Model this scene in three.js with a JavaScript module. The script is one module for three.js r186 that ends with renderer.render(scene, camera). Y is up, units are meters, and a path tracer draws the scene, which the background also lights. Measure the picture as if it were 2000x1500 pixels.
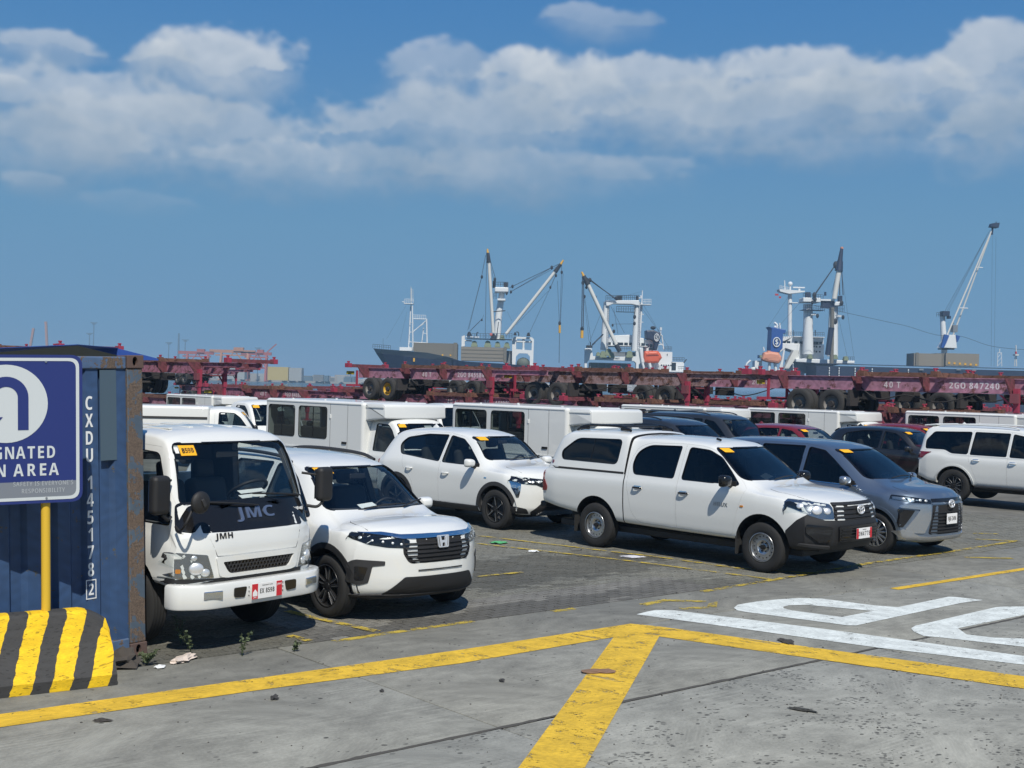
import * as THREE from 'three';
import { mergeGeometries, toCreasedNormals } from 'three/addons/utils/BufferGeometryUtils.js';
import { RoundedBoxGeometry } from 'three/addons/geometries/RoundedBoxGeometry.js';
import { FontLoader } from 'three/addons/loaders/FontLoader.js';
import { Brush, Evaluator, SUBTRACTION, INTERSECTION } from 'three-bvh-csg';
import { MeshBVH } from 'three-mesh-bvh';
import { createNoise2D, createNoise3D } from 'simplex-noise';

// ------------------------------------------------------------------ camera, sky, sun, exposure
const scene = new THREE.Scene();
const camera = new THREE.PerspectiveCamera(2 * Math.atan(750 / 2400) * 180 / Math.PI, 4 / 3, 0.1, 9000);
camera.position.set(0, 2.54, 0);
camera.rotation.order = 'YXZ';
camera.rotation.set(-3 / 2400, 0, 1.5 * Math.PI / 180);
const renderer = new THREE.WebGLRenderer({ antialias: true });
renderer.toneMapping = THREE.LinearToneMapping;
renderer.toneMappingExposure = 1.0;
renderer.shadowMap.enabled = true;

let seedState = 20240611;
const rnd = () => { seedState = (seedState + 0x6d2b79f5) | 0; let t = Math.imul(seedState ^ (seedState >>> 15), 1 | seedState); t = (t + Math.imul(t ^ (t >>> 7), 61 | t)) ^ t; return ((t ^ (t >>> 14)) >>> 0) / 4294967296; };
const rr = (a, b) => a + (b - a) * rnd();
const noise2 = createNoise2D(rnd), noise3 = createNoise3D(rnd);
const { clamp, lerp, smoothstep } = THREE.MathUtils;
const D2R = Math.PI / 180;
function fbm3(x, y, z, oct, gain = 0.5) { let a = 1, s = 0, t = 0; for (let i = 0; i < oct; i++) { s += a * noise3(x, y, z); t += a; a *= gain; x *= 2.03; y *= 2.03; z *= 2.03; } return s / t; }
function fbm2(x, y, oct, gain = 0.5) { let a = 1, s = 0, t = 0; for (let i = 0; i < oct; i++) { s += a * noise2(x, y); t += a; a *= gain; x = x * 2.03 + 7.1; y = y * 2.03 + 3.7; } return s / t; }

const SUN = new THREE.Vector3(0.129, 0.766, 0.630).normalize();
function computeSky() {
  const W = 4096, H = 2048, data = new Float32Array(W * H * 4);
  // cumulus masses, far ones first: azimuth (0 = ahead, + = right), elevation, half sizes in degrees, opacity, brightness
  const puffs = [[-0.3, 9.5, 7.9, 1.31, 0.45, 0.42], [14.7, 10.6, 6.2, 0.84, 0.30, 0.35], [-21.6, 8.1, 1.4, 0.57, 0.50, 0.45], [-17.6, 7.5, 2.9, 0.53, 0.20, 0.40], [-20.8, 9.6, 5.7, 1.72, 0.75, 0.42], [-15.7, 10.6, 7.9, 2.10, 0.80, 0.45], [-19.8, 11.3, 6.0, 2.03, 0.80, 0.50], [-9.2, 9.5, 6.2, 1.43, 0.60, 0.40], [-2.7, 11.5, 7.2, 2.51, 0.85, 0.45], [11.4, 12.3, 7.6, 2.03, 0.85, 0.42], [5.6, 13.3, 5.7, 2.27, 0.90, 0.50], [21.5, 11.3, 3.3, 1.79, 0.85, 0.42], [-21.0, 13.7, 2.4, 0.86, 0.75, 0.55], [-3.9, 13.8, 3.0, 1.58, 0.60, 0.55], [16.8, 13.1, 4.5, 1.79, 0.90, 0.52], [21.5, 13.6, 3.1, 2.51, 0.95, 0.52], [2.3, 13.7, 3.1, 1.79, 0.85, 0.55], [12.8, 14.0, 4.1, 1.38, 0.95, 0.62], [0.1, 13.8, 2.4, 1.48, 0.95, 0.66], [-13.9, 13.7, 4.1, 1.77, 1.00, 0.66], [-16.6, 13.7, 1.7, 1.00, 0.90, 0.60], [3.6, 16.4, 2.6, 0.86, 0.50, 0.50], [-22.6, 12.2, 1.0, 0.33, 0.70, 0.60], [5.4, 10.0, 3.8, 0.72, 0.35, 0.40]];
  for (let k = 0; k < 190; k++) { const az = rr(27, 333), lo = rnd(); puffs.push([az > 180 ? az - 360 : az, lo < 0.3 ? rr(7.5, 10) : lo < 0.85 ? rr(10, 15.5) : rr(16, 34), rr(2.2, 7.5), rr(0.9, 2.4), rr(0.45, 1), rr(0.42, 0.64)]); }
  const cells = []; for (let i = 0; i < 72; i++) cells.push([]);
  for (const p of puffs) for (let i = 0; i < 72; i++) { let d = i * 5 - 180 + 2.5 - p[0]; if (d > 180) d -= 360; if (d < -180) d += 360; if (Math.abs(d) < p[2] * 1.7 + 3.5) cells[i].push(p); }
  const AIR = [[0, [0.150, 0.305, 0.475]], [6, [0.138, 0.305, 0.495]], [12, [0.100, 0.262, 0.495]], [18, [0.062, 0.212, 0.475]], [40, [0.042, 0.155, 0.40]], [90, [0.032, 0.115, 0.34]]];
  const airAt = [0, 1, 2].map((c) => pchip(AIR.map(([e, v]) => [e, v[c]])));
  for (let r = 0; r < H; r++) {
    const el = (r + 0.5) / H * 180 - 90, er = el * D2R, air = airAt.map((f) => f(Math.max(0, el)));
    for (let c = 0; c < W; c++) {
      const o = (r * W + c) * 4, a = (c + 0.5) / W * 2 * Math.PI - Math.PI, X = Math.cos(a) * Math.cos(er), Z = Math.sin(a) * Math.cos(er), Y = Math.sin(er);
      let R = air[0], G = air[1], B = air[2];
      if (el < 0) { R = 0.12; G = 0.15; B = 0.18; }
      else if (el < 44) {
        const az = Math.atan2(X, -Z) / D2R, list = cells[Math.min(71, Math.floor((az + 180) / 5))];
        let w1, w2, bil, fine, done = false;
        for (const [pa, pe, sx, sy, op, br] of list) {
          let dx = az - pa; if (dx > 180) dx -= 360; if (dx < -180) dx += 360; dx /= sx; let dy = (el - pe) / sy;
          if (dx > 1.7 || dx < -1.7 || dy > 1.8 || dy < -2.0) continue;
          if (!done) { done = true; w1 = fbm3(X * 11, Y * 16, Z * 11, 4); w2 = fbm3(X * 11 + 40, Y * 16, Z * 11, 4); bil = 1 - Math.abs(noise3(X * 26, Y * 34, Z * 26)) * 1.1 - Math.abs(noise3(X * 60 + 8, Y * 74, Z * 60)) * 0.55; fine = fbm3(X * 60 + 3, Y * 80, Z * 60, 3); }
          const ux = dx + w1 * 0.34, uy = dy + w2 * 0.42, below = uy < 0 ? 0.62 : 1.12;
          const q = ux * ux + uy * uy * below - (bil - 0.35) * 0.22 - fine * 0.10;
          const edge = uy > 0 ? 0.34 : 1.05, al = clamp((0.95 + edge * 0.3 - q) / (edge * 1.6), 0, 1), alpha = al * al * (3 - 2 * al) * op * 0.78;
          if (alpha < 0.004) continue;
          const lit = clamp(br - 0.03 + uy * 0.36 + (bil - 0.35) * (uy > 0 ? 0.13 : 0.05) + w1 * 0.26 + fine * 0.03, 0, 1);
          R = lerp(R, lerp(0.225, 0.70, lit), alpha); G = lerp(G, lerp(0.330, 0.735, lit), alpha); B = lerp(B, lerp(0.455, 0.77, lit), alpha);
        }
      }
      data[o] = R; data[o + 1] = G; data[o + 2] = B; data[o + 3] = 1;
    }
  }
  const t = new THREE.DataTexture(data, W, H, THREE.RGBAFormat, THREE.FloatType);
  t.mapping = THREE.EquirectangularReflectionMapping; t.magFilter = THREE.LinearFilter; t.minFilter = THREE.LinearFilter; t.wrapS = THREE.RepeatWrapping; t.needsUpdate = true;
  return t;
}
const skyTexture = computeSky();
scene.background = skyTexture;
scene.environment = skyTexture;
const sun = new THREE.DirectionalLight(new THREE.Color(1.0, 0.945, 0.85), 4.7);
sun.name = 'sun';
sun.position.copy(SUN).multiplyScalar(120).add(new THREE.Vector3(0, 0, -30));
sun.target.position.set(0, 0, -30);
sun.castShadow = true; sun.shadow.mapSize.set(4096, 4096);
Object.assign(sun.shadow.camera, { left: -70, right: 70, top: 70, bottom: -70, near: 1, far: 400 });
scene.add(sun, sun.target);

// ------------------------------------------------------------------ helpers
const names = new Map();
function unique(n) { const k = names.get(n) ?? 0; names.set(n, k + 1); return k ? `${n}_${String(k).padStart(3, '0')}` : n; }
function thing(name, label, category, pos = [0, 0, 0], turn = 0, group) {
  const o = new THREE.Group(); o.name = unique(name); o.position.set(...pos); o.rotation.y = turn;
  o.userData = { label, category }; if (group) o.userData.group = group;
  scene.add(o); return o;
}
function part(parent, name, geo, mat, label) {
  const m = new THREE.Mesh(geo, mat); m.name = name; m.castShadow = m.receiveShadow = true;
  if (label) m.userData.label = label;
  parent.add(m); return m;
}
function sub(parent, name) { const g = new THREE.Group(); g.name = name; parent.add(g); return g; }
function single(name, geo, mat, label, category, group, kind) {
  const m = new THREE.Mesh(geo, mat); m.name = unique(name); m.castShadow = m.receiveShadow = true;
  m.userData = kind ? { kind } : {};
  if (label) m.userData.label = label; if (category) m.userData.category = category; if (group) m.userData.group = group;
  scene.add(m); return m;
}
const plain = (g) => { const h = g.index ? g.toNonIndexed() : g; for (const k of Object.keys(h.attributes)) if (k !== 'position' && k !== 'normal') h.deleteAttribute(k); h.clearGroups(); return h; };
const merge = (list) => mergeGeometries(list.map(plain), false);
function box(w, h, d, x = 0, y = 0, z = 0, r = 0, rot) {
  const g = r > 0 ? new RoundedBoxGeometry(w, h, d, 2, Math.min(r, w / 2.01, h / 2.01, d / 2.01)) : new THREE.BoxGeometry(w, h, d);
  if (rot) { g.rotateX(rot[0]); g.rotateY(rot[1]); g.rotateZ(rot[2]); }
  return g.translate(x, y, z);
}
const V = (x, y, z) => new THREE.Vector3(x, y, z);
function bar(a, b, r, seg = 8, r2 = r) { // a round bar from a to b
  const A = V(...a), B = V(...b), L = A.distanceTo(B);
  const g = new THREE.CylinderGeometry(r2, r, L, seg);
  g.applyQuaternion(new THREE.Quaternion().setFromUnitVectors(V(0, 1, 0), B.clone().sub(A).normalize()));
  return g.translate((A.x + B.x) / 2, (A.y + B.y) / 2, (A.z + B.z) / 2);
}
function beam(a, b, w, h) { // a square bar from a to b, width w across, height h
  const A = V(...a), B = V(...b), L = A.distanceTo(B), d = B.clone().sub(A).normalize();
  let up = V(0, 1, 0); if (Math.abs(d.y) > 0.98) up = V(0, 0, 1);
  const right = new THREE.Vector3().crossVectors(d, up).normalize(); up = new THREE.Vector3().crossVectors(right, d);
  const g = new THREE.BoxGeometry(L, h, w);
  g.applyMatrix4(new THREE.Matrix4().makeBasis(d, up, right));
  return g.translate((A.x + B.x) / 2, (A.y + B.y) / 2, (A.z + B.z) / 2);
}
function tube(pts, r, seg = 24, rad = 8, closed = false) { return new THREE.TubeGeometry(new THREE.CatmullRomCurve3(pts.map((p) => V(...p)), closed, 'centripetal'), seg, r, rad, closed); }
const font = await new FontLoader().loadAsync('fonts/droid/droid_sans_bold.typeface.json');
const fontR = await new FontLoader().loadAsync('fonts/droid/droid_sans_regular.typeface.json');
function textGeo(text, size, { sx = 1, depth = 0, f = font, center = true, curve = 4, gap = 0 } = {}) { // lettering in the xy plane
  let shapes = [];
  if (gap) { let x = 0; for (const ch of text) { const s = f.generateShapes(ch, size); for (const q of s) { const move = (p) => p.curves && q; move(q); } const g0 = new THREE.ShapeGeometry(s.length ? s : [], curve); if (s.length) { g0.translate(x, 0, 0); shapes.push(g0); g0.computeBoundingBox(); x = g0.boundingBox.max.x + gap; } else x += size * 0.45; } }
  let g;
  if (gap) g = mergeGeometries(shapes.map((q) => plain(q)));
  else { const s = f.generateShapes(text, size); g = depth ? new THREE.ExtrudeGeometry(s, { depth, bevelEnabled: false, curveSegments: curve }) : new THREE.ShapeGeometry(s, curve); }
  g = plain(g); g.scale(sx, 1, 1); g.computeBoundingBox();
  const b = g.boundingBox;
  if (center) g.translate(-(b.min.x + b.max.x) / 2, -(b.min.y + b.max.y) / 2, 0);
  return g;
}
function flatShape(pts, holes = []) { const s = new THREE.Shape(pts.map((p) => new THREE.Vector2(...p))); for (const h of holes) s.holes.push(new THREE.Path(h.map((p) => new THREE.Vector2(...p)))); return s; }
function extr(pts, depth, bevel = 0, holes = []) { // polygon in xy pulled along z, centred on z = 0
  const g = new THREE.ExtrudeGeometry(flatShape(pts, holes), { depth: depth - 2 * bevel, bevelEnabled: bevel > 0, bevelThickness: bevel, bevelSize: bevel, bevelOffset: -bevel, bevelSegments: 2, curveSegments: 8 });
  return g.translate(0, 0, -depth / 2 + bevel);
}
function roundPoly(pts, r, n = 4) { // fillet the corners of a polygon
  const out = [], N = pts.length;
  for (let i = 0; i < N; i++) {
    const p = pts[i], a = pts[(i + N - 1) % N], b = pts[(i + 1) % N], R = p.length > 2 ? p[2] : r;
    const da = Math.hypot(a[0] - p[0], a[1] - p[1]), db = Math.hypot(b[0] - p[0], b[1] - p[1]), q = Math.min(R, da * 0.48, db * 0.48);
    if (q < 1e-4) { out.push([p[0], p[1]]); continue; }
    const A = [p[0] + (a[0] - p[0]) / da * q, p[1] + (a[1] - p[1]) / da * q], B = [p[0] + (b[0] - p[0]) / db * q, p[1] + (b[1] - p[1]) / db * q];
    for (let k = 0; k <= n; k++) { const t = k / n, u = 1 - t; out.push([u * u * A[0] + 2 * u * t * p[0] + t * t * B[0], u * u * A[1] + 2 * u * t * p[1] + t * t * B[1]]); }
  }
  return out;
}
function insetPoly(pts, d) { // d > 0 shrinks; works for gently shaped polygons
  let area = 0; for (let i = 0; i < pts.length; i++) { const a = pts[i], b = pts[(i + 1) % pts.length]; area += a[0] * b[1] - b[0] * a[1]; }
  const s = area > 0 ? 1 : -1;
  return pts.map((p, i) => {
    const a = pts[(i + pts.length - 1) % pts.length], b = pts[(i + 1) % pts.length];
    let n1 = [-(p[1] - a[1]), p[0] - a[0]], n2 = [-(b[1] - p[1]), b[0] - p[0]];
    const l1 = Math.hypot(...n1) || 1, l2 = Math.hypot(...n2) || 1; n1 = [n1[0] / l1, n1[1] / l1]; n2 = [n2[0] / l2, n2[1] / l2];
    let m = [n1[0] + n2[0], n1[1] + n2[1]]; const q = m[0] * m[0] + m[1] * m[1]; const k = q > 0.3 ? 2 / q : 1.6;
    return [p[0] + m[0] * 0.5 * k * d * s, p[1] + m[1] * 0.5 * k * d * s];
  });
}
function pchip(pts) { // smooth monotone interpolation through [x, y] pairs
  const n = pts.length, x = pts.map((p) => p[0]), y = pts.map((p) => p[1]), d = [], m = new Array(n).fill(0);
  for (let i = 0; i < n - 1; i++) d.push((y[i + 1] - y[i]) / (x[i + 1] - x[i]));
  m[0] = d[0]; m[n - 1] = d[n - 2];
  for (let i = 1; i < n - 1; i++) { if (d[i - 1] * d[i] <= 0) m[i] = 0; else { const h0 = x[i] - x[i - 1], h1 = x[i + 1] - x[i], w1 = 2 * h1 + h0, w2 = h1 + 2 * h0; m[i] = (w1 + w2) / (w1 / d[i - 1] + w2 / d[i]); } }
  return (q) => {
    if (q <= x[0]) return y[0]; if (q >= x[n - 1]) return y[n - 1];
    let i = 0; while (q > x[i + 1]) i++;
    const h = x[i + 1] - x[i], t = (q - x[i]) / h, t2 = t * t, t3 = t2 * t;
    return y[i] * (2 * t3 - 3 * t2 + 1) + h * m[i] * (t3 - 2 * t2 + t) + y[i + 1] * (-2 * t3 + 3 * t2) + h * m[i + 1] * (t3 - t2);
  };
}

// ------------------------------------------------------------------ materials
const std = (c, rough = 0.6, metal = 0, extra = {}) => { const m = new THREE.MeshStandardMaterial({ roughness: rough, metalness: metal, ...extra }); m.color.setRGB(...c); return m; };
const phys = (c, o) => { const m = new THREE.MeshPhysicalMaterial(o); m.color.setRGB(...c); return m; };
const paint = (c, o = {}) => phys(c, { roughness: 0.42, clearcoat: 1, clearcoatRoughness: 0.04, ...o });
const glassTint = (c) => phys(c, { transmission: 1, thickness: 0, roughness: 0.0, ior: 1.5 });
const M = {
  white: paint([0.69, 0.70, 0.675]), whiteVan: paint([0.69, 0.70, 0.675], { roughness: 0.5, clearcoat: 0.6 }), silver: paint([0.175, 0.22, 0.28], { metalness: 0.75, roughness: 0.36 }),
  darkGrey: paint([0.018, 0.02, 0.024]), black: paint([0.008, 0.008, 0.009]), red: paint([0.16, 0.008, 0.012]),
  satin: std([0.78, 0.79, 0.80], 0.36, 0.6), lampBowl: std([0.36, 0.37, 0.39], 0.22, 0.95), grille: std([0.012, 0.012, 0.013], 0.9), plastic: std([0.013, 0.013, 0.014], 0.62), plasticGrey: std([0.028, 0.028, 0.029], 0.6), gloss: std([0.01, 0.01, 0.011], 0.12), lining: std([0.085, 0.085, 0.088], 0.9), seat: std([0.05, 0.05, 0.053], 0.85), seatLight: std([0.18, 0.17, 0.16], 0.85),
  rubber: std([0.016, 0.016, 0.016], 0.85), seam: std([0.02, 0.02, 0.02], 0.9), chrome: std([0.75, 0.76, 0.78], 0.1, 1), steel: std([0.50, 0.51, 0.52], 0.32, 0.9), alloyDark: std([0.03, 0.03, 0.032], 0.3, 0.5), alloy: std([0.55, 0.56, 0.57], 0.25, 0.9),
  glass: glassTint([0.52, 0.57, 0.56]), glassDark: glassTint([0.10, 0.115, 0.115]), glassClear: glassTint([0.84, 0.88, 0.87]), lens: glassTint([0.93, 0.95, 0.95]),
  redLens: phys([0.16, 0.006, 0.01], { roughness: 0.12, clearcoat: 1 }), amber: phys([0.55, 0.2, 0.02], { roughness: 0.15 }), sticker: std([0.86, 0.42, 0.01], 0.6), paper: std([0.75, 0.76, 0.75], 0.8), plate: std([0.78, 0.78, 0.77], 0.5), plateRed: std([0.55, 0.02, 0.03], 0.5), ink: std([0.01, 0.01, 0.012], 0.6),
};

// ------------------------------------------------------------------ vehicle shells
const ev = new Evaluator(); ev.attributes = ['position', 'normal']; ev.useGroups = true;
function brush(geo, mat) { const b = new Brush(geo, mat); b.updateMatrixWorld(true); return b; }
function catmull(cps, subdiv) {
  const out = [], n = cps.length, P = (i) => cps[clamp(i, 0, n - 1)];
  for (let i = 0; i < n - 1; i++) {
    const p0 = i ? P(i - 1) : [2 * P(0)[0] - P(1)[0], 2 * P(0)[1] - P(1)[1]], p1 = P(i), p2 = P(i + 1), p3 = i < n - 2 ? P(i + 2) : [2 * P(n - 1)[0] - P(n - 2)[0], 2 * P(n - 1)[1] - P(n - 2)[1]];
    const dist = (a, b) => Math.max(1e-3, Math.sqrt(Math.hypot(a[0] - b[0], a[1] - b[1])));
    const t0 = 0, t1 = t0 + dist(p0, p1), t2 = t1 + dist(p1, p2), t3 = t2 + dist(p2, p3);
    for (let k = 0; k < subdiv; k++) {
      const t = lerp(t1, t2, k / subdiv), L = (a, b, ta, tb) => { const q = (t - ta) / (tb - ta); return [a[0] + (b[0] - a[0]) * q, a[1] + (b[1] - a[1]) * q]; };
      const A1 = L(p0, p1, t0, t1), A2 = L(p1, p2, t1, t2), A3 = L(p2, p3, t2, t3), B1 = L(A1, A2, t0, t2), B2 = L(A2, A3, t1, t3);
      out.push(L(B1, B2, t1, t2));
    }
  }
  out.push(cps[n - 1].slice(0, 2));
  return out;
}
function loft(stations, ringAt, warp, capK) { // closed skin through rings of [y, z] half sections, mirrored in z, capped at both ends
  const pos = [], idx = []; let m = 0;
  const rings = stations.map((x) => { const h = ringAt(x), r = h.map(([y, z]) => [y, z]); for (let i = h.length - 2; i > 0; i--) r.push([h[i][0], -h[i][1]]); m = r.length; return r; });
  const push = (x, y, z) => { const p = warp ? warp(x, y, z) : [x, y, z]; pos.push(...p); };
  stations.forEach((x, s) => rings[s].forEach(([y, z]) => push(x, y, z)));
  for (let s = 0; s < stations.length - 1; s++) for (let i = 0; i < m; i++) {
    const a = s * m + i, b = s * m + (i + 1) % m, c = a + m, d = b + m;
    idx.push(a, c, b, b, c, d);
  }
  const cap = (s, flip) => {
    const r = rings[s], x = stations[s]; let y0 = 1e9, y1 = -1e9; for (const [y] of r) { y0 = Math.min(y0, y); y1 = Math.max(y1, y); }
    const cy = (y0 + y1) / 2; let prev = s * m;
    for (let k = capK - 1; k >= 1; k--) {
      const base = pos.length / 3, f = k / capK;
      for (const [y, z] of r) push(x, cy + (y - cy) * f, z * f);
      for (let i = 0; i < m; i++) { const a = prev + i, b = prev + (i + 1) % m, c = base + i, d = base + (i + 1) % m; if (flip) idx.push(a, c, b, b, c, d); else idx.push(a, b, c, b, d, c); }
      prev = base;
    }
    const ci = pos.length / 3; push(x, cy, 0);
    for (let i = 0; i < m; i++) { const a = prev + i, b = prev + (i + 1) % m; if (flip) idx.push(a, ci, b); else idx.push(a, b, ci); }
  };
  cap(0, false); cap(stations.length - 1, true);
  const g = new THREE.BufferGeometry();
  g.setAttribute('position', new THREE.Float32BufferAttribute(pos, 3)); g.setIndex(idx); g.computeVertexNormals();
  return g;
}
function groupsOf(res, mats) { // split a boolean result by material: Map(material -> geometry)
  const out = new Map(), g = res.geometry, list = Array.isArray(res.material) ? res.material : [res.material], p = g.attributes.position, n = g.attributes.normal;
  for (const gr of g.groups.length ? g.groups : [{ start: 0, count: (g.index ?? p).count, materialIndex: 0 }]) {
    const mat = list[gr.materialIndex]; if (!out.has(mat)) out.set(mat, { p: [], n: [] }); const o = out.get(mat);
    for (let i = gr.start; i < gr.start + gr.count; i++) { const k = g.index ? g.index.getX(i) : i; o.p.push(p.getX(k), p.getY(k), p.getZ(k)); o.n.push(n.getX(k), n.getY(k), n.getZ(k)); }
  }
  for (const [k, o] of out) { const q = new THREE.BufferGeometry(); q.setAttribute('position', new THREE.Float32BufferAttribute(o.p, 3)); q.setAttribute('normal', new THREE.Float32BufferAttribute(o.n, 3)); out.set(k, q); }
  return out;
}
function splitTris(g, key) { // Map(key(cx, cy, cz) -> geometry)
  const out = new Map(), p = g.attributes.position.array, n = g.attributes.normal.array;
  for (let i = 0; i < p.length; i += 9) {
    const k = key((p[i] + p[i + 3] + p[i + 6]) / 3, (p[i + 1] + p[i + 4] + p[i + 7]) / 3, (p[i + 2] + p[i + 5] + p[i + 8]) / 3);
    if (k === null) continue;
    if (!out.has(k)) out.set(k, { p: [], n: [] }); const o = out.get(k);
    for (let j = 0; j < 9; j++) { o.p.push(p[i + j]); o.n.push(n[i + j]); }
  }
  for (const [k, o] of out) { const q = new THREE.BufferGeometry(); q.setAttribute('position', new THREE.Float32BufferAttribute(o.p, 3)); q.setAttribute('normal', new THREE.Float32BufferAttribute(o.n, 3)); out.set(k, q); }
  return out;
}
function inPoly(x, y, poly) { let c = false; for (let i = 0, j = poly.length - 1; i < poly.length; j = i++) { const [xi, yi] = poly[i], [xj, yj] = poly[j]; if ((yi > y) !== (yj > y) && x < (xj - xi) * (y - yi) / (yj - yi) + xi) c = !c; } return c; }
function prism(poly, mode, a, b) { // cutter through polygon, between a and b along the axis of the mode
  const g = plain(new THREE.ExtrudeGeometry(flatShape(poly), { depth: b - a, bevelEnabled: false })).translate(0, 0, a);
  if (mode === 'front' || mode === 'rear') g.applyMatrix4(new THREE.Matrix4().makeBasis(V(0, 0, -1), V(0, 1, 0), V(1, 0, 0))).computeVertexNormals(); // (-z, y) -> x
  if (mode === 'top') g.applyMatrix4(new THREE.Matrix4().makeBasis(V(1, 0, 0), V(0, 0, -1), V(0, 1, 0))).computeVertexNormals();
  return g;
}
const ray = new THREE.Ray();
class Skin { // looks up points of a shell from the side, front, rear or top
  constructor(geo) { this.bvh = new MeshBVH(geo.clone(), { strategy: 0 }); }
  cast(ox, oy, oz, dx, dy, dz) { ray.origin.set(ox, oy, oz); ray.direction.set(dx, dy, dz); return this.bvh.raycastFirst(ray, THREE.DoubleSide); }
  at(mode, a, b, side = 1) {
    let h = null, tries = 0, A = a, B = b;
    while (!h && tries < 12) { // a point just off the edge of the shell slides inwards
      if (mode === 'side') h = this.cast(A, B, 3 * side, 0, 0, -side);
      else if (mode === 'front') h = this.cast(9, B, A, -1, 0, 0);
      else if (mode === 'rear') h = this.cast(-9, B, A, 1, 0, 0);
      else h = this.cast(A, 6, B, 0, -1, 0);
      if (!h) { tries++; if (mode === 'side') B = lerp(B, 0.8, 0.04); else A *= 0.985; }
    }
    if (!h) return { p: V(mode === 'side' ? a : 0, mode === 'top' ? 1 : b, 0), n: V(0, 1, 0) };
    const n = h.face.normal.clone(); if (n.dot(ray.direction) > 0) n.negate();
    return { p: h.point.clone(), n };
  }
  smooth(mode, a, b, side) { // normal averaged over a small neighbourhood
    const e = 0.025, n = V(0, 0, 0), c = this.at(mode, a, b, side); n.copy(c.n).multiplyScalar(2);
    for (const [i, j] of [[e, 0], [-e, 0], [0, e], [0, -e]]) { const q = this.at(mode, a + i, b + j, side); if (q.p.distanceTo(c.p) < 0.12) n.add(q.n); }
    return { p: c.p, n: n.normalize() };
  }
}
function patch(skin, poly, { mode = 'side', side = 1, off = 0.004, th = 0.012, n = 6, holes = [], lift } = {}) { // a plate that follows the shell, off metres proud of it
  const pts = poly.map((p) => new THREE.Vector2(p[0], p[1])), hs = holes.map((h) => h.map((p) => new THREE.Vector2(p[0], p[1])));
  const area = THREE.ShapeUtils.area(pts); if (area < 0) pts.reverse(); hs.forEach((h) => { if (THREE.ShapeUtils.area(h) > 0) h.reverse(); });
  const tris = THREE.ShapeUtils.triangulateShape(pts, hs), all = [...pts, ...hs.flat()];
  const map = new Map(), P = [], N = [], UV = [], I = [];
  const vert = (x, y) => { const k = x.toFixed(5) + ',' + y.toFixed(5); if (!map.has(k)) { const h = skin.smooth(mode, x, y, side); map.set(k, P.length / 3); const o = off + (lift ? lift(x, y) : 0); P.push(h.p.x + h.n.x * o, h.p.y + h.n.y * o, h.p.z + h.n.z * o); N.push(h.n.x, h.n.y, h.n.z); UV.push(x, y); } return map.get(k); };
  const flip = (mode === 'side' && side < 0) || mode === 'front' || mode === 'top';
  for (const [a, b, c] of tris) {
    const A = all[a], B = all[b], C = all[c], big = Math.max(A.distanceTo(B), B.distanceTo(C), C.distanceTo(A)), q = clamp(Math.ceil(big / 0.09), 1, n);
    const grid = [];
    for (let i = 0; i <= n; i++) { grid.push([]); for (let j = 0; j <= n - i; j++) { const u = i / n, v = j / n; grid[i].push(vert(A.x + (B.x - A.x) * u + (C.x - A.x) * v, A.y + (B.y - A.y) * u + (C.y - A.y) * v)); } }
    for (let i = 0; i < n; i++) for (let j = 0; j < n - i; j++) { const t = [[grid[i][j], grid[i + 1][j], grid[i][j + 1]]]; if (j < n - i - 1) t.push([grid[i + 1][j], grid[i + 1][j + 1], grid[i][j + 1]]); for (const f of t) { if (f[0] === f[1] || f[1] === f[2] || f[0] === f[2]) continue; I.push(...(flip ? [f[0], f[2], f[1]] : f)); } }
  }
  const edges = new Map();
  for (let i = 0; i < I.length; i += 3) for (let k = 0; k < 3; k++) { const a = I[i + k], b = I[i + (k + 1) % 3], key = a < b ? a + '_' + b : b + '_' + a; if (edges.has(key)) edges.set(key, null); else edges.set(key, [a, b]); }
  if (th > 0) for (const e of edges.values()) if (e) {
    const [a, b] = e, base = P.length / 3, pa = [P[a * 3], P[a * 3 + 1], P[a * 3 + 2]], pb = [P[b * 3], P[b * 3 + 1], P[b * 3 + 2]], na = [N[a * 3], N[a * 3 + 1], N[a * 3 + 2]], nb = [N[b * 3], N[b * 3 + 1], N[b * 3 + 2]];
    const q = [pa, pb, pb.map((v, i) => v - nb[i] * th), pa.map((v, i) => v - na[i] * th)];
    const u = V(pb[0] - pa[0], pb[1] - pa[1], pb[2] - pa[2]), nn = u.cross(V(...na)).normalize();
    for (const w of q) { P.push(...w); N.push(nn.x, nn.y, nn.z); UV.push(0, 0); }
    I.push(base, base + 2, base + 1, base, base + 3, base + 2);
  }
  const g = new THREE.BufferGeometry();
  g.setAttribute('position', new THREE.Float32BufferAttribute(P, 3)); g.setAttribute('normal', new THREE.Float32BufferAttribute(N, 3)); g.setIndex(I);
  return g;
}
const mirrorZ = (poly) => poly.map((p) => [-p[0], ...p.slice(1)]).reverse();
function stripPoly(line, w) { // a polygon w wide along an open polyline
  const L = [], R = [];
  line.forEach((p, i) => { const a = line[Math.max(0, i - 1)], b = line[Math.min(line.length - 1, i + 1)], d = Math.hypot(b[0] - a[0], b[1] - a[1]) || 1, n = [-(b[1] - a[1]) / d * w / 2, (b[0] - a[0]) / d * w / 2]; L.push([p[0] + n[0], p[1] + n[1]]); R.push([p[0] - n[0], p[1] - n[1]]); });
  return [...L, ...R.reverse()];
}
function resample(line, step) { const out = [line[0]]; for (let i = 1; i < line.length; i++) { const a = line[i - 1], b = line[i], n = Math.max(1, Math.ceil(Math.hypot(b[0] - a[0], b[1] - a[1]) / step)); for (let k = 1; k <= n; k++) out.push([lerp(a[0], b[0], k / n), lerp(a[1], b[1], k / n)]); } return out; }
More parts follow.
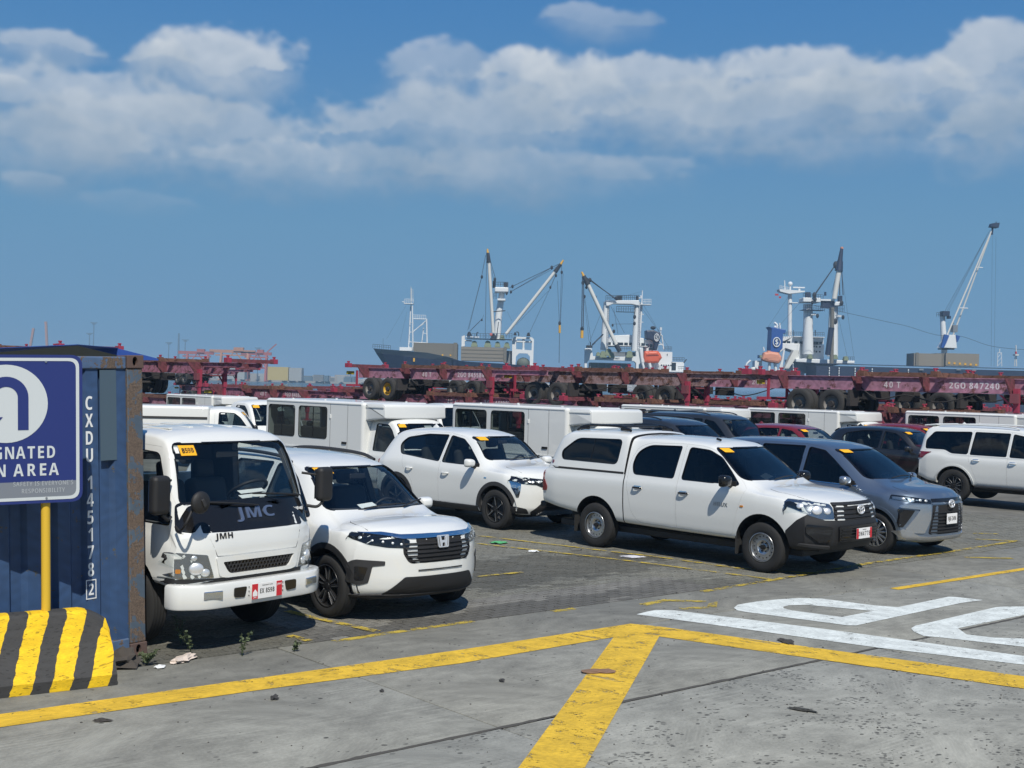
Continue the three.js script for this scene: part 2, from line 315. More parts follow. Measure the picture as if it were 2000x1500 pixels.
function arcPts(cx, cy, r, a0, a1, n) { const o = []; for (let i = 0; i <= n; i++) { const a = lerp(a0, a1, i / n) * D2R; o.push([cx + r * Math.cos(a), cy + r * Math.sin(a)]); } return o; }

const shellCache = new Map();
function buildShell(S) { // S: a vehicle's drawing in metres, x forward from the middle of the wheelbase, y up, z to its right
  if (shellCache.has(S)) return shellCache.get(S);
  const top = pchip(S.top), belt = pchip(S.belt), sill = pchip(S.sill), wid = pchip(S.wid), rw = pchip(S.roofw), crown = pchip(S.crown ?? [[-9, 0.05], [9, 0.05]]), bulge = S.bulge ?? 0.012;
  const frame = (x) => { const T = top(x), c = crown(x), e = T - c, B = Math.min(belt(x), e - 0.07), L = sill(x), w = wid(x), r = Math.min(rw(x), w * 0.965); return { T, c, e, B, L, w, r }; };
  const ringAt = (x) => {
    const { T, c, e, B, L, w, r } = frame(x), q = B - L;
    return catmull([[L + 0.01, 0], [L, w * 0.78], [L + 0.03, w * (S.tuck ?? 0.94)], [L + Math.min(0.2, q * 0.3), w * 0.985], [L + 0.60 * q, w], [B - Math.min(0.09, q * 0.2), w * 0.993], [B, w * (S.shoulder ?? 0.962)], [lerp(B, e - 0.05, 0.5), lerp(w * (S.shoulder ?? 0.962), r, 0.5) + bulge], [e - 0.045, r], [e - 0.004, r - 0.055], [T - 0.28 * c, r * 0.55], [T, 0]], 4);
  };
  const st = []; const N = S.stations ?? 84;
  for (let i = 0; i <= N; i++) st.push(lerp(S.xr, S.xf, i / N));
  for (const p of S.top) if (p[0] > S.xr + 0.01 && p[0] < S.xf - 0.01) st.push(p[0]);
  for (let k = 1; k < 5; k++) { st.push(S.xf - 0.008 * k * k, S.xr + 0.008 * k * k); }
  st.sort((a, b) => a - b); const xs = st.filter((x, i) => i === 0 || x - st[i - 1] > 0.004); xs[xs.length - 1] = S.xf;
  const noseY = pchip(S.nose.y), tailY = pchip(S.tail.y);
  const warp = (x, y, z) => {
    const w = wid(x);
    if (x > S.nose.x0) { const t = (x - S.nose.x0) / (S.xf - S.nose.x0), u = Math.abs(z) / w; return [S.nose.x0 + t * (S.xf + noseY(y) - S.nose.k * Math.pow(u, S.nose.p) - S.nose.x0), y, z]; }
    if (x < S.tail.x0) { const t = (x - S.tail.x0) / (S.xr - S.tail.x0), u = Math.abs(z) / w; return [S.tail.x0 + t * (S.xr + tailY(y) + S.tail.k * Math.pow(u, S.tail.p) - S.tail.x0), y, z]; }
    return [x, y, z];
  };
  const outer = loft(xs, ringAt, warp, 14);
  const skin = new Skin(outer);
  const paintSlot = new THREE.MeshBasicMaterial(), liningSlot = new THREE.MeshBasicMaterial(), wellSlot = new THREE.MeshBasicMaterial(), gapSlot = new THREE.MeshBasicMaterial();
  let body = brush(plain(outer), paintSlot);
  const cut = (geo, slot, op = SUBTRACTION) => { body = ev.evaluate(body, brush(plain(geo), slot), op); };
  for (const [c0, c1, drop] of S.cavity) {
    const cx = []; for (let i = 0; i <= 28; i++) cx.push(lerp(c0, c1, i / 28));
    const slope = (x) => Math.abs(top(x + 0.02) - top(x - 0.02)) / 0.04;
    cut(loft(cx, (x) => {
      const { T, c, e, B, w, r } = frame(x), q = Math.min(0.3, 0.045 + 0.06 * slope(x)), F = Math.min(B - drop, T - q - 0.12), bw = w * 0.962 - 0.07;
      const b2 = Math.max(F + 0.02, Math.min(B, e - q - 0.06)), tp = Math.max(b2 + 0.03, e - q - 0.02), rw2 = Math.min(bw, r - 0.045);
      return [[F, 0], [F, bw * 0.5], [F, bw], [b2, bw], [lerp(b2, tp, 0.5), lerp(bw, rw2, 0.5)], [tp, rw2], [tp + 0.012, rw2 - 0.04], [Math.max(tp + 0.014, T - q - 0.3 * c), rw2 * 0.5], [Math.max(tp + 0.016, T - q), 0]];
    }, null, 3), liningSlot);
  }
  const g = S.glass;
  if (g.side?.length) cut(merge(g.side.flatMap((p) => [prism(p, 'side', S.cutz ?? 0.35, 1.4), prism(p, 'side', -1.4, -(S.cutz ?? 0.35))])), liningSlot);
  if (g.wind) cut(prism(mirrorZ(g.wind), 'front', g.windx ?? 0, 4), liningSlot);
  if (g.rear) cut(prism(mirrorZ(g.rear), 'rear', -4, g.rearx ?? -1), liningSlot);
  if (S.arch) {
    const cy = [];
    for (const [x, y, r] of S.arch) for (const s of [1, -1]) { const poly = [...arcPts(x, y, r, -25, 205, 26), [x - r * 0.92, -0.1], [x + r * 0.92, -0.1]]; cy.push(s > 0 ? prism(poly, 'side', S.archz ?? 0.5, 1.4) : prism(poly, 'side', -1.4, -(S.archz ?? 0.5))); }
    cut(merge(cy), wellSlot);
  }
  for (const c of S.cuts ?? []) cut(merge([prism(c.poly, c.mode ?? 'side', c.a, c.b), ...(c.mirror === false ? [] : [prism(c.mode === 'side' || !c.mode ? c.poly : mirrorZ(c.poly), c.mode ?? 'side', c.mode === 'side' || !c.mode ? -c.b : c.a, c.mode === 'side' || !c.mode ? -c.a : c.b)])]), wellSlot);
  const bumpers = [];
  if (S.bumper) {
    const inner = ev.evaluate(body, brush(plain(prism(insetPoly(S.bumper, 0.003), 'side', -1.4, 1.4)), gapSlot), INTERSECTION);
    body = ev.evaluate(body, brush(plain(prism(S.bumper, 'side', -1.4, 1.4)), gapSlot), SUBTRACTION);
    for (const [, geo] of groupsOf(inner)) bumpers.push(geo);
  }
  const doors = [];
  if (S.doors?.length) {
    const dz = S.doorz ?? 0.55, both = (f) => merge(S.doors.flatMap((p) => [prism(f(p), 'side', dz, 1.4), prism(f(p), 'side', -1.4, -dz)]));
    const big = S.doors, small = (p) => insetPoly(p, 0.0042);
    const inner = ev.evaluate(body, brush(both(small), gapSlot), INTERSECTION);
    body = ev.evaluate(body, brush(both((p) => p), gapSlot), SUBTRACTION);
    for (const [slot, geo] of groupsOf(inner)) for (const [k, dg] of splitTris(geo, (x, y, z) => { const i = big.findIndex((p) => inPoly(x, y, p)); return i < 0 ? null : i + (z > 0 ? 'r' : 'l'); })) doors.push({ key: k, slot, geo: dg });
  }
  const out = { skin, bumpers, body: groupsOf(body), doors, slots: { paintSlot, liningSlot, wellSlot, gapSlot }, geo: new Map() };
  shellCache.set(S, out);
  return out;
}

// ------------------------------------------------------------------ wheels
function tyreGeo(r, w, rimR) { // lathe about the axle (z)
  const h = w / 2, p = [[rimR - 0.01, h * 0.72], [rimR + 0.005, h * 0.93], [rimR + (r - rimR) * 0.35, h * 1.03], [rimR + (r - rimR) * 0.7, h * 1.0], [r - 0.018, h * 0.86], [r - 0.004, h * 0.72]];
  const tread = []; for (let i = 0; i <= 12; i++) { const z = lerp(0.68, -0.68, i / 12) * h, groove = (i % 3 === 1); tread.push([groove ? r - 0.008 : r, z]); }
  const pts = [...p, ...tread, ...p.slice().reverse().map(([a, b]) => [a, -b])];
  const g = new THREE.LatheGeometry(pts.map(([a, b]) => new THREE.Vector2(a, b)), 48); g.rotateX(Math.PI / 2); return g;
}
const lathe = (pts, seg = 40) => new THREE.LatheGeometry(pts.map(([a, b]) => new THREE.Vector2(a, b)), seg).rotateX(Math.PI / 2);
function barrel(rimR, w) { const h = w / 2; return lathe([[rimR * 0.97, h * 0.95], [rimR + 0.004, h * 0.98], [rimR + 0.002, h * 0.8], [rimR * 0.93, h * 0.6], [rimR * 0.90, -h * 0.8]]); }
const wheelKinds = {
  steel(rim, R, w, mats) {
    const h = w / 2; part(rim, 'barrel', barrel(R, w), M.steel);
    const holes = []; for (let i = 0; i < 16; i++) { const a = i / 16 * Math.PI * 2; holes.push(arcPts(Math.cos(a) * R * 0.76, Math.sin(a) * R * 0.76, R * 0.058, 360, 0, 10).slice(0, -1)); }
    part(rim, 'disc', extr(arcPts(0, 0, R * 0.91, 0, 360, 40).slice(0, -1), 0.012, 0, [...holes, arcPts(0, 0, R * 0.56, 360, 0, 30).slice(0, -1)]).translate(0, 0, h * 0.42), M.steel);
    part(rim, 'dish', lathe([[R * 0.57, h * 0.42], [R * 0.55, h * 0.52], [R * 0.47, h * 0.50], [R * 0.42, h * 0.30], [R * 0.20, h * 0.26], [R * 0.17, h * 0.45], [0.001, h * 0.46]], 36), M.steel);
    part(rim, 'hub', merge([new THREE.CylinderGeometry(R * 0.17, R * 0.19, 0.05, 20).rotateX(Math.PI / 2).translate(0, 0, h * 0.5), ...[0, 1, 2, 3, 4, 5].map((i) => new THREE.CylinderGeometry(0.011, 0.011, 0.025, 6).rotateX(Math.PI / 2).translate(Math.cos(i * Math.PI / 3) * R * 0.32, Math.sin(i * Math.PI / 3) * R * 0.32, h * 0.34))]), M.alloyDark);
    part(rim, 'backing', new THREE.CircleGeometry(R * 0.92, 32).translate(0, 0, h * 0.2), M.lining);
  },
  alloy(rim, R, w, { spokes = 5, dark = false, twist = 0.12, split = true, face = M.alloy } = {}) {
    const h = w / 2; part(rim, 'barrel', barrel(R, w), dark ? M.alloyDark : M.alloy);
    part(rim, 'backing', new THREE.CircleGeometry(R * 0.9, 32).translate(0, 0, -h * 0.1), M.lining);
    for (let i = 0; i < spokes; i++) {
      const a = i / spokes * Math.PI * 2 + 0.3, arms = split ? [[-0.30, -0.05], [0.30, 0.05]] : [[0, 0]];
      const list = [], edge = [];
      for (const [o] of arms) {
        const poly = roundPoly([[R * 0.14, -R * 0.085 + o * R * 0.12], [R * 0.93, -R * 0.055 + o * R * 0.62 + twist * R], [R * 0.95, R * 0.075 + o * R * 0.62 + twist * R], [R * 0.14, R * 0.085 + o * R * 0.12]], 0.004, 2);
        list.push(extr(poly, 0.03, 0.006).translate(0, 0, h * 0.62).rotateZ(a));
        if (dark) edge.push(extr(roundPoly([[R * 0.3, -R * 0.05 + o * R * 0.25 + twist * R * 0.25], [R * 0.93, -R * 0.052 + o * R * 0.62 + twist * R], [R * 0.94, -R * 0.012 + o * R * 0.62 + twist * R], [R * 0.3, -R * 0.02 + o * R * 0.25 + twist * R * 0.25]], 0.003, 2), 0.008).translate(0, 0, h * 0.62 + 0.017).rotateZ(a));
      }
      part(rim, 'spoke', merge(list), dark ? M.alloyDark : face);
      if (edge.length) part(rim, 'spoke_edge', merge(edge), M.alloy);
    }
    part(rim, 'hub_cap', new THREE.CylinderGeometry(R * 0.15, R * 0.2, 0.03, 20).rotateX(Math.PI / 2).translate(0, 0, h * 0.68), dark ? M.alloyDark : face);
  },
};
function addWheel(car, x, y, z, { r, w, rimR, kind, opts }) {
  const g = sub(car, 'wheel'); g.position.set(x, y, z); if (z < 0) g.rotation.y = Math.PI;
  part(g, 'tyre', tyreGeo(r, w, rimR), M.rubber);
  const holder = new THREE.Group(); wheelKinds[kind](holder, rimR, w, opts);
  for (const c of [...holder.children]) { c.name = c.name === 'spoke' ? 'spoke' : c.name; g.add(c); }
  return g;
}
// ------------------------------------------------------------------ vehicle parts
function emblemRings(s = 1) { // three crossing ovals
  const el = (rx, ry, r, y = 0) => { const c = []; for (let i = 0; i < 28; i++) { const a = i / 28 * Math.PI * 2; c.push([Math.cos(a) * rx * s, Math.sin(a) * ry * s + y * s, 0]); } return tube(c, r * s, 40, 6, true); };
  return merge([el(0.075, 0.052, 0.0085), el(0.024, 0.047, 0.0065), el(0.052, 0.022, 0.0065, 0.022)]);
}
function emblemH(s = 1) { const q = (a) => a.map(([x, y]) => [x * s, y * s]); return merge([extr(q(roundPoly([[-0.062, 0.05], [0.062, 0.05], [0.052, -0.05], [-0.052, -0.05]], 0.014)), 0.012 * s, 0, [q(roundPoly([[-0.053, 0.042], [0.053, 0.042], [0.044, -0.042], [-0.044, -0.042]], 0.01).reverse())]), extr(q([[-0.045, 0.043], [-0.027, 0.043], [-0.019, 0.008], [0.019, 0.008], [0.027, 0.043], [0.045, 0.043], [0.033, -0.043], [0.016, -0.043], [0.013, -0.012], [-0.013, -0.012], [-0.016, -0.043], [-0.033, -0.043]]), 0.016 * s)]); }
function plateOn(car, sh, a, b, spec, tilt = 0) { // a number plate at front position (z = a, y = b)
  const h = sh.skin.at('front', a, b), g = sub(car, 'number_plate'); g.position.copy(h.p).add(V(spec.out ?? 0.03, 0, 0)); g.rotation.y = Math.PI / 2; g.rotation.z = tilt;
  part(g, 'plate', box(spec.w, spec.h, 0.006, 0, 0, 0, 0.003), M.plate);
  part(g, 'lettering', textGeo(spec.text, spec.size ?? 0.05, { sx: spec.sx ?? 0.9, gap: spec.gap ?? 0.006 }).translate(spec.dx ?? 0, -0.005, 0.0045), M.ink);
  for (const r of spec.red ?? []) part(g, 'red_panel', box(r[1], spec.h * 0.97, 0.004, r[0], 0, 0.003), M.plateRed);
  for (const [t, x, y, s, m] of spec.small ?? []) part(g, 'small_lettering', textGeo(t, s, {}).translate(x, y, 0.0062), m ?? M.ink);
  return g;
}
function seats(car, x, y, z, w = 0.48, mat = M.seat) { // one seat back with headrest
  const g = sub(car, 'seat'); g.position.set(x, y, z);
  part(g, 'backrest', box(0.16, 0.56, w, 0, 0.12, 0, 0.07, [0, 0, 0.2]), mat);
  part(g, 'headrest', box(0.09, 0.17, 0.26, -0.09, 0.50, 0, 0.045, [0, 0, 0.15]), mat);
  return g;
}
function steering(car, x, y, z, r = 0.185) {
  const g = sub(car, 'steering_wheel'); g.position.set(x, y, z); g.rotation.z = -0.45; g.rotation.order = 'ZYX';
  part(g, 'ring', new THREE.TorusGeometry(r, 0.016, 10, 36).rotateY(Math.PI / 2), M.plastic);
  part(g, 'hub', merge([box(0.05, 0.11, 0.15, 0.02, -0.01, 0, 0.025), bar([0.02, 0, -r], [0.02, 0, r], 0.014), bar([0.02, -r, 0], [0.02, 0, 0], 0.014)]), M.plastic);
}
function mirror(car, x, y, z, s, mat, { w = 0.20, h = 0.14, d = 0.10, yaw = 0.1, stalk = M.plastic } = {}) { // door mirror; s = +1 on the right
  const g = sub(car, 'door_mirror'); g.position.set(x, y, z);
  const cap = new THREE.SphereGeometry(1, 28, 20); const p = cap.attributes.position;
  for (let i = 0; i < p.count; i++) { let a = p.getX(i), b = p.getY(i), c = p.getZ(i); const se = (v) => Math.sign(v) * Math.pow(Math.abs(v), 0.62); a = a < 0 ? Math.max(a, -0.35) * 0.8 : a; p.setXYZ(i, a * d, se(b) * h / 2 * (1 + 0.12 * c * s), se(c) * w / 2); }
  cap.computeVertexNormals(); cap.translate(0, 0.03, s * (w / 2 + 0.06));
  part(g, 'mirror_shell', cap, mat);
  part(g, 'mirror_glass', box(0.004, h * 0.8, w * 0.84, -0.30 * d * 0.82 - 0.003, 0.03, s * (w / 2 + 0.06), 0.001), M.chrome);
  part(g, 'stalk', merge([bar([0.02, -0.055, -s * 0.02], [0.01, -0.02, s * 0.10], 0.028, 10), box(0.16, 0.09, 0.012, 0.02, -0.02, -s * 0.005, 0.005)]), stalk);
  g.rotation.y = s * yaw; return g;
}
function handle(parent, sh, x, y, side, mat, recess = M.plastic) {
  const h = sh.skin.at('side', x, y, side), g = new THREE.Group();
  const m = part(parent, 'handle', merge([tube([[x - 0.085, y, h.p.z + side * 0.004], [x - 0.06, y + 0.003, h.p.z + side * 0.035], [x + 0.05, y + 0.003, h.p.z + side * 0.035], [x + 0.085, y, h.p.z + side * 0.004]], 0.014, 16, 8)]), mat);
  part(parent, 'handle_cup', patch(sh.skin, roundPoly([[x - 0.075, y + 0.032], [x + 0.06, y + 0.032], [x + 0.075, y], [x + 0.05, y - 0.036], [x - 0.06, y - 0.036], [x - 0.085, y]], 0.03), { side, off: 0.0015, th: 0.004, n: 2 }), recess);
  return m;
}
function wiper(car, sh, z0, y0, z1, y1) { const a = sh.skin.at('front', z0, y0), b = sh.skin.at('front', z1, y1), c = sh.skin.at('front', lerp(z0, z1, 0.5), lerp(y0, y1, 0.5)); const o = (h, k) => [h.p.x + h.n.x * k, h.p.y + h.n.y * k, h.p.z + h.n.z * k]; part(car, 'wiper', merge([tube([o(a, 0.03), o(c, 0.045), o(b, 0.022)], 0.009, 12, 6)]), M.plastic); }
function orangeSticker(car, sh, z, y, w = 0.17, h = 0.085, text) {
  part(car, 'sticker', patch(sh.skin, [[z - w / 2, y - h / 2], [z + w / 2, y - h / 2], [z + w / 2, y + h / 2], [z - w / 2, y + h / 2]], { mode: 'front', off: 0.001, th: 0, n: 2 }), M.sticker);
  if (text) { const q = sh.skin.smooth('front', z, y), g = textGeo(text, h * 0.55, { sx: 0.8, gap: 0.004 }); const m = part(car, 'sticker_lettering', g, M.ink); m.position.copy(q.p).addScaledVector(q.n, 0.004); m.quaternion.setFromRotationMatrix(new THREE.Matrix4().makeBasis(V(0, 0, -1), new THREE.Vector3().crossVectors(q.n, V(0, 0, -1)).normalize(), q.n)); }
}
function makeVehicle(name, label, category, S, paintMat, pos, turn, group) {
  const sh = buildShell(S), car = thing(name, label, category, pos, turn, group), { paintSlot, liningSlot, wellSlot, gapSlot } = sh.slots;
  const matOf = (slot) => slot === paintSlot ? paintMat : slot === liningSlot ? M.lining : slot === wellSlot ? M.plastic : M.seam;
  const nm = (slot) => slot === paintSlot ? 'body_shell' : slot === liningSlot ? 'cabin_lining' : slot === wellSlot ? 'wheel_well' : 'door_frame';
  for (const [slot, geo] of sh.body) part(car, nm(slot), geo, matOf(slot));
  if (sh.bumpers.length) part(car, 'front_bumper', merge(sh.bumpers), M.plastic);
  const doorNodes = new Map();
  for (const d of sh.doors) { // the painted skin is the door; its inner faces are its lining
    if (d.slot === paintSlot) doorNodes.set(d.key, part(car, 'door', d.geo, paintMat));
  }
  for (const d of sh.doors) if (d.slot !== paintSlot && doorNodes.has(d.key)) part(doorNodes.get(d.key), 'door_edge', d.geo, d.slot === gapSlot ? paintMat : M.lining);
  const P = (nme, poly, o, mat, mirrorToo = true) => {
    const m = [];
    m.push(part(car, nme, patch(sh.skin, poly, o), mat));
    if (mirrorToo) m.push(part(car, nme, o.mode === 'side' || !o.mode ? patch(sh.skin, poly, { ...o, side: -1 }) : patch(sh.skin, mirrorZ(poly), { ...o, holes: (o.holes ?? []).map(mirrorZ) }), mat));
    return m;
  };
  const G = S.glass, gm = S.glassMats ?? {};
  (G.side ?? []).forEach((p, i) => { for (const side of [1, -1]) { part(car, 'side_window', patch(sh.skin, insetPoly(p, -0.006), { side, off: -0.012, th: 0, n: 5 }), G.sideMat?.[i] ?? gm.side ?? M.glassDark); part(car, 'window_seal', patch(sh.skin, insetPoly(p, -0.013), { side, off: 0.003, th: 0.012, n: 2, holes: [insetPoly(p, 0.010)] }), M.gloss); } });
  if (G.wind) { part(car, 'windscreen', patch(sh.skin, insetPoly(G.wind, -0.006), { mode: 'front', off: -0.010, th: 0, n: 10 }), gm.wind ?? M.glass); part(car, 'windscreen_seal', patch(sh.skin, insetPoly(G.wind, -0.012), { mode: 'front', off: 0.002, th: 0.01, n: 4, holes: [insetPoly(G.wind, 0.014)] }), M.gloss); }
  if (G.rear) { part(car, 'rear_window', patch(sh.skin, insetPoly(G.rear, -0.006), { mode: 'rear', off: -0.010, th: 0, n: 6 }), gm.rear ?? M.glassDark); }
  for (const [x, y, , z] of S.wheels) for (const s of [1, -1]) addWheel(car, x, y, s * z, S.wheel);
  // underside: a floor pan, axles and exhaust so that the gap under the sills is not empty
  if (S.under !== false) part(car, 'underbody', merge([box((S.xf - S.xr) * 0.86, 0.10, S.wid[1][1] * 1.5, (S.xf + S.xr) / 2 - 0.05, S.clear + 0.05, 0, 0.02), bar([S.wheels[1][0], S.wheels[1][1], -0.7], [S.wheels[1][0], S.wheels[1][1], 0.7], 0.05), bar([S.wheels[0][0], S.wheels[0][1], -0.7], [S.wheels[0][0], S.wheels[0][1], 0.7], 0.04)]), M.plastic);
  for (const f of S.fit ?? []) f({ car, sh, P, paintMat, doorNodes, S });
  return car;
}
const headingTurn = (h) => (h - 90) * D2R;
// ------------------------------------------------------------------ drawings of the parked vehicles
function onNose(sh, poly, xmin) { return poly.map(([z, y]) => { let q = y; while (q > 0.3 && sh.skin.at('front', z, q).p.x < xmin) q -= 0.006; return [z, q]; }); }
function lamp({ car, sh, S }, name, poly0, { mode = 'front', base = M.lampBowl, bowls = [], amber, lens = M.lens, trim, back = 0.52 } = {}) {
  const poly = mode === 'front' ? onNose(sh, poly0, S.xf - back) : poly0;
  for (const s of [1, -1]) {
    const q = s > 0 ? poly : mode === 'side' ? poly : mirrorZ(poly), side = mode === 'side' ? s : 1;
    const L = part(car, name, patch(sh.skin, q, { mode, side, off: 0.002, th: 0.012, n: 5 }), base);
    part(L, 'lens', patch(sh.skin, insetPoly(q, 0.004), { mode, side, off: 0.016, th: 0.012, n: 5 }), lens);
    if (trim) part(L, 'lamp_trim', patch(sh.skin, insetPoly(q, -0.007), { mode, side, off: 0.004, th: 0.012, n: 3, holes: [insetPoly(q, 0.006)] }), trim);
    for (const [z, y, r, m] of bowls) { const h = sh.skin.at(mode, mode === 'side' ? z : z * s, y, side); const b = part(L, 'reflector', new THREE.SphereGeometry(r, 18, 12).scale(0.35, 0.85, 1), m ?? M.satin); b.position.copy(h.p).addScaledVector(h.n, 0.002); b.quaternion.setFromUnitVectors(V(1, 0, 0), h.n); }
    if (amber) part(L, 'indicator', patch(sh.skin, s > 0 ? amber : mirrorZ(amber), { mode, side, off: 0.006, th: 0.006, n: 3 }), M.amber);
  }
}
const cabin = (o) => ({ car }) => { // seats, dashboard and wheel seen through the glass
  const { x1, x2, y, dx, dw = 0.62, dy = y + 0.16, right = false, third, steer = true, mat } = o;
  for (const z of [-0.36, 0.36]) seats(car, x1, y, z, 0.48, mat);
  if (x2 !== undefined) { seats(car, x2, y, -0.33, 0.5, mat); seats(car, x2, y, 0.33, 0.5, mat); }
  if (third !== undefined) { seats(car, third, y, -0.32, 0.46, mat); seats(car, third, y, 0.32, 0.46, mat); }
  part(car, 'dashboard', box(0.34, 0.2, dw * 2, dx, dy - 0.1, 0, 0.07), M.plastic);
  if (steer) steering(car, dx - 0.24, dy - 0.02, -0.36);
  part(car, 'rear_view_mirror', box(0.02, 0.06, 0.22, dx - 0.42 + (o.mx ?? 0), o.my ?? dy + 0.36, 0, 0.015), M.plastic);
};
function bodyStrip(c, name, line, w, mat, o = {}) { const poly = stripPoly(resample(line, 0.08), w); return c.P(name, poly, { mode: 'side', off: 0.003, th: 0.006, n: 1, ...o }, mat, o.both !== false); }
function archTrim(c, x, y, r, w, mat, a0 = -12, a1 = 192) { c.P('arch_trim', [...arcPts(x, y, r + w, a0, a1, 22), ...arcPts(x, y, r - 0.012, a1, a0, 22)], { mode: 'side', off: 0.014, th: 0.05, n: 1 }, mat); }
function hoodSeam(c, line) { const poly = stripPoly(resample(line, 0.06), 0.007); c.P('bonnet_seam', poly, { mode: 'top', off: 0.0012, th: 0.003, n: 1 }, M.seam, false); c.P('bonnet_seam', poly.map(([x, z]) => [x, -z]).reverse(), { mode: 'top', off: 0.0012, th: 0.003, n: 1 }, M.seam, false); }
function flatLetters(c, text, size, mode, a, b, side, mat, o = {}) {
  const q = c.sh.skin.smooth(mode, a, b, side), m = part(c.car, 'lettering', textGeo(text, size, { depth: 0.003, ...o }), mat), X = mode === 'side' ? V(side, 0, 0) : V(0, 0, -1), Y = new THREE.Vector3().crossVectors(q.n, X).normalize();
  m.position.copy(q.p).addScaledVector(q.n, 0.003); m.quaternion.setFromRotationMatrix(new THREE.Matrix4().makeBasis(new THREE.Vector3().crossVectors(Y, q.n).normalize(), Y, q.n)); return m;
}
function noseEmblem(c, geo, y, mat = M.satin, o = 0.03) { const q = c.sh.skin.at('front', 0, y), m = part(c.car, 'emblem', geo, mat); m.position.copy(q.p).add(V(o, 0, 0)); m.rotation.y = Math.PI / 2; m.rotation.order = 'YXZ'; m.rotation.x = -0.12; return m; }
function grille(c, poly, bars, { off = 0.004, barMat = M.plastic, base = M.grille, bw = 0.03 } = {}) {
  const g = part(c.car, 'grille', patch(c.sh.skin, poly, { mode: 'front', off, th: 0.02, n: 5 }), base);
  for (const [y, z] of bars) part(g, 'grille_bar', patch(c.sh.skin, roundPoly([[-z, y - bw / 2], [z, y - bw / 2], [z, y + bw / 2], [-z, y + bw / 2]], 0.008, 2), { mode: 'front', off: off + 0.014, th: 0.014, n: 6 }), barMat);
  return g;
}

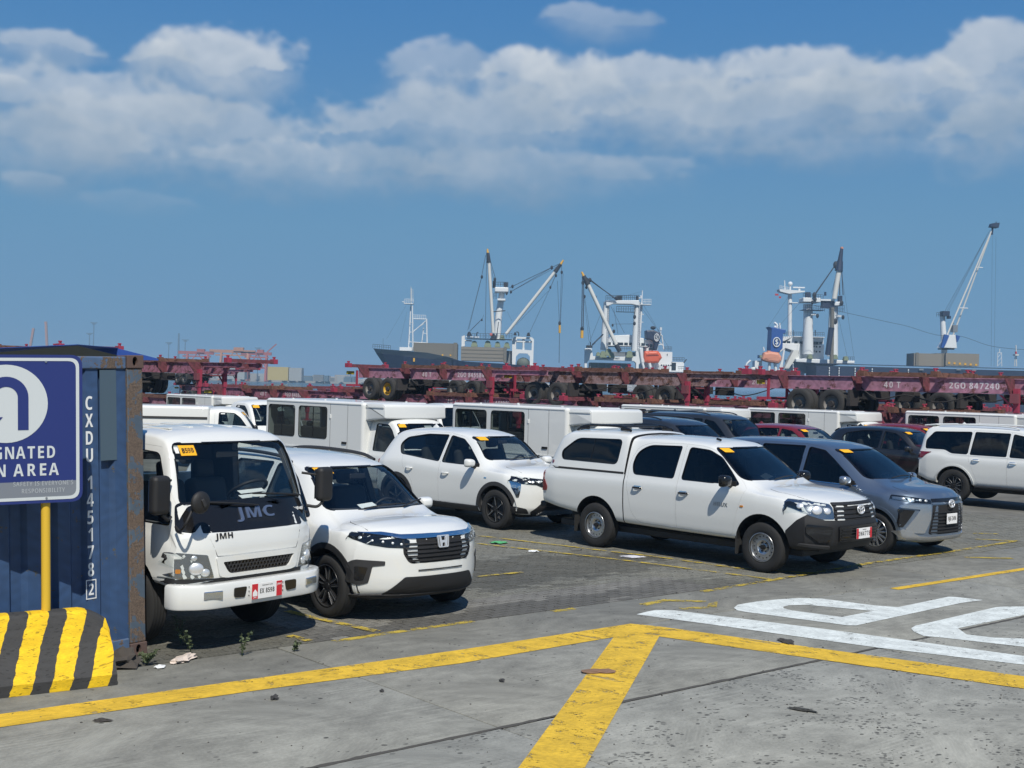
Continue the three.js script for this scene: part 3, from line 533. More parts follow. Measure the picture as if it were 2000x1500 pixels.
// pickup with a canopy over its bed
const PICKUP = {
  xr: -2.78, xf: 2.50, clear: 0.26,
  top: [[-2.78, 1.20], [-2.72, 1.27], [-2.55, 1.56], [-2.40, 1.76], [-2.24, 1.82], [-1.6, 1.845], [-1.02, 1.83], [-0.96, 1.78], [-0.5, 1.795], [0, 1.785], [0.46, 1.75], [0.60, 1.70], [1.37, 1.215], [1.48, 1.185], [1.75, 1.165], [2.15, 1.12], [2.36, 1.07], [2.46, 1.025], [2.50, 0.975]],
  belt: [[-2.78, 1.14], [-1, 1.15], [0.3, 1.14], [1.1, 1.10], [1.6, 1.06], [2.5, 0.88]], sill: [[-2.78, 0.60], [-2.3, 0.53], [-1.5, 0.45], [-0.9, 0.42], [1, 0.40], [1.6, 0.40], [2.2, 0.36], [2.5, 0.38]],
  wid: [[-2.78, 0.87], [-2.4, 0.90], [0, 0.905], [1.6, 0.91], [2.2, 0.895], [2.5, 0.87]], roofw: [[-2.78, 0.74], [-2.4, 0.72], [-1.0, 0.71], [-0.9, 0.67], [0.46, 0.645], [0.60, 0.645], [1.34, 0.75], [1.55, 0.81], [2.3, 0.81], [2.5, 0.79]],
  nose: { x0: 1.85, k: 0.34, p: 3.2, y: [[0.3, -0.10], [0.5, 0.03], [0.7, 0.06], [0.83, 0.03], [1.0, -0.02], [1.1, -0.07]] }, tail: { x0: -2.4, k: 0.09, p: 6, y: [[0.4, 0.1], [0.6, 0], [1.8, 0]] },
  cavity: [[-2.42, -1.08, 0.4], [-0.84, 1.20, 0.28]],
  glass: {
    side: [roundPoly([[1.11, 1.165], [0.70, 1.53], [0.48, 1.625], [0.13, 1.65], [0.11, 1.18]], 0.05), roundPoly([[-0.04, 1.185], [-0.02, 1.655, 0.03], [-0.63, 1.64, 0.12], [-0.82, 1.52, 0.1], [-0.86, 1.34, 0.1], [-0.80, 1.195, 0.06]], 0.04), roundPoly([[-1.16, 1.32], [-1.13, 1.70], [-2.05, 1.68, 0.1], [-2.36, 1.46, 0.08], [-2.32, 1.33, 0.08]], 0.08)],
    wind: roundPoly([[-0.73, 1.24], [0.73, 1.24], [0.615, 1.67], [-0.615, 1.67]], 0.06), windx: 0.52,
  },
  glassMats: { side: M.glassDark, wind: glassTint([0.13, 0.155, 0.16]) },
  doors: [roundPoly([[1.05, 0.46, 0.05], [1.13, 0.80], [1.25, 1.12, 0.03], [0.88, 1.42], [0.63, 1.61], [0.38, 1.68], [0.055, 1.695, 0.01], [0.055, 0.46, 0.02]], 0.08), roundPoly([[0.043, 0.46, 0.02], [0.043, 1.695, 0.01], [-0.62, 1.68], [-0.82, 1.61], [-0.92, 1.38], [-0.90, 1.0], [-0.80, 0.60], [-0.66, 0.47]], 0.09)],
  arch: [[1.5425, 0.37, 0.44], [-1.5425, 0.37, 0.435]], wheels: [[1.5425, 0.345, 0, 0.78], [-1.5425, 0.345, 0, 0.78]], wheel: { r: 0.345, w: 0.215, rimR: 0.2, kind: 'steel' },
  bumper: [[1.90, 0.25], [2.95, 0.25], [2.95, 0.775], [2.40, 0.79], [2.24, 0.87], [2.10, 0.78], [1.93, 0.62]],
  cuts: [{ poly: [[-0.975, 0.36], [-0.955, 0.36], [-0.955, 1.19], [-0.975, 1.19]], a: 0.6, b: 1.4 }, { poly: [[-0.99, 1.175], [-0.955, 1.175], [-0.955, 1.98], [-0.99, 1.98]], a: -1.4, b: 1.4, mirror: false }],
  fit: [
    cabin({ x1: 0.22, x2: -0.66, y: 0.98, dx: 1.04, my: 1.55, mx: 0.1 }),
    (c) => {
      c.P('lower_intake', roundPoly([[-0.46, 0.50], [0.46, 0.50], [0.50, 0.71], [-0.50, 0.71]], 0.03), { mode: 'front', off: 0.028, th: 0.02, n: 6 }, M.gloss, false);
      for (const y of [0.54, 0.58, 0.62, 0.66]) c.P('intake_bar', [[-0.45, y - 0.006], [0.45, y - 0.006], [0.45, y + 0.006], [-0.45, y + 0.006]], { mode: 'front', off: 0.04, th: 0.012, n: 6 }, M.plastic, false);
      c.P('fog_recess', roundPoly([[0.58, 0.70], [0.86, 0.735], [0.86, 0.62], [0.72, 0.49], [0.60, 0.50]], 0.03), { mode: 'front', off: 0.027, th: 0.02, n: 4 }, M.gloss);
      lamp(c, 'fog_lamp', arcPts(0.735, 0.60, 0.04, 0, 345, 16), { base: M.plastic, bowls: [[0.735, 0.60, 0.03, M.gloss]] });
      c.P('bumper_step', roundPoly([[0.58, 0.42], [0.86, 0.45], [0.86, 0.475], [0.58, 0.45]], 0.008), { mode: 'front', off: 0.05, th: 0.04, n: 4 }, M.plasticGrey);
      grille(c, roundPoly([[-0.54, 0.785], [0.54, 0.785], [0.51, 1.015], [-0.51, 1.015]], 0.03), [[0.995, 0.51], [0.94, 0.51], [0.88, 0.52], [0.825, 0.53]], { bw: 0.032, barMat: M.plastic });
      lamp(c, 'headlight', roundPoly([[0.53, 0.80], [0.53, 1.0, 0.02], [0.70, 1.03], [0.84, 1.07], [0.905, 1.085, 0.01], [0.90, 0.98], [0.84, 0.86, 0.05], [0.70, 0.80]], 0.03), { back: 0.62, bowls: [[0.73, 0.92, 0.075], [0.61, 0.91, 0.055], [0.83, 0.97, 0.05]] });
      c.P('lamp_housing', onNose(c.sh, roundPoly([[0.845, 0.90], [0.90, 0.97], [0.905, 1.09], [0.87, 1.08], [0.83, 1.0]], 0.02), 1.90), { mode: 'front', off: 0.008, th: 0.02, n: 4 }, M.gloss);
      noseEmblem(c, emblemRings(1.15), 0.92, M.satin, 0.05);
      plateOn(c.car, c.sh, 0, 0.60, { w: 0.40, h: 0.145, text: '0N4778', size: 0.062, gap: 0.014, out: 0.062, red: [[-0.175, 0.05], [0.175, 0.05]], small: [['TEMPORARY', 0, 0.05, 0.012]] });
      bodyStrip(c, 'canopy_seal', [[-2.68, 1.195], [-1.0, 1.195]], 0.032, M.rubber);
      c.P('tail_light', roundPoly([[-2.735, 1.13], [-2.75, 0.86], [-2.735, 0.80], [-2.60, 0.805], [-2.585, 0.87], [-2.66, 1.0]], 0.02), { mode: 'side', off: 0.012, th: 0.03, n: 4 }, M.redLens);
      c.P('tail_light', roundPoly([[0.76, 1.13], [0.74, 0.80], [0.86, 0.80], [0.86, 1.10]], 0.02), { mode: 'rear', off: 0.012, th: 0.03, n: 3 }, M.redLens);
      c.P('side_reflector', arcPts(-2.53, 1.28, 0.028, 0, 350, 14), { mode: 'side', off: 0.006, th: 0.01, n: 1 }, M.redLens);
      c.P('window_divider', stripPoly([[-1.72, 1.33], [-1.70, 1.69]], 0.012), { mode: 'side', off: -0.006, th: 0.006, n: 2 }, M.gloss);
      hoodSeam(c, [[1.53, 0.67], [1.58, 0.70], [1.7, 0.735], [2.05, 0.73], [2.2, 0.70]]);
      for (const s of [1, -1]) {
        mirror(c.car, 0.97, 1.20, s * 0.85, s, M.gloss, { w: 0.22, h: 0.17, d: 0.10 });
        for (const [k, x] of [['0', 0.19], ['1', -0.68]]) handle(c.doorNodes.get(k + (s > 0 ? 'r' : 'l')) ?? c.car, c.sh, x, 0.985 + (k === '1' ? 0.012 : 0), s, M.gloss, M.chrome);
        const rail = sub(c.car, 'roof_rack'); part(rail, 'rail', merge([tube([[-2.28, 1.80, s * 0.52], [-2.15, 1.865, s * 0.52], [-1.7, 1.895, s * 0.52], [-1.3, 1.88, s * 0.52], [-1.15, 1.83, s * 0.52]], 0.02, 24, 8), box(0.2, 0.05, 0.05, -2.12, 1.84, s * 0.52, 0.02), box(0.2, 0.05, 0.05, -1.26, 1.85, s * 0.52, 0.02)]), M.gloss);
        if (s > 0) for (const x of [-1.95, -1.42]) part(rail, 'cross_bar', bar([x, 1.885, -0.52], [x, 1.885, 0.52], 0.016), M.gloss);
        for (const x of [1.10, -1.98]) part(c.car, 'mud_flap', box(0.012, 0.26, 0.22, x, 0.33, s * 0.76, 0.005), M.rubber);
        flatLetters(c, 'HILUX', 0.052, 'side', 0.86, 0.885, s, M.steel, { sx: 1.15 });
        c.P('side_repeater', roundPoly([[1.19, 0.875], [1.245, 0.875], [1.245, 0.90], [1.19, 0.90]], 0.01), { mode: 'side', off: 0.008, th: 0.012, n: 1, side: s }, M.amber, false);
      }
      part(c.car, 'antenna_base', box(0.09, 0.035, 0.03, 0.40, 1.775, 0.35, 0.012, [0, 0, -0.2]), M.gloss);
      orangeSticker(c.car, c.sh, 0.50, 1.635, 0.16, 0.055);
      part(c.car, 'paper_sheet', patch(c.sh.skin, [[0.08, 1.30], [0.34, 1.265], [0.36, 1.315], [0.16, 1.35]], { mode: 'front', off: -0.03, th: 0, n: 3 }), M.paper);
      wiper(c.car, c.sh, 0.28, 1.225, -0.30, 1.26); wiper(c.car, c.sh, -0.25, 1.225, -0.68, 1.28);
      part(c.car, 'rear_bumper', box(0.14, 0.10, 1.5, -2.80, 0.56, 0, 0.03), M.plastic);
      part(c.car, 'chassis_rail', merge([box(4.6, 0.14, 0.1, -0.1, 0.40, 0.42), box(4.6, 0.14, 0.1, -0.1, 0.40, -0.42), bar([0.2, 0.34, 0.55], [-1.2, 0.34, 0.55], 0.07)]), M.plastic);
    },
  ],
};
// seven-seat crossover with a chrome brow
const CROSSOVER = {
  xr: -2.28, xf: 2.16, clear: 0.22,
  top: [[-2.28, 1.0], [-2.24, 1.1], [-2.12, 1.36], [-1.98, 1.53], [-1.8, 1.60], [-1.4, 1.645], [-0.6, 1.665], [0.05, 1.645], [0.36, 1.60], [0.52, 1.555], [1.26, 1.075], [1.38, 1.045], [1.7, 1.045], [1.98, 1.01], [2.10, 0.965], [2.16, 0.92]],
  belt: [[-2.28, 1.0], [-1.4, 1.03], [0, 0.995], [1.1, 0.955], [1.5, 0.94], [2.16, 0.82]], sill: [[-2.28, 0.42], [-1.8, 0.28], [-0.9, 0.23], [0.9, 0.23], [1.7, 0.24], [2.16, 0.27]],
  wid: [[-2.28, 0.84], [-1.8, 0.875], [0, 0.885], [1.3, 0.89], [1.85, 0.875], [2.16, 0.84]], roofw: [[-2.28, 0.66], [-1.8, 0.60], [0.4, 0.60], [0.52, 0.61], [1.25, 0.72], [1.5, 0.78], [2.16, 0.76]],
  nose: { x0: 1.5, k: 0.42, p: 3.0, y: [[0.25, -0.10], [0.36, 0.01], [0.5, 0.03], [0.68, 0.03], [0.86, 0.0], [0.96, -0.05]] }, tail: { x0: -1.9, k: 0.16, p: 4, y: [[0.3, 0.08], [0.5, 0], [1.7, 0]] },
  cavity: [[-2.02, 1.10, 0.24]],
  glass: {
    side: [roundPoly([[0.93, 1.02], [0.46, 1.395], [0.28, 1.50], [0.0, 1.545], [-0.02, 1.035]], 0.04), roundPoly([[-0.12, 1.04], [-0.10, 1.55], [-0.85, 1.545], [-0.92, 1.06]], 0.04), roundPoly([[-1.0, 1.065], [-0.96, 1.54], [-1.55, 1.50], [-1.78, 1.28], [-1.66, 1.12]], 0.05)],
    wind: roundPoly([[-0.69, 1.10], [0.69, 1.10], [0.575, 1.525], [-0.575, 1.525]], 0.06), windx: 0.40, rear: roundPoly([[-0.58, 1.12], [0.58, 1.12], [0.5, 1.46], [-0.5, 1.46]], 0.06), rearx: -1.7,
  },
  glassMats: { side: M.glass, wind: M.glassClear, rear: M.glass },
  doors: [roundPoly([[1.02, 0.33, 0.06], [1.06, 0.7], [1.02, 1.0, 0.03], [0.5, 1.40], [0.3, 1.535], [-0.06, 1.59, 0.01], [-0.06, 0.33, 0.02]], 0.08), roundPoly([[-0.072, 0.33, 0.02], [-0.072, 1.59, 0.01], [-0.90, 1.585, 0.02], [-0.98, 1.05], [-0.96, 0.85], [-0.84, 0.55], [-0.84, 0.33]], 0.08)],
  arch: [[1.35, 0.345, 0.395], [-1.35, 0.345, 0.395]], wheels: [[1.35, 0.335, 0, 0.78], [-1.35, 0.335, 0, 0.78]], wheel: { r: 0.335, w: 0.215, rimR: 0.222, kind: 'alloy', opts: { dark: true, spokes: 5, twist: 0.05 } },
  fit: [
    cabin({ x1: 0.05, x2: -0.85, third: -1.55, y: 0.85, dx: 0.95, my: 1.42, mx: 0.15 }),
    (c) => {
      lamp(c, 'headlight', roundPoly([[0.40, 0.783], [0.38, 0.868, 0.02], [0.60, 0.913], [0.80, 0.953, 0.01], [0.86, 0.943], [0.83, 0.868], [0.74, 0.818], [0.60, 0.793]], 0.02), { base: M.gloss, bowls: [0.47, 0.55, 0.63, 0.71].map((z, i) => [z, 0.828 + i * 0.012, 0.015]).concat([[0.775, 0.885, 0.022]]) });
      c.P('chrome_brow', onNose(c.sh, roundPoly([[-0.76, 0.930], [-0.6, 0.910], [-0.45, 0.880], [0.45, 0.880], [0.6, 0.910], [0.76, 0.930], [0.76, 0.952], [0.6, 0.940], [0.455, 0.918], [-0.455, 0.918], [-0.6, 0.940], [-0.76, 0.952]], 0.004), 1.72), { mode: 'front', off: 0.016, th: 0.02, n: 8 }, M.chrome, false);
      grille(c, roundPoly([[-0.40, 0.628, 0.05], [0.40, 0.628, 0.05], [0.46, 0.728], [0.46, 0.883], [-0.46, 0.883], [-0.46, 0.728]], 0.02), [[0.658, 0.38], [0.70, 0.42], [0.742, 0.44], [0.784, 0.44], [0.826, 0.44]], { bw: 0.02, barMat: M.plastic });
      noseEmblem(c, emblemH(1.3), 0.843, M.satin, 0.045);
      c.P('lower_intake', roundPoly([[-0.44, 0.49], [0.44, 0.49], [0.62, 0.31, 0.03], [0.6, 0.275], [-0.6, 0.275], [-0.62, 0.30, 0.03]], 0.02), { mode: 'front', off: 0.012, th: 0.04, n: 8 }, M.plastic, false);
      c.P('bumper_lip', roundPoly([[-0.82, 0.262], [0.82, 0.262], [0.84, 0.295], [0.6, 0.31], [-0.6, 0.31], [-0.84, 0.295]], 0.01), { mode: 'front', off: 0.018, th: 0.05, n: 8 }, M.plasticGrey, false);
      c.P('fog_surround', roundPoly([[0.62, 0.655], [0.84, 0.665, 0.03], [0.865, 0.62], [0.86, 0.42, 0.03], [0.80, 0.40], [0.74, 0.43], [0.715, 0.60], [0.62, 0.615, 0.01]], 0.01), { mode: 'front', off: 0.010, th: 0.02, n: 4 }, M.plasticGrey);
      c.P('fog_recess', roundPoly([[0.745, 0.59], [0.835, 0.595], [0.83, 0.45], [0.775, 0.45]], 0.015), { mode: 'front', off: 0.014, th: 0.015, n: 3 }, M.gloss);
      bodyStrip(c, 'plate_bracket', [[-0.3, 0.555], [0.3, 0.555]], 0.012, M.plasticGrey, { mode: 'front', both: false, off: 0.012 });
      archTrim(c, 1.35, 0.345, 0.40, 0.05, M.plastic); archTrim(c, -1.35, 0.345, 0.40, 0.05, M.plastic);
      bodyStrip(c, 'sill_trim', [[-0.93, 0.285], [0.93, 0.285]], 0.10, M.plastic, { off: 0.012, th: 0.03, n: 2 });
      hoodSeam(c, [[1.42, 0.63], [1.47, 0.67], [1.6, 0.70], [1.80, 0.69]]);
      c.P('tail_light', roundPoly([[-2.2, 0.98], [-1.96, 1.0], [-1.98, 0.86], [-2.2, 0.84]], 0.02), { mode: 'side', off: 0.01, th: 0.03, n: 3 }, M.redLens);
      for (const s of [1, -1]) {
        mirror(c.car, 0.74, 1.05, s * 0.80, s, c.paintMat, { w: 0.18, h: 0.13, d: 0.1 });
        for (const [k, x] of [['0', 0.10], ['1', -0.78]]) handle(c.doorNodes.get(k + (s > 0 ? 'r' : 'l')) ?? c.car, c.sh, x, 0.86 + (k === '1' ? 0.02 : 0), s, c.paintMat, M.plastic);
        part(c.car, 'roof_rail', merge([tube([[0.22, 1.565, s * 0.592], [0.05, 1.612, s * 0.59], [-0.7, 1.648, s * 0.59], [-1.4, 1.625, s * 0.59], [-1.76, 1.555, s * 0.59]], 0.021, 30, 8)]), M.plasticGrey);
      }
      orangeSticker(c.car, c.sh, 0.42, 1.49, 0.19, 0.06, 'L671B');
      part(c.car, 'paper_sheet', patch(c.sh.skin, [[0.40, 1.37], [0.56, 1.37], [0.56, 1.45], [0.40, 1.45]], { mode: 'front', off: -0.02, th: 0, n: 2 }), M.paper);
      part(c.car, 'paper_sheet', patch(c.sh.skin, [[0.02, 1.135], [0.26, 1.12], [0.28, 1.165], [0.06, 1.18]], { mode: 'front', off: -0.03, th: 0, n: 3 }), M.paper);
      wiper(c.car, c.sh, 0.3, 1.085, -0.32, 1.115); wiper(c.car, c.sh, -0.25, 1.085, -0.66, 1.14);
    },
  ],
};
// small crossover with tiger-nose lamps
const COMPACT = {
  xr: -2.04, xf: 2.03, clear: 0.22,
  top: [[-2.04, 0.98], [-2.0, 1.06], [-1.86, 1.25], [-1.66, 1.46], [-1.50, 1.555], [-1.2, 1.595], [-0.5, 1.625], [0.0, 1.615], [0.28, 1.575], [0.44, 1.53], [1.06, 1.10], [1.2, 1.075], [1.6, 1.045], [1.86, 0.985], [1.97, 0.925], [2.03, 0.86]],
  belt: [[-2.04, 0.98], [-1.2, 1.06], [0, 1.0], [1.0, 0.96], [1.4, 0.93], [2.03, 0.77]], sill: [[-2.04, 0.42], [-1.6, 0.30], [-0.8, 0.25], [0.8, 0.25], [1.5, 0.25], [2.03, 0.28]],
  wid: [[-2.04, 0.84], [-1.5, 0.885], [0, 0.875], [1.2, 0.895], [1.7, 0.88], [2.03, 0.85]], roofw: [[-2.04, 0.66], [-1.5, 0.585], [0.3, 0.59], [0.44, 0.60], [1.06, 0.71], [1.4, 0.78], [2.03, 0.77]],
  nose: { x0: 1.4, k: 0.38, p: 3.0, y: [[0.25, -0.08], [0.4, 0.02], [0.6, 0.03], [0.8, 0.01], [0.92, -0.04]] }, tail: { x0: -1.6, k: 0.22, p: 3.5, y: [[0.3, 0.08], [0.5, 0], [1.7, 0]] },
  cavity: [[-1.74, 0.94, 0.22]],
  glass: {
    side: [roundPoly([[0.80, 1.025], [0.42, 1.335], [0.22, 1.455], [-0.10, 1.505], [-0.12, 1.045]], 0.04), roundPoly([[-0.20, 1.05], [-0.17, 1.51], [-0.70, 1.50, 0.05], [-1.20, 1.42, 0.06], [-1.33, 1.30, 0.08], [-1.20, 1.13, 0.06]], 0.04)],
    wind: roundPoly([[-0.68, 1.13], [0.68, 1.13], [0.565, 1.505], [-0.565, 1.505]], 0.06), windx: 0.33, rear: roundPoly([[-0.55, 1.12], [0.55, 1.12], [0.46, 1.40], [-0.46, 1.40]], 0.06), rearx: -1.45,
  },
  glassMats: { side: M.glass, wind: M.glassClear, rear: M.glassClear },
  doors: [roundPoly([[0.90, 0.36, 0.06], [0.94, 0.7], [0.90, 0.99, 0.03], [0.46, 1.34], [0.24, 1.495], [-0.155, 1.55, 0.01], [-0.155, 0.36, 0.02]], 0.08), roundPoly([[-0.167, 0.36, 0.02], [-0.167, 1.55, 0.01], [-0.70, 1.545], [-1.05, 1.49], [-1.14, 1.10], [-1.08, 0.88], [-0.84, 0.68], [-0.78, 0.36]], 0.08)],
  arch: [[1.25, 0.35, 0.39], [-1.25, 0.35, 0.39]], wheels: [[1.25, 0.333, 0, 0.79], [-1.25, 0.333, 0, 0.79]], wheel: { r: 0.333, w: 0.215, rimR: 0.212, kind: 'alloy', opts: { dark: true, spokes: 6, twist: 0.34, split: false } },
  fit: [
    cabin({ x1: 0.02, x2: -0.85, y: 0.86, dx: 0.82, my: 1.41, mx: 0.15 }),
    (c) => {
      lamp(c, 'headlight', roundPoly([[0.34, 0.735], [0.36, 0.855], [0.62, 0.885], [0.80, 0.905], [0.875, 0.93, 0.01], [0.865, 0.84], [0.80, 0.79], [0.60, 0.775], [0.52, 0.735]], 0.015), { base: M.gloss, bowls: [0.46, 0.55, 0.64].map((z) => [z, 0.825, 0.03]) });
      lamp(c, 'running_light', roundPoly([[0.78, 0.80], [0.86, 0.835], [0.865, 0.72], [0.845, 0.56, 0.04], [0.815, 0.56, 0.03], [0.80, 0.66]], 0.015), { base: M.chrome });
      grille(c, roundPoly([[-0.52, 0.70], [0.52, 0.70], [0.44, 0.865], [-0.44, 0.865]], 0.03), [[0.74, 0.5], [0.79, 0.48], [0.835, 0.45]], { bw: 0.018 });
      c.P('lower_intake', roundPoly([[-0.50, 0.50], [0.50, 0.50], [0.66, 0.33, 0.03], [0.62, 0.28], [-0.62, 0.28], [-0.66, 0.33, 0.03]], 0.02), { mode: 'front', off: 0.012, th: 0.04, n: 8 }, M.plastic, false);
      c.P('bumper_side', roundPoly([[0.66, 0.30], [0.85, 0.30], [0.86, 0.42], [0.72, 0.38]], 0.02), { mode: 'front', off: 0.010, th: 0.04, n: 3 }, M.plastic);
      c.P('skid_plate', roundPoly([[-0.55, 0.285], [0.55, 0.285], [0.47, 0.36], [-0.47, 0.36]], 0.02), { mode: 'front', off: 0.03, th: 0.04, n: 6 }, M.alloy, false);
      archTrim(c, 1.25, 0.35, 0.395, 0.055, M.plasticGrey); archTrim(c, -1.25, 0.35, 0.395, 0.055, M.plasticGrey);
      bodyStrip(c, 'sill_trim', [[-0.83, 0.30], [0.83, 0.30]], 0.11, M.plasticGrey, { off: 0.012, th: 0.03, n: 2 });
      hoodSeam(c, [[1.24, 0.62], [1.30, 0.66], [1.45, 0.69], [1.65, 0.68]]);
      c.P('tail_light', roundPoly([[-1.98, 0.99], [-1.77, 1.0], [-1.80, 0.87], [-1.93, 0.84], [-1.98, 0.72]], 0.02), { mode: 'side', off: 0.010, th: 0.03, n: 3 }, M.redLens);
      c.P('tail_light', roundPoly([[0.34, 0.98], [0.80, 0.99], [0.82, 0.70], [0.74, 0.70], [0.72, 0.90], [0.34, 0.92]], 0.02), { mode: 'rear', off: 0.010, th: 0.03, n: 3 }, M.redLens);
      c.P('rear_spoiler', roundPoly([[-0.52, 1.43], [0.52, 1.43], [0.50, 1.50], [-0.50, 1.50]], 0.02), { mode: 'rear', off: 0.03, th: 0.05, n: 4 }, M.gloss, false);
      for (const s of [1, -1]) {
        mirror(c.car, 0.70, 1.05, s * 0.835, s, c.paintMat, { w: 0.2, h: 0.14, d: 0.1 });
        for (const [k, x] of [['0', 0.02], ['1', -0.90]]) handle(c.doorNodes.get(k + (s > 0 ? 'r' : 'l')) ?? c.car, c.sh, x, 0.86 + (k === '1' ? 0.03 : 0), s, c.paintMat, c.paintMat);
        c.P('side_repeater', roundPoly([[0.98, 0.835], [1.04, 0.835], [1.04, 0.86], [0.98, 0.86]], 0.01), { mode: 'side', off: 0.006, th: 0.01, n: 1, side: s }, M.chrome, false);
      }
      part(c.car, 'antenna_fin', new THREE.ConeGeometry(0.06, 0.07, 10).scale(1.5, 1, 0.35).translate(-1.15, 1.63, 0), c.paintMat);
      orangeSticker(c.car, c.sh, 0.44, 1.475, 0.17, 0.055);
      wiper(c.car, c.sh, 0.28, 1.115, -0.32, 1.14); wiper(c.car, c.sh, -0.22, 1.115, -0.62, 1.16);
    },
  ],
};
// people carrier, bonneted, with a large grille
const MINIVAN = {
  xr: -2.23, xf: 2.12, clear: 0.2,
  top: [[-2.23, 1.02], [-2.18, 1.18], [-2.06, 1.48], [-1.94, 1.60], [-1.6, 1.655], [-0.8, 1.68], [0.0, 1.67], [0.34, 1.63], [0.52, 1.58], [1.38, 1.10], [1.50, 1.07], [1.8, 1.04], [2.02, 0.985], [2.08, 0.945], [2.12, 0.90]],
  belt: [[-2.23, 1.02], [-1.2, 1.04], [0, 1.0], [1.1, 0.955], [1.5, 0.91], [2.12, 0.76]], sill: [[-2.23, 0.36], [-1.8, 0.26], [-0.9, 0.22], [0.9, 0.22], [1.6, 0.22], [2.12, 0.22]],
  wid: [[-2.23, 0.82], [-1.8, 0.855], [0, 0.86], [1.3, 0.865], [1.8, 0.855], [2.12, 0.83]], roofw: [[-2.23, 0.66], [-1.8, 0.60], [0.4, 0.595], [0.52, 0.60], [1.34, 0.70], [1.6, 0.76], [2.12, 0.75]],
  nose: { x0: 1.5, k: 0.36, p: 3.2, y: [[0.2, -0.05], [0.3, 0.03], [0.45, 0.03], [0.65, 0.03], [0.8, 0.02], [0.92, -0.03]] }, tail: { x0: -1.9, k: 0.14, p: 4, y: [[0.3, 0.06], [0.5, 0], [1.7, 0]] },
  cavity: [[-2.02, 1.18, 0.24]],
  glass: {
    side: [roundPoly([[1.0, 1.02], [0.50, 1.39], [0.30, 1.52], [0.0, 1.565], [-0.02, 1.045]], 0.04), roundPoly([[-0.10, 1.05], [-0.08, 1.575], [-0.92, 1.57], [-0.96, 1.07]], 0.03), roundPoly([[-1.03, 1.075], [-1.0, 1.57], [-1.68, 1.545], [-1.86, 1.30], [-1.80, 1.12]], 0.05)],
    wind: roundPoly([[-0.68, 1.125], [0.68, 1.125], [0.565, 1.55], [-0.565, 1.55]], 0.05), windx: 0.40, rear: roundPoly([[-0.58, 1.12], [0.58, 1.12], [0.5, 1.5], [-0.5, 1.5]], 0.06), rearx: -1.75,
  },
  glassMats: { side: M.glassDark, wind: glassTint([0.10, 0.12, 0.13]), rear: M.glassDark },
  doors: [roundPoly([[1.04, 0.32, 0.06], [1.08, 0.7], [1.05, 0.99, 0.03], [0.53, 1.40], [0.31, 1.56], [-0.05, 1.61, 0.01], [-0.05, 0.32, 0.02]], 0.08), roundPoly([[-0.062, 0.32, 0.02], [-0.062, 1.61, 0.01], [-0.96, 1.61, 0.02], [-1.0, 1.05], [-0.98, 0.85], [-0.86, 0.55], [-0.84, 0.32]], 0.08)],
  arch: [[1.375, 0.335, 0.375], [-1.375, 0.335, 0.375]], wheels: [[1.375, 0.322, 0, 0.765], [-1.375, 0.322, 0, 0.765]], wheel: { r: 0.322, w: 0.195, rimR: 0.215, kind: 'alloy', opts: { dark: false, spokes: 7, twist: 0.0, split: true } },
  fit: [
    cabin({ x1: 0.05, x2: -0.85, third: -1.55, y: 0.86, dx: 1.0, my: 1.45, mx: 0.12 }),
    (c) => {
      lamp(c, 'headlight', roundPoly([[0.44, 0.805], [0.44, 0.865], [0.62, 0.895], [0.80, 0.925, 0.01], [0.84, 0.915], [0.82, 0.850], [0.70, 0.815]], 0.015), { base: M.gloss, bowls: [0.52, 0.60, 0.68, 0.76].map((z) => [z, 0.85 + (z - 0.5) * 0.1, 0.025]) });
      grille(c, roundPoly([[-0.50, 0.340, 0.05], [0.50, 0.340, 0.05], [0.44, 0.600], [0.42, 0.785], [-0.42, 0.785], [-0.44, 0.600]], 0.02), [[0.37, 0.480], [0.42, 0.470], [0.47, 0.455], [0.52, 0.440], [0.57, 0.430], [0.62, 0.420], [0.67, 0.420]], { bw: 0.02, barMat: M.plastic });
      c.P('grille_brow', roundPoly([[-0.43, 0.795], [0.43, 0.795], [0.43, 0.815], [-0.43, 0.815]], 0.006), { mode: 'front', off: 0.014, th: 0.02, n: 5 }, c.paintMat, false);
      c.P('nose_panel', roundPoly([[-0.43, 0.825], [0.43, 0.825], [0.43, 0.880], [-0.43, 0.880]], 0.006), { mode: 'front', off: 0.006, th: 0.01, n: 5 }, M.gloss, false);
      noseEmblem(c, emblemRings(1.1), 0.80, M.satin, 0.045);
      c.P('side_wing', roundPoly([[0.46, 0.790], [0.80, 0.785, 0.01], [0.82, 0.740], [0.62, 0.720], [0.78, 0.420, 0.02], [0.76, 0.360], [0.56, 0.360], [0.47, 0.570]], 0.015), { mode: 'front', off: 0.022, th: 0.04, n: 6 }, M.alloy);
      c.P('corner_vent', roundPoly([[0.68, 0.705], [0.83, 0.720], [0.84, 0.450], [0.80, 0.440]], 0.015), { mode: 'front', off: 0.008, th: 0.02, n: 4 }, M.gloss);
      c.P('bumper_lip', roundPoly([[-0.80, 0.26], [0.80, 0.26], [0.84, 0.380], [0.80, 0.420], [0.62, 0.315], [-0.62, 0.315], [-0.80, 0.420], [-0.84, 0.380]], 0.015), { mode: 'front', off: 0.026, th: 0.05, n: 8 }, M.alloy, false);
      plateOn(c.car, c.sh, 0, 0.57, { out: 0.045, w: 0.31, h: 0.16, text: 'NJG 2496', size: 0.065, sx: 0.62, gap: 0.005 });
      archTrim(c, 1.375, 0.335, 0.38, 0.03, c.paintMat); archTrim(c, -1.375, 0.335, 0.38, 0.03, c.paintMat);
      hoodSeam(c, [[1.52, 0.60], [1.57, 0.635], [1.65, 0.66], [1.80, 0.65]]);
      bodyStrip(c, 'window_chrome', [[-1.78, 1.085], [-0.9, 1.055], [0.2, 1.03], [1.02, 1.005]], 0.014, M.chrome, { off: 0.008 });
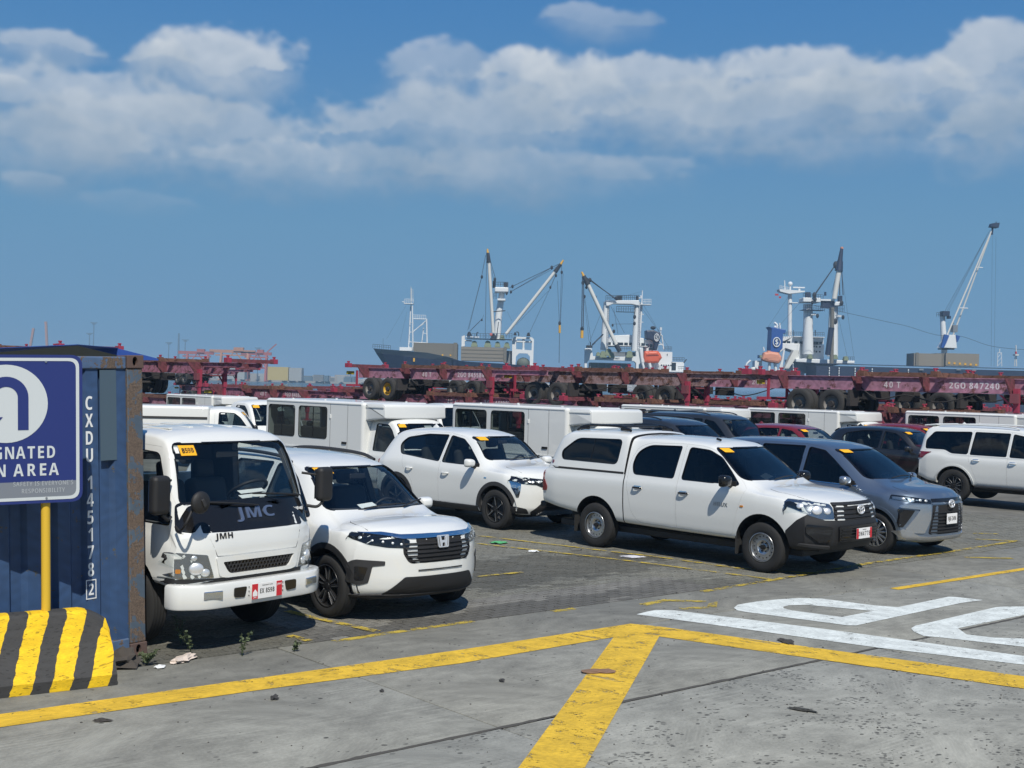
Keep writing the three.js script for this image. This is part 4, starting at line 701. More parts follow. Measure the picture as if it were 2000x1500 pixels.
      c.P('tail_light', roundPoly([[-2.15, 1.02], [-1.9, 1.04], [-1.93, 0.9], [-2.15, 0.86]], 0.02), { mode: 'side', off: 0.01, th: 0.03, n: 3 }, M.redLens);
      for (const s of [1, -1]) {
        mirror(c.car, 0.88, 1.06, s * 0.82, s, M.alloy, { w: 0.21, h: 0.14, d: 0.1 });
        for (const [k, x] of [['0', 0.10], ['1', -0.80]]) handle(c.doorNodes.get(k + (s > 0 ? 'r' : 'l')) ?? c.car, c.sh, x, 0.86 + (k === '1' ? 0.02 : 0), s, M.chrome, M.plastic);
      }
      orangeSticker(c.car, c.sh, 0.44, 1.525, 0.17, 0.045);
      wiper(c.car, c.sh, 0.30, 1.115, -0.30, 1.14); wiper(c.car, c.sh, -0.24, 1.115, -0.64, 1.16);
    },
  ],
};
// large sport utility with a raised rear window line
const UTILITY = {
  xr: -2.40, xf: 2.28, clear: 0.28,
  top: [[-2.40, 1.10], [-2.36, 1.25], [-2.26, 1.56], [-2.16, 1.74], [-2.05, 1.79], [-1.4, 1.81], [-0.5, 1.815], [0.1, 1.79], [0.36, 1.74], [0.5, 1.68], [1.15, 1.21], [1.3, 1.18], [1.8, 1.15], [2.12, 1.08], [2.22, 1.0], [2.28, 0.93]],
  belt: [[-2.40, 1.14], [-1.75, 1.15], [-1.45, 1.10], [0, 1.08], [1.1, 1.06], [1.5, 1.03], [2.28, 0.84]], sill: [[-2.40, 0.55], [-1.9, 0.44], [-0.9, 0.40], [0.9, 0.40], [1.6, 0.38], [2.28, 0.36]],
  wid: [[-2.40, 0.88], [-1.9, 0.92], [0, 0.905], [1.4, 0.92], [1.9, 0.90], [2.28, 0.87]], roofw: [[-2.40, 0.72], [-2.0, 0.65], [0.4, 0.635], [0.5, 0.64], [1.15, 0.74], [1.5, 0.80], [2.28, 0.78]],
  nose: { x0: 1.6, k: 0.34, p: 3.2, y: [[0.3, -0.08], [0.45, 0.02], [0.7, 0.03], [0.9, 0], [1.1, -0.06]] }, tail: { x0: -2.05, k: 0.15, p: 4, y: [[0.4, 0.06], [0.6, 0], [1.8, 0]] },
  cavity: [[-2.18, 1.02, 0.25]],
  glass: {
    side: [roundPoly([[0.82, 1.11], [0.42, 1.46], [0.24, 1.60], [-0.05, 1.65], [-0.07, 1.125]], 0.04), roundPoly([[-0.15, 1.13], [-0.13, 1.66], [-0.95, 1.66], [-1.0, 1.135]], 0.03), roundPoly([[-1.06, 1.14], [-1.03, 1.66], [-1.95, 1.63], [-2.12, 1.42], [-2.10, 1.225], [-1.62, 1.225], [-1.45, 1.145]], 0.05)],
    wind: roundPoly([[-0.72, 1.24], [0.72, 1.24], [0.605, 1.655], [-0.605, 1.655]], 0.05), windx: 0.38, rear: roundPoly([[-0.60, 1.25], [0.60, 1.25], [0.54, 1.64], [-0.54, 1.64]], 0.06), rearx: -1.9,
  },
  glassMats: { side: M.glassDark, wind: M.glass, rear: M.glassDark },
  doors: [roundPoly([[0.90, 0.47, 0.06], [0.94, 0.8], [0.91, 1.08, 0.03], [0.45, 1.48], [0.26, 1.64], [-0.105, 1.70, 0.01], [-0.105, 0.47, 0.02]], 0.08), roundPoly([[-0.117, 0.47, 0.02], [-0.117, 1.70, 0.01], [-1.0, 1.70, 0.02], [-1.04, 1.10], [-1.0, 0.95], [-0.86, 0.66], [-0.82, 0.47]], 0.08)],
  arch: [[1.37, 0.40, 0.455], [-1.37, 0.40, 0.455]], wheels: [[1.37, 0.385, 0, 0.80], [-1.37, 0.385, 0, 0.80]], wheel: { r: 0.385, w: 0.25, rimR: 0.225, kind: 'alloy', opts: { dark: true, spokes: 6, twist: 0.05 } },
  fit: [
    cabin({ x1: 0.02, x2: -0.85, third: -1.6, y: 0.95, dx: 0.85, my: 1.53, mx: 0.15 }),
    (c) => {
      lamp(c, 'headlight', roundPoly([[0.5, 0.86], [0.5, 0.94], [0.75, 0.98], [0.86, 0.99], [0.84, 0.90]], 0.015), { base: M.gloss });
      c.P('tail_light', roundPoly([[-2.33, 1.145], [-1.93, 1.15, 0.005], [-2.05, 1.09], [-2.16, 1.0], [-2.33, 0.985]], 0.012), { mode: 'side', off: 0.014, th: 0.03, n: 4 }, M.redLens);
      bodyStrip(c, 'window_chrome', [[-2.12, 1.20], [-1.64, 1.20], [-1.46, 1.12], [0.2, 1.10], [0.85, 1.085]], 0.016, M.white, { off: 0.004 });
      archTrim(c, -1.37, 0.40, 0.46, 0.03, c.paintMat); archTrim(c, 1.37, 0.40, 0.46, 0.03, c.paintMat);
      part(c.car, 'side_step', box(1.7, 0.05, 0.16, 0, 0.40, 0.86, 0.02), M.plastic);
      part(c.car, 'roof_spoiler', box(0.32, 0.035, 1.16, -2.12, 1.785, 0, 0.015, [0, 0, 0.12]), c.paintMat);
      part(c.car, 'antenna_fin', new THREE.ConeGeometry(0.06, 0.08, 10).scale(1.6, 1, 0.35).translate(-1.55, 1.83, 0), c.paintMat);
      for (const s of [1, -1]) {
        mirror(c.car, 0.75, 1.15, s * 0.87, s, c.paintMat);
        for (const [k, x] of [['0', 0.02], ['1', -0.84]]) handle(c.doorNodes.get(k + (s > 0 ? 'r' : 'l')) ?? c.car, c.sh, x, 0.985 + (k === '1' ? 0.02 : 0), s, c.paintMat, M.chrome);
        part(c.car, 'roof_rail', merge([tube([[0.05, 1.76, s * 0.6], [-0.1, 1.80, s * 0.61], [-1.2, 1.825, s * 0.61], [-1.85, 1.80, s * 0.62]], 0.016, 24, 8)]), c.paintMat);
      }
      part(c.car, 'exhaust_silencer', merge([bar([-2.0, 0.42, 0.3], [-1.9, 0.42, -0.3], 0.11, 12), box(1.2, 0.12, 0.7, -1.0, 0.38, 0, 0.03)]), M.plastic);
    },
  ],
};
// forward-control light truck: cab only; chassis and bed are added below
const TRUCK = {
  xr: 0.62, xf: 2.28, clear: 0.4, under: false, stations: 60,
  top: [[0.62, 1.99], [0.70, 2.04], [0.9, 2.085], [1.3, 2.105], [1.6, 2.09], [1.74, 2.055], [1.83, 2.0], [2.20, 1.30], [2.245, 1.19], [2.28, 1.12]],
  belt: [[0.62, 1.16], [1.6, 1.16], [2.0, 1.14], [2.28, 1.0]], sill: [[0.62, 0.62], [1.8, 0.62], [2.1, 0.60], [2.28, 0.58]], wid: [[0.62, 0.87], [1.0, 0.875], [1.9, 0.875], [2.28, 0.865]], roofw: [[0.62, 0.73], [1.7, 0.735], [1.83, 0.745], [2.2, 0.83], [2.28, 0.83]], crown: [[0, 0.06], [1.8, 0.05], [2.28, 0.03]],
  nose: { x0: 1.75, k: 0.20, p: 5, y: [[0.55, -0.01], [0.75, 0.03], [0.95, 0.03], [1.15, 0.0], [1.3, -0.02]] }, tail: { x0: 0.8, k: 0.03, p: 6, y: [[0.5, 0], [2.2, 0]] },
  tuck: 0.965, shoulder: 0.975, cavity: [[0.70, 2.02, 0.22]], doorz: 0.6, cutz: 0.4,
  glass: {
    side: [roundPoly([[2.03, 1.20, 0.05], [1.99, 1.36], [1.74, 1.86, 0.06], [1.05, 1.90], [1.03, 1.22]], 0.06)],
    wind: roundPoly([[-0.765, 1.385], [0.765, 1.385], [0.70, 1.955], [-0.70, 1.955]], 0.07), windx: 1.70, rear: roundPoly([[-0.5, 1.4], [0.5, 1.4], [0.48, 1.85], [-0.48, 1.85]], 0.06), rearx: 0.78,
  },
  glassMats: { side: M.glassClear, wind: M.glassClear, rear: M.glassClear },
  doors: [roundPoly([[2.03, 0.70], [2.07, 1.10], [2.05, 1.36], [1.77, 1.92], [0.98, 1.96], [0.95, 0.66], [1.2, 0.66]], 0.05)],
  arch: [[1.40, 0.44, 0.47]], archz: 0.45, wheels: [[1.40, 0.385, 0, 0.74], [-1.40, 0.385, 0, 0.74]], wheel: { r: 0.385, w: 0.21, rimR: 0.215, kind: 'steel' },
  fit: [
    (c) => {
      const { car, sh } = c;
      for (const [z, w] of [[0.46, 0.5], [-0.46, 0.5], [0.0, 0.32]]) seats(car, 0.95, 1.12, z, w);
      part(car, 'dashboard', box(0.32, 0.16, 1.46, 1.90, 1.27, 0, 0.06), M.plastic);
      const st = sub(car, 'steering_wheel'); st.position.set(1.66, 1.44, -0.40); st.rotation.z = -1.0;
      part(st, 'ring', new THREE.TorusGeometry(0.205, 0.017, 10, 40).rotateY(Math.PI / 2), M.plastic); part(st, 'hub', merge([box(0.05, 0.13, 0.17, 0.02, 0, 0, 0.03), bar([0.02, 0, -0.2], [0.02, 0, 0.2], 0.015), bar([0.02, -0.2, 0], [0.02, 0, 0], 0.015)]), M.plastic);
      part(car, 'rear_view_mirror', box(0.02, 0.07, 0.28, 1.80, 1.83, 0.0, 0.02), M.plastic);
      c.P('cowl_panel', roundPoly([[-0.835, 1.125, 0.05], [0.835, 1.125, 0.05], [0.80, 1.385], [0.755, 1.41], [-0.755, 1.41], [-0.80, 1.385]], 0.03), { mode: 'front', off: 0.005, th: 0.012, n: 8 }, M.gloss, false);
      c.P('cowl_corner', roundPoly([[2.08, 1.15], [2.20, 1.13], [2.16, 1.40], [2.09, 1.38]], 0.02), { mode: 'side', off: 0.005, th: 0.01, n: 3 }, M.gloss);
      flatLetters(c, 'JMC', 0.115, 'front', -0.03, 1.265, 1, std([0.13, 0.17, 0.26], 0.4, 0.5), { sx: 1.55, depth: 0.012 });
      flatLetters(c, 'JMH', 0.055, 'front', 0.42, 1.085, 1, M.ink, { sx: 1.35 });
      const dots = []; for (let i = 0; i < 9; i++) dots.push(box(0.013, 0.022 + (i % 3) * 0.006, 0.002, -0.09 + i * 0.02, 0, 0)); { const q = sh.skin.smooth('front', -0.62, 1.275), m = part(car, 'small_badge', merge(dots), M.paper); m.position.copy(q.p).addScaledVector(q.n, 0.008); m.rotation.y = Math.PI / 2; }
      // front face: seams, grille with honeycomb, lamps
      const seamP = (line) => c.P('panel_seam', stripPoly(resample(line, 0.06), 0.006), { mode: 'front', off: 0.0012, th: 0.003, n: 1 }, M.seam, false);
      seamP([[-0.50, 0.905], [0.50, 0.905]]); seamP([[0.50, 0.905], [0.585, 1.115]]); seamP([[-0.50, 0.905], [-0.585, 1.115]]);
      const gr = part(car, 'grille', patch(sh.skin, roundPoly([[-0.38, 0.735, 0.05], [0.38, 0.735, 0.05], [0.45, 0.85], [-0.45, 0.85]], 0.02), { mode: 'front', off: 0.004, th: 0.01, n: 6 }), M.gloss);
      const hex = []; for (let r = 0; r < 3; r++) for (let i = -10; i <= 10; i++) { const z = i * 0.042 + (r % 2) * 0.021, y = 0.757 + r * 0.036; if (Math.abs(z) < 0.36 + r * 0.03) hex.push(new THREE.TorusGeometry(0.021, 0.0045, 4, 6).rotateY(Math.PI / 2).translate(sh.skin.at('front', z, y).p.x + 0.012, y, z)); }
      part(gr, 'grille_mesh', merge(hex), M.plasticGrey);
      c.P('grille_surround', roundPoly([[-0.52, 0.90], [0.52, 0.90], [0.48, 0.715, 0.06], [0.40, 0.70], [-0.40, 0.70], [-0.48, 0.715, 0.06]], 0.03), { mode: 'front', off: 0.022, th: 0.03, n: 6, holes: [roundPoly([[-0.38, 0.735, 0.05], [0.38, 0.735, 0.05], [0.45, 0.85], [-0.45, 0.85]], 0.02)] }, c.paintMat, false);
      lamp(c, 'headlight', roundPoly([[0.53, 0.705], [0.60, 0.925], [0.80, 0.95], [0.872, 0.955], [0.872, 0.72], [0.80, 0.70]], 0.015), { bowls: [[0.70, 0.80, 0.07], [0.62, 0.76, 0.045], [0.72, 0.90, 0.03]], amber: roundPoly([[0.815, 0.76], [0.85, 0.76], [0.85, 0.80], [0.815, 0.80]], 0.01) });
      // bumper: a curved beam with slots, lamps and plate
      const plan = roundPoly([[2.05, 0.925], [2.20, 0.93, 0.16], [2.40, 0.70, 0.4], [2.43, 0.0, 0.3], [2.40, -0.70, 0.4], [2.20, -0.93, 0.16], [2.05, -0.925], [2.05, -0.84], [2.22, -0.70], [2.25, 0], [2.22, 0.70], [2.05, 0.84]], 0.04, 8);
      const bg = extr(plan, 0.235, 0.03).rotateX(Math.PI / 2); bg.translate(0, 0.545, 0);
      const bump = part(car, 'bumper', toCreasedNormals(plain(bg), 0.6), c.paintMat);
      const bx = (z) => 2.425 - 0.03 * Math.pow(Math.abs(z) / 0.7, 2) - (Math.abs(z) > 0.66 ? (Math.abs(z) - 0.66) * 0.5 : 0);
      for (const s of [1, -1]) {
        const fog = part(bump, 'fog_lamp', box(0.02, 0.075, 0.19, bx(0.62) - 0.004, 0.565, s * 0.62, 0.008, [0, -s * 0.25, 0]), M.chrome); part(fog, 'lens', box(0.012, 0.06, 0.17, bx(0.62) + 0.008, 0.565, s * 0.62, 0.004, [0, -s * 0.25, 0]), M.lens);
        part(bump, 'air_slot', extr(roundPoly([[-0.075, 0.05], [0.075, 0.05], [0.075, -0.04], [-0.05, -0.05]].map(([a, b]) => [a * -s, b]), 0.02), 0.014).rotateY(Math.PI / 2).translate(bx(0.3) + 0.002, 0.56, s * 0.315), M.gloss);
        part(bump, 'bolt_row', merge([0.5, 0.54, 0.58].map((y) => new THREE.CylinderGeometry(0.005, 0.005, 0.008, 6).rotateZ(Math.PI / 2).translate(bx(0.2) + 0.004, y + 0.02, s * 0.215))), M.plastic);
      }
      c.P('bumper_gap', roundPoly([[-0.87, 0.655], [0.87, 0.655], [0.87, 0.71], [0.52, 0.70], [-0.52, 0.70], [-0.87, 0.71]], 0.01), { mode: 'front', off: 0.008, th: 0.02, n: 6 }, M.plastic, false);
      const pl = sub(car, 'number_plate'); pl.position.set(bx(0) + 0.014, 0.55, 0); pl.rotation.y = Math.PI / 2;
      part(pl, 'plate', box(0.38, 0.15, 0.005, 0, 0, 0, 0.002), M.plate); part(pl, 'lettering', textGeo('EX 859B', 0.046, { sx: 0.74, gap: 0.005 }).translate(0, -0.002, 0.004), M.ink);
      for (const s of [1, -1]) part(pl, 'red_panel', box(0.072, 0.145, 0.004, s * 0.154, 0, 0.002), M.plateRed);
      part(pl, 'white_mark', merge([extr([[-0.028, -0.01], [0, 0.022], [0.028, -0.01], [0.028, -0.045], [-0.028, -0.045]], 0.001).translate(-0.154, 0, 0.005), textGeo('JMC', 0.018, { sx: 1.3 }).translate(0.154, 0.04, 0.005), textGeo('JMC', 0.013, { sx: 1.2 }).translate(-0.154, -0.058, 0.005)]), M.plate);
      part(pl, 'small_lettering', merge([textGeo('TEMPORARY PLATE', 0.011, {}).translate(0, 0.05, 0.004)]), M.ink);
      // mirrors on arms
      for (const s of [1, -1]) {
        const mr = sub(car, 'wing_mirror');
        part(mr, 'mirror_head', box(0.11, 0.36, 0.20, 2.12, 1.50, s * 1.04, 0.05), M.plastic); part(mr, 'mirror_glass', box(0.004, 0.31, 0.16, 2.062, 1.50, s * 1.04), M.chrome);
        part(mr, 'arm', merge([tube([[2.05, 1.28, s * 0.86], [2.12, 1.27, s * 0.95], [2.13, 1.32, s * 1.02]], 0.016, 14, 8), tube([[2.0, 1.62, s * 0.83], [2.09, 1.60, s * 0.95]], 0.013, 8, 6)]), M.plastic);
        handle(c.doorNodes.get('0' + (s > 0 ? 'r' : 'l')) ?? car, sh, 1.08, 1.04, s, M.gloss);
      }
      const rm = sub(car, 'round_mirror'); part(rm, 'mirror_head', new THREE.SphereGeometry(0.105, 24, 16).scale(0.45, 1, 1).translate(2.40, 1.44, 0.80), M.plastic); part(rm, 'clip', box(0.02, 0.08, 0.035, 2.45, 1.44, 0.80, 0.008, [0.5, 0, 0]), M.plasticGrey); part(rm, 'arm', tube([[2.35, 1.43, 0.82], [2.36, 1.25, 0.93], [2.24, 1.17, 0.90], [2.14, 1.20, 0.87]], 0.013, 20, 8), M.plastic);
      wiper(car, sh, -0.08, 1.335, 0.56, 1.40); wiper(car, sh, -0.70, 1.395, -0.05, 1.45);
      orangeSticker(car, sh, 0.56, 1.885, 0.17, 0.095, 'B59B');
      part(car, 'sticker', patch(sh.skin, [[0.655, 1.86], [0.69, 1.86], [0.69, 1.915], [0.655, 1.915]], { mode: 'front', off: 0.001, th: 0, n: 1 }), M.paper);
      for (const y of [1.43, 1.475]) part(car, 'paper_sheet', patch(sh.skin, [[-0.26, y], [0.06, y - 0.01], [0.10, y + 0.022], [-0.22, y + 0.032]], { mode: 'front', off: -0.02, th: 0, n: 2 }), M.paper);
      part(car, 'roof_ribs', merge([-0.5, -0.25, 0, 0.25, 0.5].map((z) => box(0.8, 0.016, 0.05, 1.15, 2.095 - z * z * 0.06, z, 0.007))), c.paintMat);
      // chassis and flat bed behind the cab
      part(car, 'chassis', merge([box(4.9, 0.16, 0.08, -0.25, 0.60, 0.36), box(4.9, 0.16, 0.08, -0.25, 0.60, -0.36), bar([1.4, 0.385, -0.68], [1.4, 0.385, 0.68], 0.05), bar([-1.4, 0.385, -0.68], [-1.4, 0.385, 0.68], 0.07), box(0.5, 0.35, 0.5, 1.9, 0.55, 0, 0.05), box(0.9, 0.3, 0.4, 0.0, 0.55, 0.55, 0.05)]), M.plastic);
      part(car, 'cargo_bed', merge([box(3.1, 0.08, 1.8, -1.05, 0.86, 0, 0.02), box(3.1, 0.36, 0.04, -1.05, 1.06, 0.9, 0.01), box(3.1, 0.36, 0.04, -1.05, 1.06, -0.9, 0.01), box(0.04, 0.7, 1.8, 0.50, 1.2, 0, 0.01), box(0.04, 0.36, 1.8, -2.6, 1.06, 0, 0.01)]), c.paintMat);
    },
  ],
};
// small van cab used by the passenger-box vans and the flat-bed trucks
const VANCAB = {
  xr: 0.55, xf: 2.06, clear: 0.3, under: false, stations: 54,
  top: [[0.55, 1.70], [0.62, 1.735], [0.8, 1.755], [1.1, 1.75], [1.25, 1.725], [1.34, 1.68], [1.80, 1.10], [1.9, 1.03], [2.0, 0.94], [2.06, 0.86]],
  belt: [[0.55, 1.05], [1.6, 1.03], [2.06, 0.78]], sill: [[0.55, 0.40], [1.7, 0.40], [2.06, 0.36]], wid: [[0.55, 0.81], [1.5, 0.815], [1.9, 0.80], [2.06, 0.78]], roofw: [[0.55, 0.66], [1.25, 0.66], [1.34, 0.67], [1.8, 0.72], [2.06, 0.70]],
  nose: { x0: 1.6, k: 0.18, p: 4, y: [[0.3, -0.02], [0.5, 0.03], [0.8, 0], [1.0, -0.03]] }, tail: { x0: 0.7, k: 0.02, p: 6, y: [[0.3, 0], [2, 0]] }, cavity: [[0.62, 1.64, 0.2]], doorz: 0.55,
  glass: { side: [roundPoly([[1.66, 1.06], [1.33, 1.50], [1.18, 1.61], [0.82, 1.62], [0.80, 1.07]], 0.04)], wind: roundPoly([[-0.67, 1.14], [0.67, 1.14], [0.605, 1.635], [-0.605, 1.635]], 0.05), windx: 1.22, rear: roundPoly([[-0.45, 1.2], [0.45, 1.2], [0.42, 1.55], [-0.42, 1.55]], 0.05), rearx: 0.7 },
  glassMats: { side: M.glass, wind: M.glass, rear: M.glassClear },
  doors: [roundPoly([[1.62, 0.56], [1.74, 0.98], [1.36, 1.54], [1.18, 1.66], [0.72, 1.67], [0.70, 0.52], [1.0, 0.52]], 0.06)],
  arch: [[1.30, 0.35, 0.36]], wheels: [[1.30, 0.32, 0, 0.69], [-1.55, 0.32, 0, 0.69]], wheel: { r: 0.32, w: 0.19, rimR: 0.18, kind: 'steel' },
  fit: [
    (c) => {
      for (const z of [0.38, -0.38]) seats(c.car, 0.85, 0.95, z, 0.5);
      part(c.car, 'dashboard', box(0.26, 0.14, 1.3, 1.52, 1.05, 0, 0.05), M.plastic); steering(c.car, 1.32, 1.13, -0.36);
      lamp(c, 'headlight', roundPoly([[0.42, 0.66], [0.42, 0.80], [0.72, 0.82], [0.74, 0.68]], 0.02), {});
      grille(c, roundPoly([[-0.40, 0.68], [0.40, 0.68], [0.40, 0.80], [-0.40, 0.80]], 0.02), [[0.71, 0.39], [0.765, 0.39]], { bw: 0.02 });
      c.P('bumper', roundPoly([[-0.78, 0.37], [0.78, 0.37], [0.78, 0.60], [-0.78, 0.60]], 0.04), { mode: 'front', off: 0.03, th: 0.05, n: 6 }, M.plastic, false);
      for (const s of [1, -1]) { mirror(c.car, 1.62, 1.12, s * 0.80, s, M.gloss, { w: 0.16, h: 0.22, d: 0.08 }); handle(c.doorNodes.get('0' + (s > 0 ? 'r' : 'l')) ?? c.car, c.sh, 0.82, 0.90, s, M.gloss); }
      orangeSticker(c.car, c.sh, 0.50, 1.60, 0.17, 0.065);
      c.P('window_sticker', [[0.86, 1.58], [0.96, 1.58], [0.96, 1.605], [0.86, 1.605]], { mode: 'side', off: -0.004, th: 0, n: 1 }, M.paper, false);
      part(c.car, 'paper_sheet', patch(c.sh.skin, [[-0.30, 1.50], [-0.10, 1.50], [-0.08, 1.61], [-0.28, 1.61]], { mode: 'front', off: -0.02, th: 0, n: 2 }), M.paper);
    },
  ],
};
const boxCache = {};
function passengerBox(car, mat) { // glazed passenger box behind and over the cab
  if (!boxCache.geo) {
    const slotP = new THREE.MeshBasicMaterial(), slotL = new THREE.MeshBasicMaterial();
    const rbox = (w, h, d, x, y, z, r) => plain(new RoundedBoxGeometry(w, h, d, 5, r).translate(x, y, z));
    let b = brush(rbox(3.57, 1.46, 1.80, -1.165, 1.32, 0, 0.075), slotP);
    b = ev.evaluate(b, brush(rbox(3.45, 1.22, 1.70, -1.165, 1.36, 0, 0.05), slotL), SUBTRACTION);
    const wins = [roundPoly([[-2.80, 1.24], [-1.80, 1.24], [-1.80, 1.91], [-2.80, 1.91]], 0.08), roundPoly([[-1.64, 1.24], [-0.62, 1.24], [-0.62, 1.91], [-1.64, 1.91]], 0.08)];
    b = ev.evaluate(b, brush(merge(wins.flatMap((p) => [prism(p, 'side', 0.5, 1.4), prism(p, 'side', -1.4, -0.5)])), slotL), SUBTRACTION);
    b = ev.evaluate(b, brush(prism(mirrorZ(roundPoly([[-0.62, 1.30], [0.62, 1.30], [0.62, 1.85], [-0.62, 1.85]], 0.07)), 'rear', -4, -2.6), slotL), SUBTRACTION);
    b = ev.evaluate(b, brush(plain(box(0.8, 1.3, 1.2, 0.6, 1.3, 0)), slotL), SUBTRACTION);
    b = ev.evaluate(b, brush(merge([-1.55].flatMap((x) => [prism([...arcPts(x, 0.40, 0.40, -20, 200, 20)], 'side', 0.45, 1.4), prism([...arcPts(x, 0.40, 0.40, -20, 200, 20)], 'side', -1.4, -0.45)])), slotL), SUBTRACTION);
    const g = groupsOf(b); boxCache.geo = [g.get(slotP), g.get(slotL)]; boxCache.wins = wins;
    boxCache.luton = (() => { const s = extr(roundPoly([[0.55, 1.66], [1.25, 1.735], [1.23, 2.0, 0.05], [1.15, 2.035, 0.03], [0.55, 2.037]], 0.03, 6), 1.66, 0.04); return toCreasedNormals(plain(s), 0.7); })();
  }
  part(car, 'passenger_box', boxCache.geo[0], mat); part(car, 'box_lining', boxCache.geo[1], M.boxLining ??= std([0.38, 0.40, 0.40], 0.8));
  part(car, 'over_cab', boxCache.luton, mat);
  for (const s of [1, -1]) {
    part(car, 'drip_rail', merge([beam([0.62, 1.96, s * 0.835], [1.20, 1.96, s * 0.835], 0.02, 0.025), beam([-2.9, 2.0, s * 0.905], [0.55, 2.0, s * 0.905], 0.012, 0.02)]), mat);
    part(car, 'rub_rail', beam([-2.94, 1.02, s * 0.905], [0.6, 1.02, s * 0.905], 0.012, 0.03), M.whiteVan);
    for (const x of [-0.50, 0.10]) part(car, 'panel_seam', box(0.006, 1.30, 0.004, x, 1.34, s * 0.9005), M.seam);
    for (const y of [0.98, 1.72]) part(car, 'door_hinge', box(0.05, 0.09, 0.02, -0.50, y, s * 0.905, 0.006), mat);
    part(car, 'box_handle', box(0.16, 0.05, 0.025, 0.0, 1.18, s * 0.908, 0.01), M.gloss);
    part(car, 'side_lamp', box(0.09, 0.04, 0.02, -2.3, 0.86, s * 0.908, 0.008), M.amber);
    for (const y of [0.80, 0.90]) part(car, 'box_rib', box(3.3, 0.018, 0.012, -1.2, y, s * 0.902, 0.005), mat);
    part(car, 'tail_lamp', box(0.03, 0.26, 0.10, -2.955, 0.95, s * 0.80, 0.012), M.redLens);
    part(car, 'skirt', box(3.3, 0.10, 0.02, -1.2, 0.62, s * 0.89, 0.005), M.plastic);
    for (const p of boxCache.wins) {
      part(car, 'side_window', new THREE.ShapeGeometry(flatShape(insetPoly(p, -0.01))).translate(0, 0, s * 0.888), M.glass);
      part(car, 'window_seal', extr(insetPoly(p, -0.02), 0.012, 0, [insetPoly(p, 0.012).reverse()]).translate(0, 0, s * 0.902), M.gloss);
      part(car, 'window_bar', box(0.02, 0.64, 0.012, (p[0][0] + p[12][0]) / 2, 1.575, s * 0.885), M.gloss);
    }
  }
  part(car, 'bench_seat', merge([0.58, -0.58].flatMap((z) => [box(2.9, 0.10, 0.42, -1.3, 1.06, z, 0.04), box(2.9, 0.30, 0.08, -1.3, 1.32, z * 1.33, 0.03)])), M.seat);
  part(car, 'rear_window', new THREE.ShapeGeometry(flatShape(roundPoly([[-0.63, 1.29], [0.63, 1.29], [0.63, 1.86], [-0.63, 1.86]], 0.07))).rotateY(Math.PI / 2).translate(-2.93, 0, 0), M.glass);
  part(car, 'roof_clips', merge([[-2.3, 0.6], [-1.1, 0.6], [0.2, 0.6], [-2.3, -0.6], [0.2, -0.6]].map(([x, z]) => box(0.05, 0.025, 0.03, x, 2.055, z, 0.008))), mat);
  part(car, 'chassis', merge([box(4.6, 0.14, 0.08, -0.6, 0.45, 0.34), box(4.6, 0.14, 0.08, -0.6, 0.45, -0.34), bar([1.3, 0.32, -0.65], [1.3, 0.32, 0.65], 0.045), bar([-1.55, 0.32, -0.65], [-1.55, 0.32, 0.65], 0.06), box(0.5, 0.3, 0.9, 1.5, 0.45, 0, 0.05)]), M.plastic);
}
function panelBox(car, mat) { // plain closed box no taller than the cab
  part(car, 'cargo_box', toCreasedNormals(plain(new RoundedBoxGeometry(3.5, 1.12, 1.66, 4, 0.07).translate(-1.15, 1.20, 0)), 0.6), mat);
  for (const s of [1, -1]) part(car, 'trim_rail', beam([-2.85, 1.48, s * 0.84], [0.55, 1.48, s * 0.84], 0.02, 0.05), M.plasticGrey);
  part(car, 'chassis', merge([box(4.2, 0.14, 0.08, -0.4, 0.5, 0.34), box(4.2, 0.14, 0.08, -0.4, 0.5, -0.34), bar([1.3, 0.32, -0.65], [1.3, 0.32, 0.65], 0.045), bar([-1.55, 0.32, -0.65], [-1.55, 0.32, 0.65], 0.06)]), M.plastic);
}
function flatBed(car, mat) {
  part(car, 'cargo_bed', merge([box(2.9, 0.07, 1.7, -1.05, 0.74, 0, 0.02), box(2.9, 0.32, 0.035, -1.05, 0.92, 0.85, 0.01), box(2.9, 0.32, 0.035, -1.05, 0.92, -0.85, 0.01), box(0.035, 0.32, 1.7, -2.5, 0.92, 0, 0.01)]), mat);
  part(car, 'chassis', merge([box(4.2, 0.14, 0.08, -0.4, 0.5, 0.34), box(4.2, 0.14, 0.08, -0.4, 0.5, -0.34), bar([1.3, 0.32, -0.65], [1.3, 0.32, 0.65], 0.045), bar([-1.55, 0.32, -0.65], [-1.55, 0.32, 0.65], 0.06)]), M.plastic);
}

// ------------------------------------------------------------------ ground
function grainTexture(N, fn, srgb = true) { const d = new Uint8Array(N * N * 4); for (let y = 0; y < N; y++) for (let x = 0; x < N; x++) { const c = fn(x / N, y / N, x, y), o = (y * N + x) * 4; d[o] = clamp(c[0], 0, 1) * 255; d[o + 1] = clamp(c[1], 0, 1) * 255; d[o + 2] = clamp(c[2], 0, 1) * 255; d[o + 3] = 255; } const t = new THREE.DataTexture(d, N, N, THREE.RGBAFormat, THREE.UnsignedByteType); t.wrapS = t.wrapT = THREE.RepeatWrapping; t.magFilter = THREE.LinearFilter; t.colorSpace = srgb ? THREE.SRGBColorSpace : THREE.NoColorSpace; t.needsUpdate = true; return t; }
const wrapN = (u, v, f, s = 0) => { const a = u * 2 * Math.PI, b = v * 2 * Math.PI, R = f / (2 * Math.PI); return noise3(Math.cos(a) * R + s, Math.sin(a) * R + Math.cos(b) * R * 1.3, Math.sin(b) * R * 1.3 + s * 2); };
function hash2(x, y) { let h = Math.imul(x, 374761393) + Math.imul(y, 668265263) | 0; h = Math.imul(h ^ (h >>> 13), 1274126177); return ((h ^ (h >>> 16)) >>> 0) / 4294967296; }
